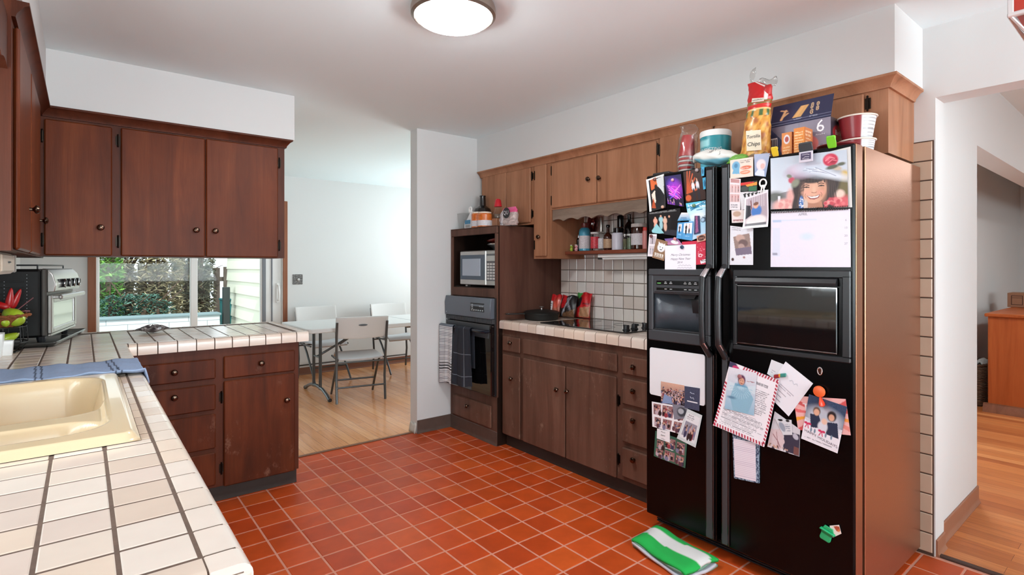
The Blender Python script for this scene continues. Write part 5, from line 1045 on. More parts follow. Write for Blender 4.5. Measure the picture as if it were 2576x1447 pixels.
card('side_print', '', '', [(x0, yb, zc), (x1, yb, zc), (x1, yb, TOP+.001), (x0, yb, TOP+.001)], [('bg', S(58, 50, 58)), ('e', .36, .36, .28, .2, S(150, 40, 44), .04), ('r', .15, .7, .3, .78, S(170, 170, 180)), ('l', [(.5, .8), (.62, .7)], .012, S(190, 140, 110)), ('l', [(.46, .68), (.6, .82)], .012, S(190, 140, 110))], .0003, (60, 50), parent=t, N=(0, -1, 0), extra=stxt)
fz_ = onx(2090, 236, x0+.03).z
Lf = [('bg', S(44, 48, 78)), ('r', 0, .78, 1, .81, S(120, 126, 150)), ('r', 0, .9, 1, .92, S(120, 126, 150)), ('r', 0, .92, 1, 1, S(34, 40, 70))] + [('l', p, .022, S(222, 172, 126)) for p in ([(.18, .72), (.24, .3)], [(.2, .6), (.28, .45)], [(.16, .28), (.26, .35)])] + [('l', [(.38+.02*k, .72), (.5+.018*k, .25)], .012, jit(S(220, 170, 110), .12)) for k in range(7)] + [('e', .72+.05*math.cos(k*2.1)*(1+k % 3*.4), .45+.2*math.sin(k*1.7), .022, .06, S(222, 190, 150)) for k in range(11)] + [('e', .72+.05*math.cos(k*2.1)*(1+k % 3*.4), .45+.2*math.sin(k*1.7), .010, .03, S(90, 70, 70)) for k in range(11)] + [('lines', .4, .74, .55, .86, 1, S(150, 156, 176)), ('lines', .66, .72, .82, .86, 1, S(150, 156, 176))]
card('top_flap', '', '', [(x0+.035, ya, fz_), (x0+.035, yb, fz_), (x0+.001, yb, zc), (x0+.001, ya, zc)], Lf, .0, (110, 50), th=.002, parent=t)
# two orange boxes of baking soda
OR = S(226, 132, 44)
def sodabox(label, ua, ub, vt, x, d, layers):
    a, b = onx(ua, vt, x), onx(ub, vt, x); z = a.z
    t = thing('baking_soda_box', label, 'box', (x+d/2, (a.y+b.y)/2, TOP))
    MB().box((x, b.y, TOP), (x+d, a.y, z), .001, 0, S(206, 116, 44)).build('box_body', PAINTED, t)
    card('front_print', '', '', [(x, a.y, z), (x, b.y, z), (x, b.y, TOP), (x, a.y, TOP)], layers, .0003, (40, 56), parent=t)
    card('side_print', '', '', [(x, b.y, z), (x+d, b.y, z), (x+d, b.y, TOP), (x, b.y, TOP)], [('bg', S(196, 112, 56)), ('lines', .08, .08, .92, .92, 7, S(232, 190, 150)), ('n', .04)], .0003, (44, 44), parent=t, N=(0, -1, 0))
sodabox('narrow orange baking soda box with a round white emblem, in front of the pasta carton', 1967, 1992, 336, 2.36, .035, [('bg', OR), ('e', .5, .26, .3, .17, W8), ('e', .5, .26, .2, .11, S(180, 60, 44)), ('lines', .1, .5, .9, .95, 4, S(248, 206, 150))])
sodabox('wide orange baking soda box covered in small print, in front of the pasta carton', 1997, 2024, 324, 2.345, .075, [('bg', OR), ('lines', .06, .12, .95, .95, 9, S(250, 214, 160))])
# paper tubs
cx, cyb = 2.52, .845
def tubp(th, f):
    if f > .93: return S(226, 216, 206)
    return S(222, 218, 216) if -2.6 < ((th-1.2+math.pi) % (2*math.pi))-math.pi < -.6 or False else S(140, 30, 36)
def ptub(label, z, h, r0, r1, cx, cyb, seed):
    t = thing('paper_tub', label, 'tub', (cx, cyb, z))
    mb = MB(); rings = [(z, r0*.96, r0*.96, cx, cyb), (z+.004, r0, r0, cx, cyb), (z+h*.94, r1, r1, cx, cyb)]
    def cf(th, f):   # pale nutrition panel faces the room on the near side
        d = (th-math.radians(255)+math.pi) % (2*math.pi)-math.pi
        if abs(d) < .75: return S(214, 212, 212) if (abs(d) > .68 or math.sin(f*80) > -.5) else S(150, 148, 150)
        return S(134, 30, 36)
    bag(mb, rings, m=40, n=72, colfn=cf); mb.build('tub_body', PAINTED, t)
    MB().tube([(cx+(r1+.002)*math.cos(a), cyb+(r1+.002)*math.sin(a), z+h*.95) for a in np.linspace(0, 2*math.pi, 41)[:-1]], .0035, 8, closed=True).build('rolled_rim', mk('tub_rim', S(226, 214, 202), .5), t)
ptub('lower of the two stacked red paper tubs on the refrigerator', TOP, .062, .056, .064, cx, cyb, 1)
ptub('upper red paper tub with a pale label, stacked on the other on the refrigerator', TOP+.0635, .098, .053, .068, cx+.002, cyb, 2)
pl = MB(); pl.grid([[(2.365+r*math.cos(a)*1.0, .86+r*math.sin(a), TOP+.003+.018*(r/.075)**2) for a in np.linspace(0, 2*math.pi, 29)[:-1]] for r in (.03, .05, .068, .075)], 0, None, wrap=True); pl.f.append(list(range(28))); pl.m.append(0)
tag(pl.build('paper_plate', mk('red_paper', S(120, 32, 36), .5), solid=.002), 'small red paper bowl lying at the front right corner of the refrigerator top', 'bowl')
tr_ = MB().box((2.50, 1.60, TOP), (2.66, 1.705, TOP+.006), .002).box((2.50, 1.60, TOP+.006), (2.505, 1.705, TOP+.022), .001).box((2.655, 1.60, TOP+.006), (2.66, 1.705, TOP+.022), .001)
tag(tr_.build('tray', CHAR), 'black tray edge behind the party cups on the refrigerator', 'tray')
# ================================================================ jars and bottles on the spice shelf (z = 1.449)
SZ = 1.4495
g6 = lambda a, b: (1400+a/7.233, 480+b/7.233)
def spot(a, x): u, v = g6(a, 1060); return onx(u, v, x).y
def hz(b, a, x): u, v = g6(a, b); return onx(u, v, x).z
def wd(a0, a1, x): return abs(spot(a0, x)-spot(a1, x))/2
def jar(name, label, a0, a1, bt, x, prof, mat, parts=(), z=None):
    """prof: (radius share, height share); parts: (name, material, r share, h0, h1)"""
    x = float(x); r = wd(a0, a1, x); y = spot((a0+a1)/2, x); H = hz(bt, (a0+a1)/2, x)-SZ if z is None else z
    t = thing(name, label, name.split('_')[-1], (x, y, SZ))
    MB().lathe([(r*p, H*h) for p, h in prof], (x, y, SZ), (0, 0, 1), 20).build('body', mat, t)
    for n_, m_, rr, h0, h1 in parts: MB().lathe([(r*rr*.96, H*h0), (r*rr, H*(h0+.01)), (r*rr, H*(h1-.01)), (r*rr*.94, H*h1)], (x, y, SZ), (0, 0, 1), 20).build(n_, m_, t)
    return t
cylp = [(.9, 0), (1, .02), (1, .97), (.9, 1)]
shp = [(.9, 0), (1, .02), (1, .60), (.85, .68), (.4, .78), (.36, .86)]
lab = mk('pale_label', S(206, 202, 206), .5, var=.3, vs=200); AMB = mk('dark_amber_glass', S(58, 28, 20), .08, coat=.3); DKG = mk('dark_wine_glass', S(20, 18, 18), .07, coat=.4)
WINE = glass_thin('red_wine_glass', (.5, .22, .24), .1)
def fig(label, a, x, c, b):
    u = spot(a, x); t = thing('figurine', label, 'figurine', (x, u, SZ)); h = .036
    mb = MB()
    for s in (-1, 1): mb.ball((x-.003, u+s*.0075, SZ+.005), .006, 10, col=c).tube([(x, u+s*.010, SZ+.022), (x-.008, u+s*.012, SZ+.013)], .0035, 7, col=c)
    mb.ball((x, u, SZ+.015), .0125, 14, col=b, sz=1.1).ball((x-.001, u, SZ+.036), .0115, 14, col=c)
    mb.build('body', PAINTED, t)
    mb = MB()
    for s in (-1, 1): mb.ball((x-.006, u+s*.0055, SZ+.046), .0045, 8, col=S(232, 236, 226)).ball((x-.0098, u+s*.0055, SZ+.0465), .0018, 6, col=BK)
    mb.build('eyes', PAINTED, t)
fig('small green figurine at the far end of the spice shelf', 275, 2.88, S(150, 180, 60), S(190, 200, 80)); fig('small pink figurine beside the green one on the spice shelf', 362, 2.88, S(214, 150, 156), S(230, 170, 176))
jar('pepper_bottle', 'short dark bottle with a chrome spout behind the pink figurine', 372, 424, 815, 2.945, [(.9, 0), (1, .03), (1, .7), (.7, .8), (.3, .86), (.25, 1)], BLACK, [('spout', CHROME, .35, .86, 1.04)])
jar('spray_bottle', 'blue bottle with a brown cap on the spice shelf', 436, 590, 588, 2.92, [(.92, 0), (1, .02), (1, .66), (.92, .76), (.62, .83)], mk('blue_can', S(70, 156, 186), .3, coat=.3), [('cap', mk('brown_cap', S(110, 48, 44), .3), .62, .83, 1.0), ('label', lab, 1.012, .08, .55)])
x = 3.0; y = spot(666, x); r = wd(580, 752, x); Hb, Ht = hz(745, 666, x)-SZ, hz(485, 666, x)-SZ
wg = thing('wine_glass', 'dark red wine glass behind the small jars on the spice shelf', 'glass', (x, y, SZ))
MB().lathe([(.03, 0), (.03, .003), (.006, .008), (.0045, Hb*.9), (r*.5, Hb), (r*.95, Hb+(Ht-Hb)*.4), (r*.9, Hb+(Ht-Hb)*.75), (r*.78, Ht)], (x, y, SZ), (0, 0, 1), 20).build('bowl_and_stem', WINE, wg)
jar('sauce_jar', 'small glass jar with a red and white label on the spice shelf', 640, 758, 755, 2.905, cylp, GLASS, [('label', mk('red_label', S(196, 60, 72), .4, var=.5, vs=90), 1.02, .12, .75), ('lid', WHITE, 1.0, .9, 1.0)])
jar('oil_bottle', 'tall clear glass bottle with a steel top between the jars on the spice shelf', 766, 866, 470, 2.915, [(.8, 0), (.9, .02), (.9, .5), (.55, .6), (.5, .95)], GLASS, [('pourer', STEEL, .55, .55, 1.0), ('label', lab, .93, .06, .36)])
jar('sauce_bottle', 'brown sauce bottle with a thin dark neck and tan label on the spice shelf', 872, 1000, 622, 2.90, [(.92, 0), (1, .03), (1, .5), (.8, .6), (.34, .7), (.28, .92)], AMB, [('cap', BLACK, .42, .9, 1.0), ('label', mk('tan_label', S(176, 146, 116), .5, var=.2, vs=120), 1.015, .08, .45)])
jar('spice_jar', 'white spice jar with a black lid on the spice shelf', 1030, 1195, 680, 2.90, [(.95, 0), (1, .02), (1, .74), (.9, .78)], mk('milk_white', S(206, 206, 218), .3), [('lid', BLACK, .78, .78, 1.0)])
jar('pepper_grinder', 'tall black and chrome grinder behind the white spice jar', 1112, 1216, 445, 2.985, [(.9, 0), (1, .02), (.8, .4), (.7, .5), (.9, .6), (.9, .97), (.5, 1)], BLACK, [('chrome_band', CHROME, .95, .6, .66)])
jar('herb_jar', 'slim clear herb jar left of the green herb jar on the spice shelf', 1214, 1286, 790, 2.90, cylp, GLASS, [('herbs', mk('dried_herbs', S(90, 92, 66), .9, var=.4, vs=300), .85, .03, .7), ('lid', STEEL, 1.0, .88, 1.0)])
jar('herb_jar', 'wider clear jar of green herbs beside the large brown jar', 1290, 1380, 785, 2.90, cylp, GLASS, [('herbs', mk('green_herbs', S(96, 110, 84), .9, var=.4, vs=300), .85, .03, .75), ('lid', mk('pale_lid', S(206, 210, 204), .4), 1.0, .88, 1.0)])
jar('wine_bottle', 'black wine bottle at the back of the spice shelf', 1252, 1396, 430, 2.985, [(.9, 0), (1, .02), (1, .62), (.85, .7), (.36, .8), (.33, .97), (.38, 1)], DKG)
jar('large_jar', 'large brown jar with a white lid on the spice shelf', 1384, 1602, 600, 2.915, [(.92, 0), (1, .03), (1, .84), (.94, .88)], AMB, [('lid', WHITE, 1.0, .86, 1.0), ('label', lab, 1.012, .16, .62)])
jar('seasoning_bottle', 'red topped seasoning bottle at the refrigerator end of the spice shelf', 1574, 1660, 665, 2.90, [(.95, 0), (1, .02), (1, .8), (.8, .86)], mk('pale_red_plastic', S(206, 130, 126), .4), [('cap', mk('red_cap', S(214, 62, 56), .4), .85, .84, 1.0)])
# ================================================================ on the oven tower (z = 1.643)
SZ = TZ+.0065
g6 = lambda a, b: (1120+a/12.06, 480+b/12.06)
def spot(a, x): u, v = g6(a, 1100); return onx(u, v, x).y
x = 2.50; ya_, yb_ = spot(315, x), spot(470, x); zt_ = hz(740, 400, x)
cc = thing('plastic_cup', 'clear square plastic container at the far end of the tower top', 'container', (x, (ya_+yb_)/2, SZ))
yc = (ya_+yb_)/2; yc = min(yc, 3.76)
P = [[(x+a*w, yc+b*w, z) for a, b in ((-1, -1), (0, -1), (1, -1), (1, 0), (1, 1), (0, 1), (-1, 1), (-1, 0))] for w, z in ((.035, SZ+.002), (.043, zt_), (.047, zt_+.003))]
m_ = MB().grid(P, wrap=True); m_.f.append(list(range(8))); m_.m.append(0); m_.build('cup', GLASS, cc, solid=.0015)
x = 2.455; y = spot(690, x)
t = thing('flour_bag', 'white paper bag with a blue panel and a curled top on the oven tower', 'bag', (x+.03, y, SZ))
z1 = hz(800, 690, x)
mb = MB().prism([(x, y+.052, SZ), (x, y-.046, SZ), (x+.004, y-.046, z1-.03), (x+.01, y-.030, z1+.035), (x+.01, y-.018, z1+.04), (x+.004, y+.03, z1-.03), (x, y+.052, SZ+.05)], (.07, 0, 0), 0, S(226, 228, 230))
mb.box((x-.0012, y-.034, hz(1010, 690, x)), (x, y+.044, hz(890, 690, x)), 0, 0, S(48, 126, 164)).box((x-.001, y-.03, hz(1120, 690, x)), (x, y+.04, hz(1020, 690, x)), 0, 0, S(206, 206, 204)).box((x+.002, y-.049, SZ+.001), (x+.068, y-.0458, SZ+.075), 0, 0, S(40, 84, 140))
for k in range(9): mb.box((x-.002, y-.026+.007*k, hz(1110, 690, x)), (x-.001, y-.0235+.007*k, hz(1035, 690, x)), 0, 0, S(120, 116, 112))
mb.build('bag_body', PAINTED, t)
zc_ = hz(570, 680, x); MB().tube([(x+.03, y+.004+.020*math.cos(a)*(1-a/11), zc_+.024*math.sin(a)*(1-a/11)) for a in np.linspace(-1.2, 6.5, 26)] , .007, 8).tube([(x+.03, y-.028, z1+.02), (x+.03, y-.02, zc_-.022), (x+.03, y+.006, zc_-.018)], .008, 8).build('curled_top', mk('white_paper', S(232, 232, 230), .6), t)
x = 2.64; wbx, = [jar('wine_bottle', 'dark green wine bottle behind the orange jars on the oven tower', 985, 1290, 155, x, [(.9, 0), (1, .02), (1, .56), (.9, .62), (.6, .67), (.36, .71), (.33, .97), (.37, .975), (.37, 1)], DKG)]
for (a0, a1), l, xx in (((868, 1068), 'left jar of orange sauce beside the blue panelled bag on the oven tower', 2.462), ((1066, 1332), 'wider jar of orange sauce in front of the wine bottle on the oven tower', 2.462)):
    jar('sauce_jar', l, a0, a1, 650, xx, [(.92, 0), (1, .03), (1, .82), (.85, .9)], mk('orange_sauce', S(204, 106, 40), .25, var=.25, vs=60, coat=.5), [('lid', mk('cream_lid', S(226, 214, 200), .35), .9, .9, 1.0), ('label', lab, 1.015, .08, .45)])
x = 2.50; ya_, yb_ = spot(1345, x), spot(1560, x); zb_ = hz(845, 1450, x)
tag(MB().box((x, yb_, SZ), (x+.09, ya_, zb_), .002).build('wooden_box', mk('small_box_wood', S(160, 112, 84), .6)), 'small brown wooden box under the red-capped bottle on the oven tower', 'box')
y = spot(1462, x); H = hz(240, 1462, x)-zb_; r = wd(1340, 1560, x)
t = thing('hot_sauce_bottle', 'clear bottle with a red cap standing on the small brown box', 'bottle', (x+.045, y, zb_))
MB().lathe([(r*.85, 0), (r*.95, .004), (r*.9, H*.22), (r*.6, H*.36), (r*.42, H*.62)], (x+.045, y, zb_+.001), (0, 0, 1), 18).build('bottle_body', GLASS, t)
MB().lathe([(r*.6, .004), (r*.7, H*.1), (r*.62, H*.22), (.004, H*.24)], (x+.045, y, zb_+.002), (0, 0, 1), 16).build('contents', mk('grey_spice', S(120, 108, 96), .8, var=.3, vs=300), t)
MB().lathe([(r*.62, H*.6), (r*.66, H*.62), (r*.5, H*.92), (r*.3, H*1.0), (.002, H)], (x+.045, y, zb_+.001), (0, 0, 1), 18).build('cap', mk('crimson_cap', S(190, 30, 44), .3), t)
x = 2.47; y = spot(1790, x); w = wd(1540, 2040, x); H = hz(520, 1790, x)-SZ
def qcol(th, f):
    d = math.cos(th-math.pi)   # toward the room
    if f > .82: return S(220, 90, 140)
    y_ = math.sin(th)
    if y_ > .25: return S(222, 220, 226) if math.sin(th*14) > -.6 else S(120, 112, 116)
    return S(216, 80, 130) if f > .62 else jit(S(176, 160, 156), .35)
t = thing('quinoa_bag', 'pink and white bag with a black emblem at the near end of the oven tower', 'bag', (x+.03, y, SZ))
mb = MB(); bag(mb, [(SZ, .042, w*.9, x+.045, y), (SZ+.02, .046, w*.98, x+.045, y), (SZ+H*.6, .042, w, x+.045, y), (SZ+H*.85, .026, w*.9, x+.045, y-.008), (SZ+H*1.05, .006, w*.7, x+.045, y-.012)], m=26, n=44, noise=.03, seed=4, colfn=qcol)
mb.lathe([(.040, 0), (.040, .003), (.002, .004)], (x-.0, y-.026, SZ+H*.70), (-1, 0, 0), 20, col=S(24, 22, 26)); text(mb, "QU", (x-.0055, y-.026, SZ+H*.70), (0, -1, 0), (0, 0, 1), .042, S(236, 232, 236))
mb.build('bag_body', PAINTED, t, ang=60)
# ================================================================ on the range worktop
c = Vector((2.70, 3.015, CT)); R_ = .132
t = thing('cast_iron_skillet', 'black lidded cast iron skillet beside the oven tower', 'skillet', c)
MB().lathe([(R_*.88, 0), (R_*.93, .004), (R_, .045), (R_*1.03, .047), (R_*1.03, .051)], c+Vector((0, 0, .001)), (0, 0, 1), 40).build('pan', IRON, t)
MB().lathe([(R_*1.02, .0515), (R_*1.03, .056), (R_*.9, .066), (R_*.5, .074), (.01, .076)], c, (0, 0, 1), 40).build('lid', IRON, t)
MB().lathe([(.007, .075), (.006, .088), (.016, .094), (.017, .099), (.004, .101)], c, (0, 0, 1), 16).build('lid_knob', STEEL, t)
d = Vector((2.452, 3.14, 0))-c; d.z = 0; L_ = d.length-R_; d.normalize(); s = Vector((-d.y, d.x, 0))
h0 = c+Vector((0, 0, .042))+d*R_*.99
mb = MB().prism([h0+s*.016, h0+d*L_*.3+s*.010, h0+d*L_*.8+s*.013, h0+d*L_+s*.008, h0+d*L_-s*.008, h0+d*L_*.8-s*.013, h0+d*L_*.3-s*.010, h0-s*.016], (0, 0, .009))
mb.build('handle', IRON, t, bevel=.003); MB().tube([h0+d*L_*.85+Vector((.006*math.cos(a), .006*math.sin(a), .0095)) for a in np.linspace(0, 6.28, 17)[:-1]], .002, 6, closed=True).build('handle_ring', CHROME, t)
RB, KB = S(200, 32, 38), S(34, 32, 34)
def snack(label, ua, ub, vt, vb, xb, layers, lean=.02, seed=1):
    a, b = onx(ua, vb, xb), onx(ub, vb, xb); H = onx((ua+ub)/2, vt, xb).z-CT; n = 22; P = []; C = []; im = paint(40, 40, layers, seed)
    for j in range(n):
        f = j/(n-1); row = []; cr = []
        for i in range(n):
            e = i/(n-1); puff = .022*math.sin(math.pi*e)**.6*math.sin(math.pi*min(1, f*1.08))**.6+.003*math.sin(e*17+f*9+seed)
            y = a.y+(b.y-a.y)*e*(1-.04*math.sin(math.pi*f)); row.append((xb+lean*f-puff, y, CT+.012+H*f+.005*math.sin(e*9+seed)*f)); cr.append(tuple(im[int((1-f)*39), int(e*39)]))
        P.append(row); C.append(cr)
    bk = [[(2*(xb+lean*(j/(n-1)))+.004-p[0], p[1], p[2]) for p in r] for j, r in enumerate(P)]
    o = MB().grid(P, 0, C).grid(bk, 0, C).build('snack_bag', PAINTED, ang=60); return tag(o, label, 'bag')
RL = [('g', RB, S(170, 120, 90), 'y'), ('r', 0, 0, .35, 1, W8), ('r', 0, 0, .35, .3, RB), ('lines', .03, .35, .3, .95, 6, KB), ('e', .7, .4, .2, .2, S(220, 90, 70)), ('n', .15)]
snack('red and white snack bag behind the skillet, against the splash tiles', 1382, 1406, 746, 790, 2.875, RL, .035, 1)
snack('crumpled black and red snack bag in the middle of the three by the cooktop', 1407, 1445, 748, 797, 2.90, [('bg', KB), ('p', [(0, 0), (.3, 0), (.45, .5), (.1, .6)], RB), ('l', [(.2, .9), (.6, .1)], .05, S(170, 172, 180)), ('l', [(.4, .1), (.9, .9)], .05, S(150, 152, 160)), ('p', [(.3, .8), (1, .6), (1, 1), (.2, 1)], S(120, 86, 62)), ('n', .4)], .04, 2)
snack('red snack bag with black lettering standing by the cooktop', 1447, 1483, 741, 797, 2.965, [('bg', RB), ('p', [(0, 0), (.35, 0), (.3, .2), (0, .22)], S(70, 150, 70)), ('p', [(0, .25), (.4, .15), (.45, .5), (.1, .6)], KB), ('lines', .45, .32, .98, .48, 1, KB), ('p', [(.35, .62), (1, .5), (1, 1), (.3, 1)], S(190, 140, 104)), ('n', .18)], .03, 3)
# ================================================================ on the left worktop
t = thing('toaster_oven', 'black and steel toaster oven on a dark tray in the corner of the worktop', 'toaster oven', (-.232, 3.82, CT), math.radians(-10))
B = lambda m, *a, **k: m.build(*a, t, local=True, **k)
STB = mk('oven_side_black', S(20, 20, 20), .4)
mb = MB().box((-.165, -.272, .045), (.118, .272, .385), .012)
for c_ in (-.06, .02):
    for k in range(9): mb.box((c_-.035, -.2735, .08+.03*k), (c_+.035, -.2715, .087+.03*k), .001)
B(mb, 'body', STB)
mb = MB()
for k in range(18): mb.box((.0635, -.2737, .075+.0165*k), (.0665, -.2718, .0785+.0165*k))
for k in range(6): mb.box((-.02, -.2737, .24+.0165*k), (-.017, -.2718, .2435+.0165*k))
B(mb, 'vent_dots', mk('vent_dot', S(150, 156, 160), .4))
dsh = mk('graphite_trim', S(92, 88, 84), .35, .6)
B(MB().box((.1185, -.275, .05), (.140, .275, .388), .006), 'front_frame', dsh)
B(MB().prism([(.1405, -.268, .268), (.170, -.268, .272), (.176, -.268, .31), (.162, -.268, .36), (.1405, -.268, .385)], (0, .536, 0)), 'control_panel', STEEL, bevel=.004)
cpn = B(MB().obox((.172, .015, .312), (.0015, 0, -.0005), (0, .225, 0), (.0, 0, .022), .001), 'control_band', BLACKP)
for k in range(4):
    y = -.13+.105*k
    MB().lathe([(.021, 0), (.021, .012), (.017, .017), (.004, .018)], (.173, y, .312), (1, 0, -.1), 18).build('knob', BLACKP, t, local=True)
    MB().tube([(.186, y+.021*math.cos(a), .311+.021*math.sin(a)) for a in np.linspace(0, 6.283, 21)[:-1]], .0028, 6, closed=True).build('knob_ring', CHROME, t, local=True)
mb = MB()
for a, b in (((.1405, -.262, .062), (.158, -.225, .255)), ((.1405, .225, .062), (.158, .262, .255)), ((.1405, -.225, .062), (.158, .225, .088)), ((.1405, -.225, .215), (.158, .225, .255))): mb.box(a, b, .004)
dd = B(mb, 'door', STEEL)
MB().box((.146, -.226, .087), (.152, .226, .216), .001).build('door_glass', mk('mirror_glass', S(170, 172, 172), .06, .85), dd, local=True)
MB().box((.183, -.262, .232), (.200, .262, .256), .006).box((.157, -.245, .236), (.184, -.225, .252), .003).box((.157, .225, .236), (.184, .245, .252), .003).build('door_handle', STEEL, dd, local=True)
B(MB().box((.1405, -.262, .048), (.155, .262, .060), .003), 'crumb_tray', STEEL)
for x in (-.13, .11):
    for y in (-.23, .23): B(MB().lathe([(.014, .0), (.02, .028), (.02, .036)], (x, y, .0105), (0, 0, 1), 10), 'foot', BLACKP)
mb = MB().tube([(-.15, -.25, .405), (-.15, .25, .405), (.10, .25, .405), (.10, -.25, .405)], .0035, 6, closed=True)
for x, y in ((-.15, -.25), (-.15, .25), (.1, .25), (.1, -.25)): mb.cyl((x, y, .384), (x, y, .405), .0035, n=6)
B(mb, 'top_rail', BLACKP)
tr_ = MB(); tr_.grid([[(x, y, .0012+.022*max(0, (max(abs(x-.018)/.172, abs(y)/.335)-.86)/.14)**2) for x in np.linspace(-.154, .19, 24)] for y in np.linspace(-.335, .335, 40)])
o = tr_.build('tray', mk('tray_grey', S(62, 62, 60), .25), local=True, solid=.006); o.location = (-.232, 3.82, CT+.003); o.rotation_euler = (0, 0, math.radians(-10)); tag(o, 'dark grey rimmed tray under the toaster oven', 'tray')
# wire stand with a basket of produce
c = Vector((-.315, 3.42, CT))
WI = mk('black_wire', S(28, 26, 25), .4, .5)
st = thing('wire_stand', 'black wire two-tier stand holding the fruit basket beside the toaster oven', 'stand', c)
mb = MB(); circ = lambda r, z, n=24, cc=c: [cc+Vector((r*math.cos(a), r*math.sin(a), z)) for a in np.linspace(0, 2*math.pi, n+1)[:-1]]
for z, r in ((.004, .085), (.045, .112), (.118, .105)): mb.tube(circ(r, z), .003, 6, closed=True)
for k in range(10):
    a = k*.628; e = Vector((math.cos(a), math.sin(a), 0)); mb.tube([c+e*.085+Vector((0, 0, .004)), c+e*.112+Vector((0, 0, .045)), c+e*.106+Vector((0, 0, .118))], .0022, 5)
for k in range(-3, 4): mb.tube([c+Vector((.024*k, -.08, .004)), c+Vector((.024*k, .08, .004))], .0018, 5)
mb.build('wire_frame', WI, st)
bk = thing('fruit_basket', 'round wicker basket of peppers and green squash on the wire stand', 'basket', c+Vector((0, 0, .118)))
wk = wood('wicker', S(84, 44, 24), S(156, 92, 56), S(190, 126, 84), sc=(60, 60, 160), coat=0)
MB().grid([[c+Vector((r*math.cos(a), r*math.sin(a), z+.002*math.sin(a*18+z*700))) for a in np.linspace(0, 2*math.pi, 61)[:-1]] for r, z in ((.001, .122), (.075, .122), (.092, .14), (.104, .155), (.114, .167))], wrap=True).build('bowl', wk, bk, solid=.005)
MB().tube([c+Vector(((.116+.003*math.sin(a*24))*math.cos(a), (.116+.003*math.sin(a*24))*math.sin(a), .170+.002*math.cos(a*24))) for a in np.linspace(0, 2*math.pi, 121)[:-1]], .0065, 7, closed=True).build('braided_rim', wk, bk)
GRN_ = attr_mat('produce', .38, .2, nz=.15, ns=60)
def squash(label, p, q, r, name='chayote_squash'):
    p, q = Vector(p), Vector(q); t = thing(name, label, 'vegetable', p); n = 9
    pts = [p+(q-p)*(i/n) for i in range(n+1)]; rs = [max(.003, r*math.sin(math.pi*(.08+.86*i/n))**.55*(1.05-.2*i/n)) for i in range(n+1)]
    mb = MB(); mb.tube(pts, rs, 14, col=S(166, 190, 44)); mb.c = [jit(x, .12) for x in mb.c]; mb.build('flesh', GRN_, t, ang=80)
    MB().cyl(q, q+(q-p)*.08, .005, .004, 8, col=S(206, 196, 150)).build('stem', GRN_, t)
def pepper(label, p, d, L):
    p, d = Vector(p), Vector(d).normalized(); t = thing('red_pepper', label, 'vegetable', p)
    MB().tube([p+d*L*f+Vector((0, .004*math.sin(f*4), 0)) for f in (0, .2, .45, .7, .9, 1)], [.006, .015, .015, .011, .007, .002], 12, col=S(180, 24, 26)).build('flesh', GRN_, t, ang=80)
    MB().tube([p, p-d*.018], [.004, .003], 7, col=S(90, 120, 50)).build('stem', GRN_, t)
squash('large lime green squash lying across the fruit basket', ony(52, 812, 3.36), ony(14, 782, 3.41), .040)
squash('smaller green squash half hidden in the basket', ony(2, 812, 3.345), ony(24, 806, 3.34), .026)
squash('green squash with pale ribs lying inside the lower wire tier', c+Vector((-.02, -.05, .035)), c+Vector((.075, .0, .08)), .026)
pepper('red pepper standing tall at the back of the fruit basket', ony(20, 778, 3.45), ony(26, 742, 3.45)-ony(20, 778, 3.45), .10); pepper('red pepper leaning right in the fruit basket', ony(26, 780, 3.47), ony(44, 744, 3.47)-ony(26, 780, 3.47), .105); pepper('broad red pepper lying over the green squash in the basket', ony(24, 776, 3.42), ony(-4, 766, 3.43)-ony(24, 776, 3.42), .09)
MB_ = MB().tube([c+Vector((.03, -.02, .18)), c+Vector((.08, -.01, .20)), c+Vector((.13, .0, .25))], .0025, 6).tube([c+Vector((.06, -.02, .178)), c+Vector((.1, -.03, .19)), c+Vector((.115, .01, .186))], .004, 6)
tag(MB_.build('twisted_stem', mk('plum_stem', S(110, 50, 56), .5)), 'thin reddish stem sticking out of the fruit basket', 'stem')
def pot(name, label, p, w, d, h, z=0):
    p = Vector(p); t = 0; a = .85
    P = [[p+Vector((x*s, y*s, hh)) for x, y in ((-w, -d), (w, -d), (w, d), (-w, d))] for hh, s in ((.001, a), (h*.7, .97), (h, 1))]
    m = MB().grid(P, wrap=True); m.f.append([0, 1, 2, 3]); m.m.append(0)
    return tag(m.build(name, WHITE, solid=.003, bevel=.003), label, 'container')
pot('white_container', 'white plastic container beside the fruit basket, the taller of two', (-.318, 3.235, CT), .045, .04, .105)
pot('white_container', 'shorter white plastic container in front of the wire stand', (-.27, 3.29, CT+.0), .024, .024, .066)
# blue drying mat with dark stripes behind the sink
mb = MB(); P = []; C = []; nx, ny = 150, 26
for j in range(ny):
    row = []; cr = []
    for i in range(nx):
        x = -.44+.644*i/(nx-1); y = 2.375+.40*j/(ny-1)+.012*math.sin(i*.05)*(j/ny)
        z = CT+.008+.0035*math.sin(i*.13+j*.4)*math.sin(j*.5+i*.02)+.002*math.sin(i*.31)
        if y < 2.40: z += .016*(1-(y-2.375)/.025)
        if x > .178: z -= (x-.178)*2.0; x = .178+(x-.178)*.45
        row.append((x, y, max(z, CT+.0045) if x < .176 else z))
        k = any(abs(x-(a-.02*j/ny)) < .0026 for a in (-.285, -.268, -.125, -.108, .092, .109))
        cr.append(S(44, 52, 70) if k else jit(S(142, 160, 190), .03))
    P.append(row); C.append(cr)
mat_ = MB().grid(P, 0, C).build('drying_mat', CLOTH, solid=.004, ang=80); tag(mat_, 'pale blue cloth drying mat with dark stripes behind the sink', 'mat')
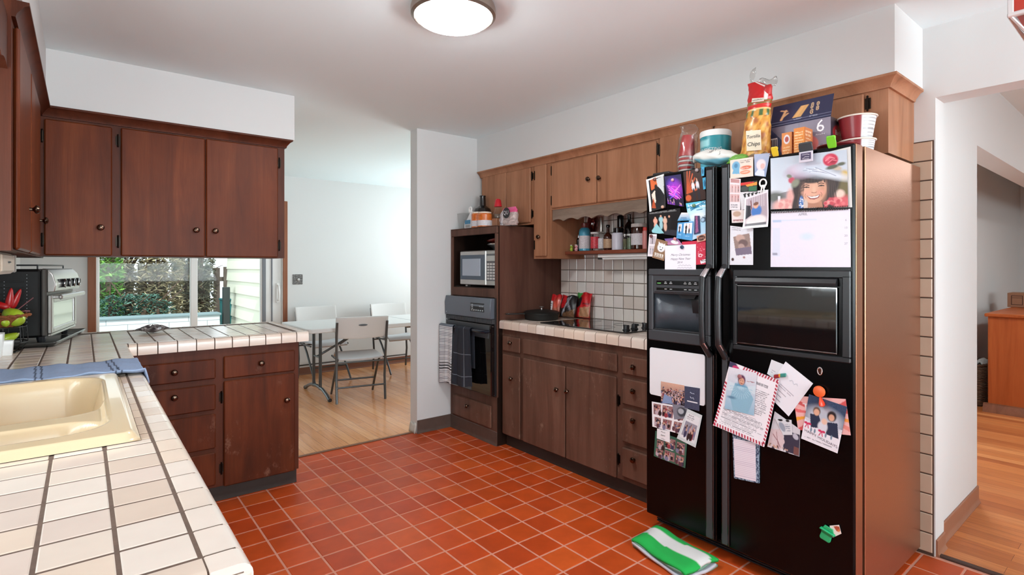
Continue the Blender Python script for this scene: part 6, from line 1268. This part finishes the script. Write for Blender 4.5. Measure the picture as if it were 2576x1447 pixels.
# crumpled bag on the peninsula
c = onz(384, 838, CT); pb = MB(); n = 26; P = []
for j in range(13):
    f = j/12; row = []
    for i in range(n):
        a = 2*math.pi*i/n; k = 1+.13*math.sin(3*a+1)+.10*math.sin(7*a+j)+.08*math.sin(11*a-2*j)
        r = math.sin(math.pi*min(.97, .03+f*.97)*.5+.0)*1.0 if f < .5 else math.cos((f-.5)*math.pi*.98)*.72+.05
        row.append(c+Vector((.105*r*k*math.cos(a), .065*r*k*math.sin(a), .002+.042*f*(1+.25*math.sin(4*a+j*.7)))))
    P.append(row)
pb.grid(P, wrap=True); pb.f += [list(range(n)), list(range(len(pb.v)-n, len(pb.v)))]; pb.m += [0, 0]
t_ = NT('crumpled_plastic'); t_.l(t_.ramp(t_.noise(t_.coords(), 26, 4, .6, 1), [(.4, S(58, 50, 52)), (.55, S(120, 110, 110)), (.66, S(190, 180, 176))]), t_.b.inputs['Base Color']); t_.set(Roughness=.2, Coat_Weight=.5)
tag(pb.build('plastic_bag', t_.m, ang=24), 'crumpled grey plastic bag lying on the peninsula worktop', 'bag')
# folded green and white towel on the kitchen floor
q = [onz(1590, 1352, .05), onz(1652, 1318, .05), onz(1806, 1402, .05), onz(1722, 1440, .05)]
mb = MB(); GT, WT_ = S(30, 172, 74), S(222, 218, 216)
tw_ = thing('folded_towel', 'folded green and white striped towel on the tile floor at the foot of the refrigerator', 'towel', onz(1690, 1380, 0))
for lay in range(4):
    P = []; C = []; ny, nx = 22, 46; z0 = .004+.0135*lay; sh = (.012, -.004, .006, 0)[lay]
    for j in range(ny):
        row = []; cr = []
        for i in range(nx):
            e, f = i/(nx-1), j/(ny-1); a = q[0]*(1-f)+q[1]*f; b = q[3]*(1-f)+q[2]*f; p = a*(1-e)+b*e
            edge = min(1, min(e, 1-e)*14)*min(1, min(f, 1-f)*9)
            z = z0+.004*math.sin(e*5+lay)+.003*math.sin(f*8+e*3+lay*2)-.010*(1-edge)*(lay == 3)+.006*(lay == 3)*math.exp(-((e-.15)/.12)**2)
            row.append((p.x+sh+.004*math.sin(e*9+lay*2), p.y+sh*.5+.004*math.sin(f*7+lay), max(.003, z)))
            s = f*1.0+.02*math.sin(e*6); cr.append((GT if s < .44 or s > .80 else WT_) if lay == 3 else (S(206, 204, 214) if lay % 2 else S(120, 160, 140)))
        P.append(row); C.append(cr)
    MB().grid(P, 0, C).build('towel_fold', CLOTH, tw_, solid=.011 if lay < 3 else .013, ang=80)
# ================================================================ ceiling lamps
def dome(name, label, x, y, r=.172, m=None):
    t = thing(name, label, 'lamp', (x, y, CE))
    MB().lathe([(r*.5, 0), (r*1.02, -.002), (r*1.05, -.02), (r*1.04, -.042), (r*.97, -.05), (r*.9, -.045), (r*.5, -.02)], (x, y, CE-.0005), (0, 0, 1), 56).build('rim', mk('nickel_rim', S(158, 146, 136), .3, .85), t)
    pr = [(r*.93*math.cos(a), -.046-.042*math.sin(a)) for a in np.linspace(0, 1.55, 12)]
    MB().lathe(pr, (x, y, CE), (0, 0, 1), 56).build('diffuser', m or LAMP, t, ang=80); return t
lp = onz(1141, 45, CE-.05)
dome('ceiling_lamp', 'round flush ceiling lamp glowing white over the kitchen floor', lp.x, lp.y)
dome('ceiling_lamp', 'added unseen ceiling lamp lighting the dining room from behind the pillar wall', 4.0, 5.5, m=LAMPD)  # added lamp, out of view, brightens the dining room
dome('ceiling_lamp', 'added unseen ceiling lamp lighting the hall outside the kitchen', 6.6, -.5)  # added lamp outside the frame, brightens hall and dresser
dome('ceiling_lamp', 'added unseen ceiling lamp brightening the alcove from behind the hall wall', 4.7, 1.08)  # added lamp, kept out of view, lifts the dark alcove wall
dome('ceiling_lamp', 'added unseen ceiling lamp at the camera end of the kitchen', 1.35, -1.6, m=LAMPD)  # added lamp behind the camera, extra fill for the kitchen
# lantern with red panels at the upper right edge
k0 = onx(2543, 42, 2.16); x0, y1, zb = k0.x, k0.y, k0.z; s = .30
t = thing('hanging_lantern', 'square hanging lantern with red panels and clear sloped glass, at the upper right edge', 'lamp', (x0+s/2, y1-s/2, zb))
FRM = mk('white_enamel_frame', S(216, 214, 214), .25, .3)
mb = MB()
for x in (x0, x0+s):
    for y in (y1, y1-s): mb.box((x-.007, y-.007, zb), (x+.007, y+.007, zb+.22), .002)
for z in (zb+.004, zb+.216):
    mb.box((x0-.008, y1-s-.008, z-.007), (x0+.008, y1+.008, z+.007), .003).box((x0+s-.008, y1-s-.008, z-.007), (x0+s+.008, y1+.008, z+.007), .003).box((x0, y1-.008, z-.007), (x0+s, y1+.008, z+.007), .003).box((x0, y1-s-.008, z-.007), (x0+s, y1-s+.008, z+.007), .003)
b_ = [(x0+s/2+a*s*.2, y1-s/2+b*s*.2, zb-.14) for a, b in ((-1, 1), (1, 1), (1, -1), (-1, -1))]; tp = [(x0, y1, zb), (x0+s, y1, zb), (x0+s, y1-s, zb), (x0, y1-s, zb)]
for i in range(4): mb.tube([tp[i], b_[i]], .004, 6).tube([b_[i], b_[(i+1) % 4]], .004, 6)
mb.build('frame', FRM, t)
RP_ = mk('red_glass_panel', S(176, 48, 30), .3, coat=.2)
MB().box((x0-.002, y1-s+.007, zb+.01), (x0+.002, y1-.007, zb+.21)).build('red_panel', RP_, t); MB().box((x0+s-.002, y1-s+.007, zb+.01), (x0+s+.002, y1-.007, zb+.21)).build('red_panel', RP_, t)
MB().box((x0+.007, y1-.002, zb+.01), (x0+s-.007, y1+.002, zb+.21)).build('red_panel', RP_, t); MB().box((x0+.007, y1-s-.002, zb+.01), (x0+s-.007, y1-s+.002, zb+.21)).build('red_panel', RP_, t)
for i in range(4): MB().add([tp[i], tp[(i+1) % 4], b_[(i+1) % 4], b_[i]], [(0, 1, 2, 3)]).build('glass_panel', GLASS, t, solid=.002)
MB().cyl((x0+s/2, y1-s/2, zb+.20), (x0+s/2, y1-s/2, CE), .006).build('stem', FRM, t); MB().lathe([(.05, 0), (.05, -.012), (.02, -.025)], (x0+s/2, y1-s/2, CE-.0005), (0, 0, 1), 20).build('canopy', FRM, t)
MB().box((x0, y1-s, zb+.214), (x0+s, y1, zb+.22)).build('top_plate', FRM, t)
# ================================================================ dining room
swp = thing('switch_plate', 'dark patterned wall plate with a white dial on the dining room wall', 'switch', (2.06, YB, 1.18))
t_ = NT('filigree'); t_.l(t_.ramp(t_.noise(t_.coords(), 130, 2), [(.45, S(48, 46, 46)), (.58, S(150, 148, 146))]), t_.b.inputs['Base Color']); t_.set(Roughness=.4, Metallic=.3)
MB().box((2.003, YB-.007, 1.118), (2.122, YB-.0005, 1.242), .003).build('plate', t_.m, swp); MB().lathe([(.018, 0), (.018, .006), (.012, .016), (.004, .017)], (2.07, YB-.007, 1.178), (0, -1, 0), 18).build('dial', mk('dial_grey', S(196, 194, 192), .4), swp)
tb = thing('folding_table', 'long white plastic folding table with grey steel legs in the dining room', 'table', (2.9, 5.62, 0))
X0, X1, Y0, Y1, TZ_ = 1.665, 4.05, 5.17, 6.07, .738
RP = []
for cx, cy, a0 in ((X1-.05, Y1-.05, 0), (X0+.05, Y1-.05, 1), (X0+.05, Y0+.05, 2), (X1-.05, Y0+.05, 3)):
    for k in range(6): a = (a0+k/5)*math.pi/2; RP.append((cx+.05*math.cos(a), cy+.05*math.sin(a), TZ_-.044))
MB().prism(RP, (0, 0, .044)).build('tabletop', mk('white_resin', S(214, 213, 211), .5, bump=.05, bs=260), tb, bevel=.007)
MB().box((2.86, Y0-.0015, TZ_-.043), (2.866, Y1+.0015, TZ_+.0006)).build('centre_seam', CHAR, tb)
for xl, sg in ((1.90, 1), (3.80, -1)):
    lg = MB().tube([(xl, 5.52, TZ_-.044), (xl, 5.52, .075)], .0165, 10).tube([(xl, 5.72, TZ_-.044), (xl, 5.72, .075)], .0165, 10).tube([(xl-.0, 5.26, .018), (xl, 5.33, .05), (xl, 5.45, .085), (xl, 5.62, .098), (xl, 5.79, .085), (xl, 5.91, .05), (xl, 5.98, .018)], .0175, 10).build('leg_frame', TUBEM, tb)
    MB().tube([(xl, 5.26, .018), (xl, 5.24, .016)], .02, 10).build('foot_cap', BLACKP, lg); MB().tube([(xl, 5.98, .018), (xl, 6.0, .016)], .02, 10).build('foot_cap', BLACKP, lg)
    MB().tube([(xl, 5.62, .40), (xl+sg*.30, 5.62, .55), (xl+sg*.62, 5.62, TZ_-.05)], .012, 8).tube([(xl, 5.52, .40), (xl, 5.72, .40)], .010, 8).tube([(xl+sg*.24, 5.62, .515), (xl+sg*.34, 5.62, .572)], .017, 8).build('brace', TUBEM, tb)
MB().tube([(2.72, Y0+.06, TZ_-.052), (3.5, Y0+.06, TZ_-.052)], .012, 8).tube([(2.72, Y1-.06, TZ_-.052), (3.5, Y1-.06, TZ_-.052)], .012, 8).build('rail', TUBEM, tb)
def chair_parts(t):
    """local frame: faces +y, origin on the floor between the rear feet"""
    w = .222
    P = []; nx, ny = 22, 12
    for j in range(ny):
        f = j/(ny-1); P.append([((i/(nx-1)-.5)*(.50-.03*f*0), -.035-.065*f*0-.030*(1-(2*i/(nx-1)-1)**2)-.055*f+.03, .645+.205*f+.012*(1-(2*i/(nx-1)-1)**2)*(f-.9)) for i in range(nx)])
    bkr = MB().grid(P).build('backrest', RESIN, t, local=True, solid=.018, ang=60, bevel=.004)
    m = MB(); C = (-.030-.027*.7)
    pts = [(x, -.0535-.030*(1-(x/.25)**2)+.006, .775) for x in np.linspace(-.05, .05, 9)]
    MB().prism([(.043*math.cos(a), -.070, .770+.0085*math.sin(a)) for a in np.linspace(0, 2*math.pi, 21)[:-1]], (0, -.0165, 0)).build('handle_slot', CHAR, bkr, local=True)
    P = []
    for j in range(14):
        f = j/13; P.append([((i/15-.5)*(.43-.03*f), .0+.40*f, .452-.020*(1-(2*i/15-1)**2)*math.sin(math.pi*min(1, f+.15))+(.004-.045*max(0, (f-.86)/.14)**2)+.01*(1-f)**6*-2) for i in range(16)])
    MB().grid(P).build('seat', SEATM, t, local=True, solid=.02, ang=60, bevel=.004)
    for s in (-1, 1):
        MB().tube([(s*w*1.08, -.062, .80), (s*w*1.08, -.030, .66), (s*w*1.06, -.006, .48), (s*w*1.05, .02, .25), (s*w*1.05, -.01, .012)], .0125, 10).build('leg', TUBEM, t, local=True)
        MB().tube([(s*w*.93, .10, .435), (s*w*.93, .20, .34), (s*w*.95, .40, .10), (s*w*.96, .465, .012)], .0115, 10).build('leg', TUBEM, t, local=True)
    for a, z, y in ((w*1.05, .16, .005), (w*.95, .17, .345)): MB().tube([(-a, y, z), (a, y, z)], .009, 8).build('stretcher', TUBEM, t, local=True)
    MB().tube([(-w*1.0, .03, .43), (-w*1.0, .36, .425)], .010, 8).tube([(w*1.0, .03, .43), (w*1.0, .36, .425)], .010, 8).tube([(-w*1.06, .012, .40), (w*1.06, .012, .40)], .009, 8).build('seat_frame', TUBEM, t, local=True)
GC = 'folding chairs around the dining table'
ch = thing('folding_chair', 'white folding chair with its back to the kitchen, on the near side of the table', 'chair', (0, 0, 0), 0, GC)
chair_parts(ch)
def copy_tree(o, parent=None):
    c = o.copy(); COL.objects.link(c)
    if parent: c.parent = parent
    for k in list(o.children): copy_tree(k, c)
    return c
def place(o, x, y, rz): o.location = (x, y, 0); o.rotation_euler = (0, 0, rz)
c2 = copy_tree(ch); c3 = copy_tree(ch)
place(ch, 2.135, 5.035, math.radians(-11.5)); place(c2, 2.225, 6.56, math.radians(183)); place(c3, 3.16, 6.52, math.radians(180))
c2['label'] = 'white folding chair on the far side of the table, nearer the patio door'; c3['label'] = 'white folding chair on the far side of the table, cut off by the pillar wall'
# ================================================================ hall beyond the opening
dx, dy0, dy1, dz = 6.52, .50, 1.115, .905
dr = thing('dresser', 'long orange-brown wooden dresser end-on in the alcove beyond the hall', 'dresser', (7.3, .85, 0))
MB().box((dx, dy0, .02), (8.05, dy1, dz-.03), .004).build('body', DRESS, dr); MB().box((dx-.03, dy0-.02, dz-.03), (8.08, dy1+.02, dz), .006).build('top', DRESS, dr)
cv = [(0, 0), (.05, 0), (.045, .02), (.02, .07), (0, .08)]
mb = MB().prism([(dx-a, dy0-.02, b) for a, b in cv], (0, dy1-dy0+.05, 0)); mb.build('plinth', wood('plinth_wood', S(104, 62, 42), S(138, 88, 64), S(150, 100, 74), blotch=.1), dr)
for k in range(3): 
    f_ = MB().box((6.62+.48*k, dy0-.016, .12), (7.06+.48*k, dy0-.0005, .84), .004).build('door', DRESS, dr); MB().ball((7.02+.48*k, dy0-.03, .5), .014, 10).build('knob', BRASS, f_)
bp = onz(2533, 766, dz)
cbx = thing('cardboard_box', 'brown cardboard box with arrow marks on the dresser', 'box', (bp.x, bp.y-.2, dz))
bx0, by1 = 7.70, onx(2534, 760, 7.70).y; bz1 = onx(2534, 737, 7.70).z
MB().box((bx0, by1-.42, dz+.001), (bx0+.30, by1, bz1), .003).build('carton', mk('cardboard', S(150, 106, 80), .8), cbx)
mb = MB(); zc_ = (dz+bz1)/2
for a0, a1, b0, b1 in ((.03, .036, -.05, .05), (.115, .121, -.05, .05), (.03, .121, -.05, -.044), (.03, .121, .044, .05), (.03, .121, .024, .028)): mb.box((bx0-.001, by1-a1, zc_+b0), (bx0-.0002, by1-a0, zc_+b1))
for a in (.155, .185): mb.box((bx0-.001, by1-a-.006, zc_-.025), (bx0-.0002, by1-a, zc_+.02)).prism([(bx0-.001, by1-a-.015, zc_+.02), (bx0-.001, by1-a+.009, zc_+.02), (bx0-.001, by1-a-.003, zc_+.045)], (.0008, 0, 0))
mb.box((bx0-.001, by1-.205, zc_-.035), (bx0-.0002, by1-.14, zc_-.03)); mb.build('printed_marks', mk('box_ink', S(74, 44, 32), .8), cbx)
wb2 = MB().grid([[(7.72+.03*j+.05*math.cos(a)*0, by1-.22-.10*(i/8), dz+.004+.04*math.sin(math.pi*i/8)) for i in range(9)] for j, a in enumerate((0, 1, 2))])
cl = MB().lathe([(.03, .0), (.07, .004), (.065, .03), (.03, .05), (.004, .052)], (7.25, by1-.36, dz+.0015), (0, 0, 1), 18).build('folded_cloth', mk('white_cloth', S(222, 220, 216), .9)); tag(cl, 'small white bundle of cloth on the dresser, before the cardboard box', 'cloth')
bb = onz(2452, 1012, 0); bk2 = thing('wicker_basket', 'dark woven floor basket half hidden behind the dresser', 'basket', (6.98, 1.23, 0))
wk2 = NT('dark_weave'); w1 = wk2.n('ShaderNodeTexWave'); w1.inputs['Scale'].default_value = 22; w1.inputs['Distortion'].default_value = 4; w1.inputs['Detail'].default_value = 2; w1.bands_direction = 'Z'; wk2.l(wk2.coords(), w1.inputs['Vector'])
wk2.l(wk2.ramp(w1.outputs[0], [(.2, S(58, 40, 30)), (.7, S(140, 108, 82))]), wk2.b.inputs['Base Color']); wk2.set(Roughness=.85); wk2.bump(w1.outputs[0], .8, .01)
MB().grid([[(6.92+.30*math.cos(a)*r, 1.228+.082*math.sin(a)*r, z) for a in np.linspace(0, 2*math.pi, 41)[:-1]] for r, z in ((.01, .012), (.86, .012), (.94, .1), (1, .28), (.97, .385))], wrap=True).build('woven_body', wk2.m, bk2, solid=.012)
MB().tube([(6.92+.295*math.cos(a), 1.228+.075*math.sin(a), .392+.004*math.sin(a*20)) for a in np.linspace(0, 2*math.pi, 61)[:-1]], .012, 8, closed=True).build('rim', wk2.m, bk2)
lin_ = MB().grid([[(6.75+.34*i/10, 1.19+.075*j/6, .37+.05*math.sin(i*.9+j)*.4+.04*math.sin(math.pi*j/6)) for i in range(11)] for j in range(7)]).build('folded_linen', mk('linen_grey', S(206, 210, 208), .9), solid=.012, ang=80); tag(lin_, 'pale folded linen lying in the woven floor basket', 'cloth')
# ================================================================ outside
patio = mk('patio_concrete', S(150, 148, 144), .9, var=.1, vs=6)
struct('ground_outside', MB().box((-6, 6.95, -.15), (9, 22, -.1)), patio)
def brick(name):
    t = NT(name); b = t.n('ShaderNodeTexBrick', offset=.5); t.l(t.coords((1, 1, 1), (math.pi/2, 0, 0)), b.inputs['Vector'])
    b.inputs['Color1'].default_value = (*S(222, 228, 232), 1); b.inputs['Color2'].default_value = (*S(206, 214, 220), 1); b.inputs['Mortar'].default_value = (*S(130, 140, 146), 1)
    for k, x in (('Scale', 1), ('Mortar Size', .004), ('Brick Width', .52), ('Row Height', .095)): b.inputs[k].default_value = x
    t.l(b.outputs['Color'], t.b.inputs['Base Color']); t.set(Roughness=.8); return t.m
gp = MB().box((-4, 9.8, -.1), (1.74, 10.1, .55)); gw = gp.build('garden_planter_wall', brick('pale_brick')); tag(gw, 'low wall of long pale bricks outside the patio door', 'wall'); gw['kind'] = 'structure'
cp_ = MB().box((-4, 9.77, .55), (1.76, 10.13, .585), .006).build('garden_wall_cap', mk('wall_cap', S(120, 140, 146), .8)); cp_['kind'] = 'structure'
sd = MB().box((2.0, 6.96, -.1), (2.14, 10.55, 3.2))
for k in range(16): sd.prism([(2.0, 6.96, -.1+.2*k), (1.978, 6.96, -.1+.2*k), (1.994, 6.96, .1+.2*k), (2.0, 6.96, .1+.2*k)], (0, 3.59, 0))
sw = sd.build('exterior_wall', mk('pale_yellow_siding', S(226, 226, 206), .7)); sw['kind'] = 'structure'
MB_ = MB().box((1.80, 9.84, -.1), (1.90, 9.94, 1.0), .004).build('garden_post', mk('dark_post', S(44, 50, 50), .7)); tag(MB_, 'dark square post at the end of the pale brick garden wall', 'post')
bn = thing('garden_bin', 'teal garden bin between the dark post and the yellow siding', 'bin', (1.93, 10.4, -.1))
MB().prism([(1.88, 10.2, -.1), (1.99, 10.2, -.1), (1.995, 10.2, .75), (1.86, 10.2, .75)], (0, .3, 0)).build('bin_body', mk('teal_bin', S(40, 120, 120), .5), bn, bevel=.01); MB().box((1.85, 10.18, .752), (1.998, 10.52, .79), .01).build('lid', mk('teal_lid', S(30, 96, 100), .5), bn)
fe = thing('garden_fence', 'grey wooden picket fence behind the shrubs outside', 'fence', (.6, 11.9, -.1))
FW_ = wood('fence_wood', S(66, 58, 52), S(96, 86, 78), S(120, 110, 100), coat=0, rough=.9)
for k in range(34):
    x = -2.2+.175*k
    if x < 3.6: MB().box((x, 11.88, -.1), (x+.115, 11.91, 1.32+.02*(k % 3)), .004).build('picket', FW_, fe)
for z in (.25, 1.05): MB().box((-2.2, 11.91, z), (3.6, 11.95, z+.09)).build('rail', FW_, fe)
def shrub(name, label, cat, x, y, w, d, h, n, c0, c1, leaf, seed, stems=5, zlo=.45, droop=.5):
    rs = random.Random(seed); t = thing(name, label, cat, (x, y, -.1), 0, 'shrubs behind the garden wall')
    mt = attr_mat('leaf_'+name+str(seed), .7)
    mb = MB()
    for k in range(n):
        u, v, q = rs.uniform(-1, 1), rs.uniform(-1, 1), rs.random()
        z = zlo+h*q; taper = 1-.45*max(0, q-.55)/.45
        clump = math.sin(u*7+seed)*math.sin(q*9+seed*2)+.35*math.sin(u*17+q*23)
        if clump < -.95 and rs.random() < .8: continue
        p = Vector((x+u*w*taper, y+v*d, z)); a = rs.uniform(0, 6.28); e = Vector((math.cos(a), math.sin(a), rs.uniform(-droop, .8))).normalized()
        s = e.cross(Vector((rs.uniform(-1, 1), rs.uniform(-1, 1), 1))).normalized(); L = leaf*rs.uniform(.6, 1.4)
        f = rs.random(); c = tuple(c0[i]*(1-f)+c1[i]*f for i in range(3))
        mb.add([p-e*L, p+s*L*.22, p+e*L, p-s*L*.22], [(0, 1, 2, 3)], 0, c)
    o = mb.build('foliage', mt, t)
    mb = MB(); 
    for k in range(stems):
        bx_ = x+w*(k/(max(1, stems-1))*1.6-.8)*.7; mb.tube([(bx_, y, -.1), (bx_+rs.uniform(-.15, .15), y+rs.uniform(-.1, .1), zlo+h*.35), (bx_+rs.uniform(-.35, .35), y+rs.uniform(-.2, .2), zlo+h*.8)], [.05, .035, .012], 7)
        for b in range(3): z = zlo+h*rs.uniform(.1, .6); mb.tube([(bx_, y, z), (bx_+rs.uniform(-.4, .4), y+rs.uniform(-.2, .2), z+rs.uniform(.2, .6))], [.018, .005], 5)
    mb.build('stem', mk('shrub_bark', S(84, 66, 54), .9), t)
shrub('leafy_shrub', 'bright green leafy shrub outside at the left of the patio door', 'shrub', .10, 10.62, .40, .16, 1.7, 4200, S(44, 104, 36), S(140, 190, 90), .05, 3, zlo=.55)
shrub('twiggy_shrub', 'brown-green twiggy shrub outside in the middle of the patio door', 'shrub', .68, 11.1, .70, .22, 1.9, 12500, S(96, 84, 62), S(176, 166, 130), .055, 5, stems=7, zlo=.5)
shrub('tall_conifer', 'dark shaggy conifer outside beside the pale yellow siding', 'shrub', 1.62, 11.6, .34, .2, 2.0, 5200, S(60, 66, 50), S(128, 122, 96), .06, 8, zlo=.5, droop=1)
shrub('low_shrub', 'low dark blue-green shrub just above the garden wall', 'shrub', .62, 10.3, .55, .12, .40, 1500, S(30, 72, 62), S(90, 130, 116), .04, 9, stems=3, zlo=.5)
# ================================================================ light and camera
w = bpy.data.worlds.new('World'); SC.world = w; w.use_nodes = True
bg = w.node_tree.nodes['Background']; bg.inputs[0].default_value = (.86, .93, 1.0, 1); bg.inputs[1].default_value = 3.2
def area(name, loc, rot, sx, sy, p, c=(1, 1, 1)):
    l = bpy.data.lights.new(name, 'AREA'); l.shape = 'RECTANGLE'; l.size, l.size_y = sx, sy; l.energy = p; l.color = c
    o = bpy.data.objects.new(name, l); o.location = loc; o.rotation_euler = rot; COL.objects.link(o)
H = math.pi/2
area('daylight_sink_window', (-.75, 1.475, 1.53), (0, -H-.7, 0), 1.0, 1.1, 30, (.93, .97, 1))
area('added_daylight_front', (1.3, -3.9, 1.35), (H+1.15, 0, 0), 3.2, 1.9, 470, (.86, .94, 1))  # added light at the made-up front window, tilted up to brighten the ceiling
area('added_daylight_dining', (4.85, 5.45, 1.45), (0, H+.5, 0), 1.3, 1.7, 85, (.95, .97, 1))  # added light at the made-up dining window
area('added_daylight_hall', (6.4, -3.95, 1.5), (H+.7, 0, 0), 4.0, 1.4, 24, (.92, .96, 1))  # added light at the made-up hall window
sn = bpy.data.lights.new('sun', 'SUN'); sn.energy = 4.0; sn.angle = .02; sn.color = (1, .96, .9)
so = bpy.data.objects.new('sun', sn); so.rotation_euler = (math.radians(42), 0, math.radians(-12)); COL.objects.link(so)
cam = bpy.data.cameras.new('Camera'); cam.sensor_fit = 'HORIZONTAL'; cam.sensor_width = 36; cam.lens = 36*FP/2576
cam.shift_y = (CY-723.5)/2576; cam.clip_start = .02
co = bpy.data.objects.new('Camera', cam); co.location = (0, 0, EYE); co.rotation_euler = (H, 0, -A); COL.objects.link(co); SC.camera = co
vs = SC.view_settings; vs.view_transform = 'Standard'; vs.look = 'None'; vs.gamma = 1; vs.exposure = -.22; vs.use_curve_mapping = False
SC.cycles.max_bounces = 8; SC.cycles.diffuse_bounces = 5; SC.cycles.glossy_bounces = 4; SC.cycles.transparent_max_bounces = 12; SC.cycles.sample_clamp_indirect = 8
SC.cycles.caustics_reflective = False; SC.cycles.caustics_refractive = False
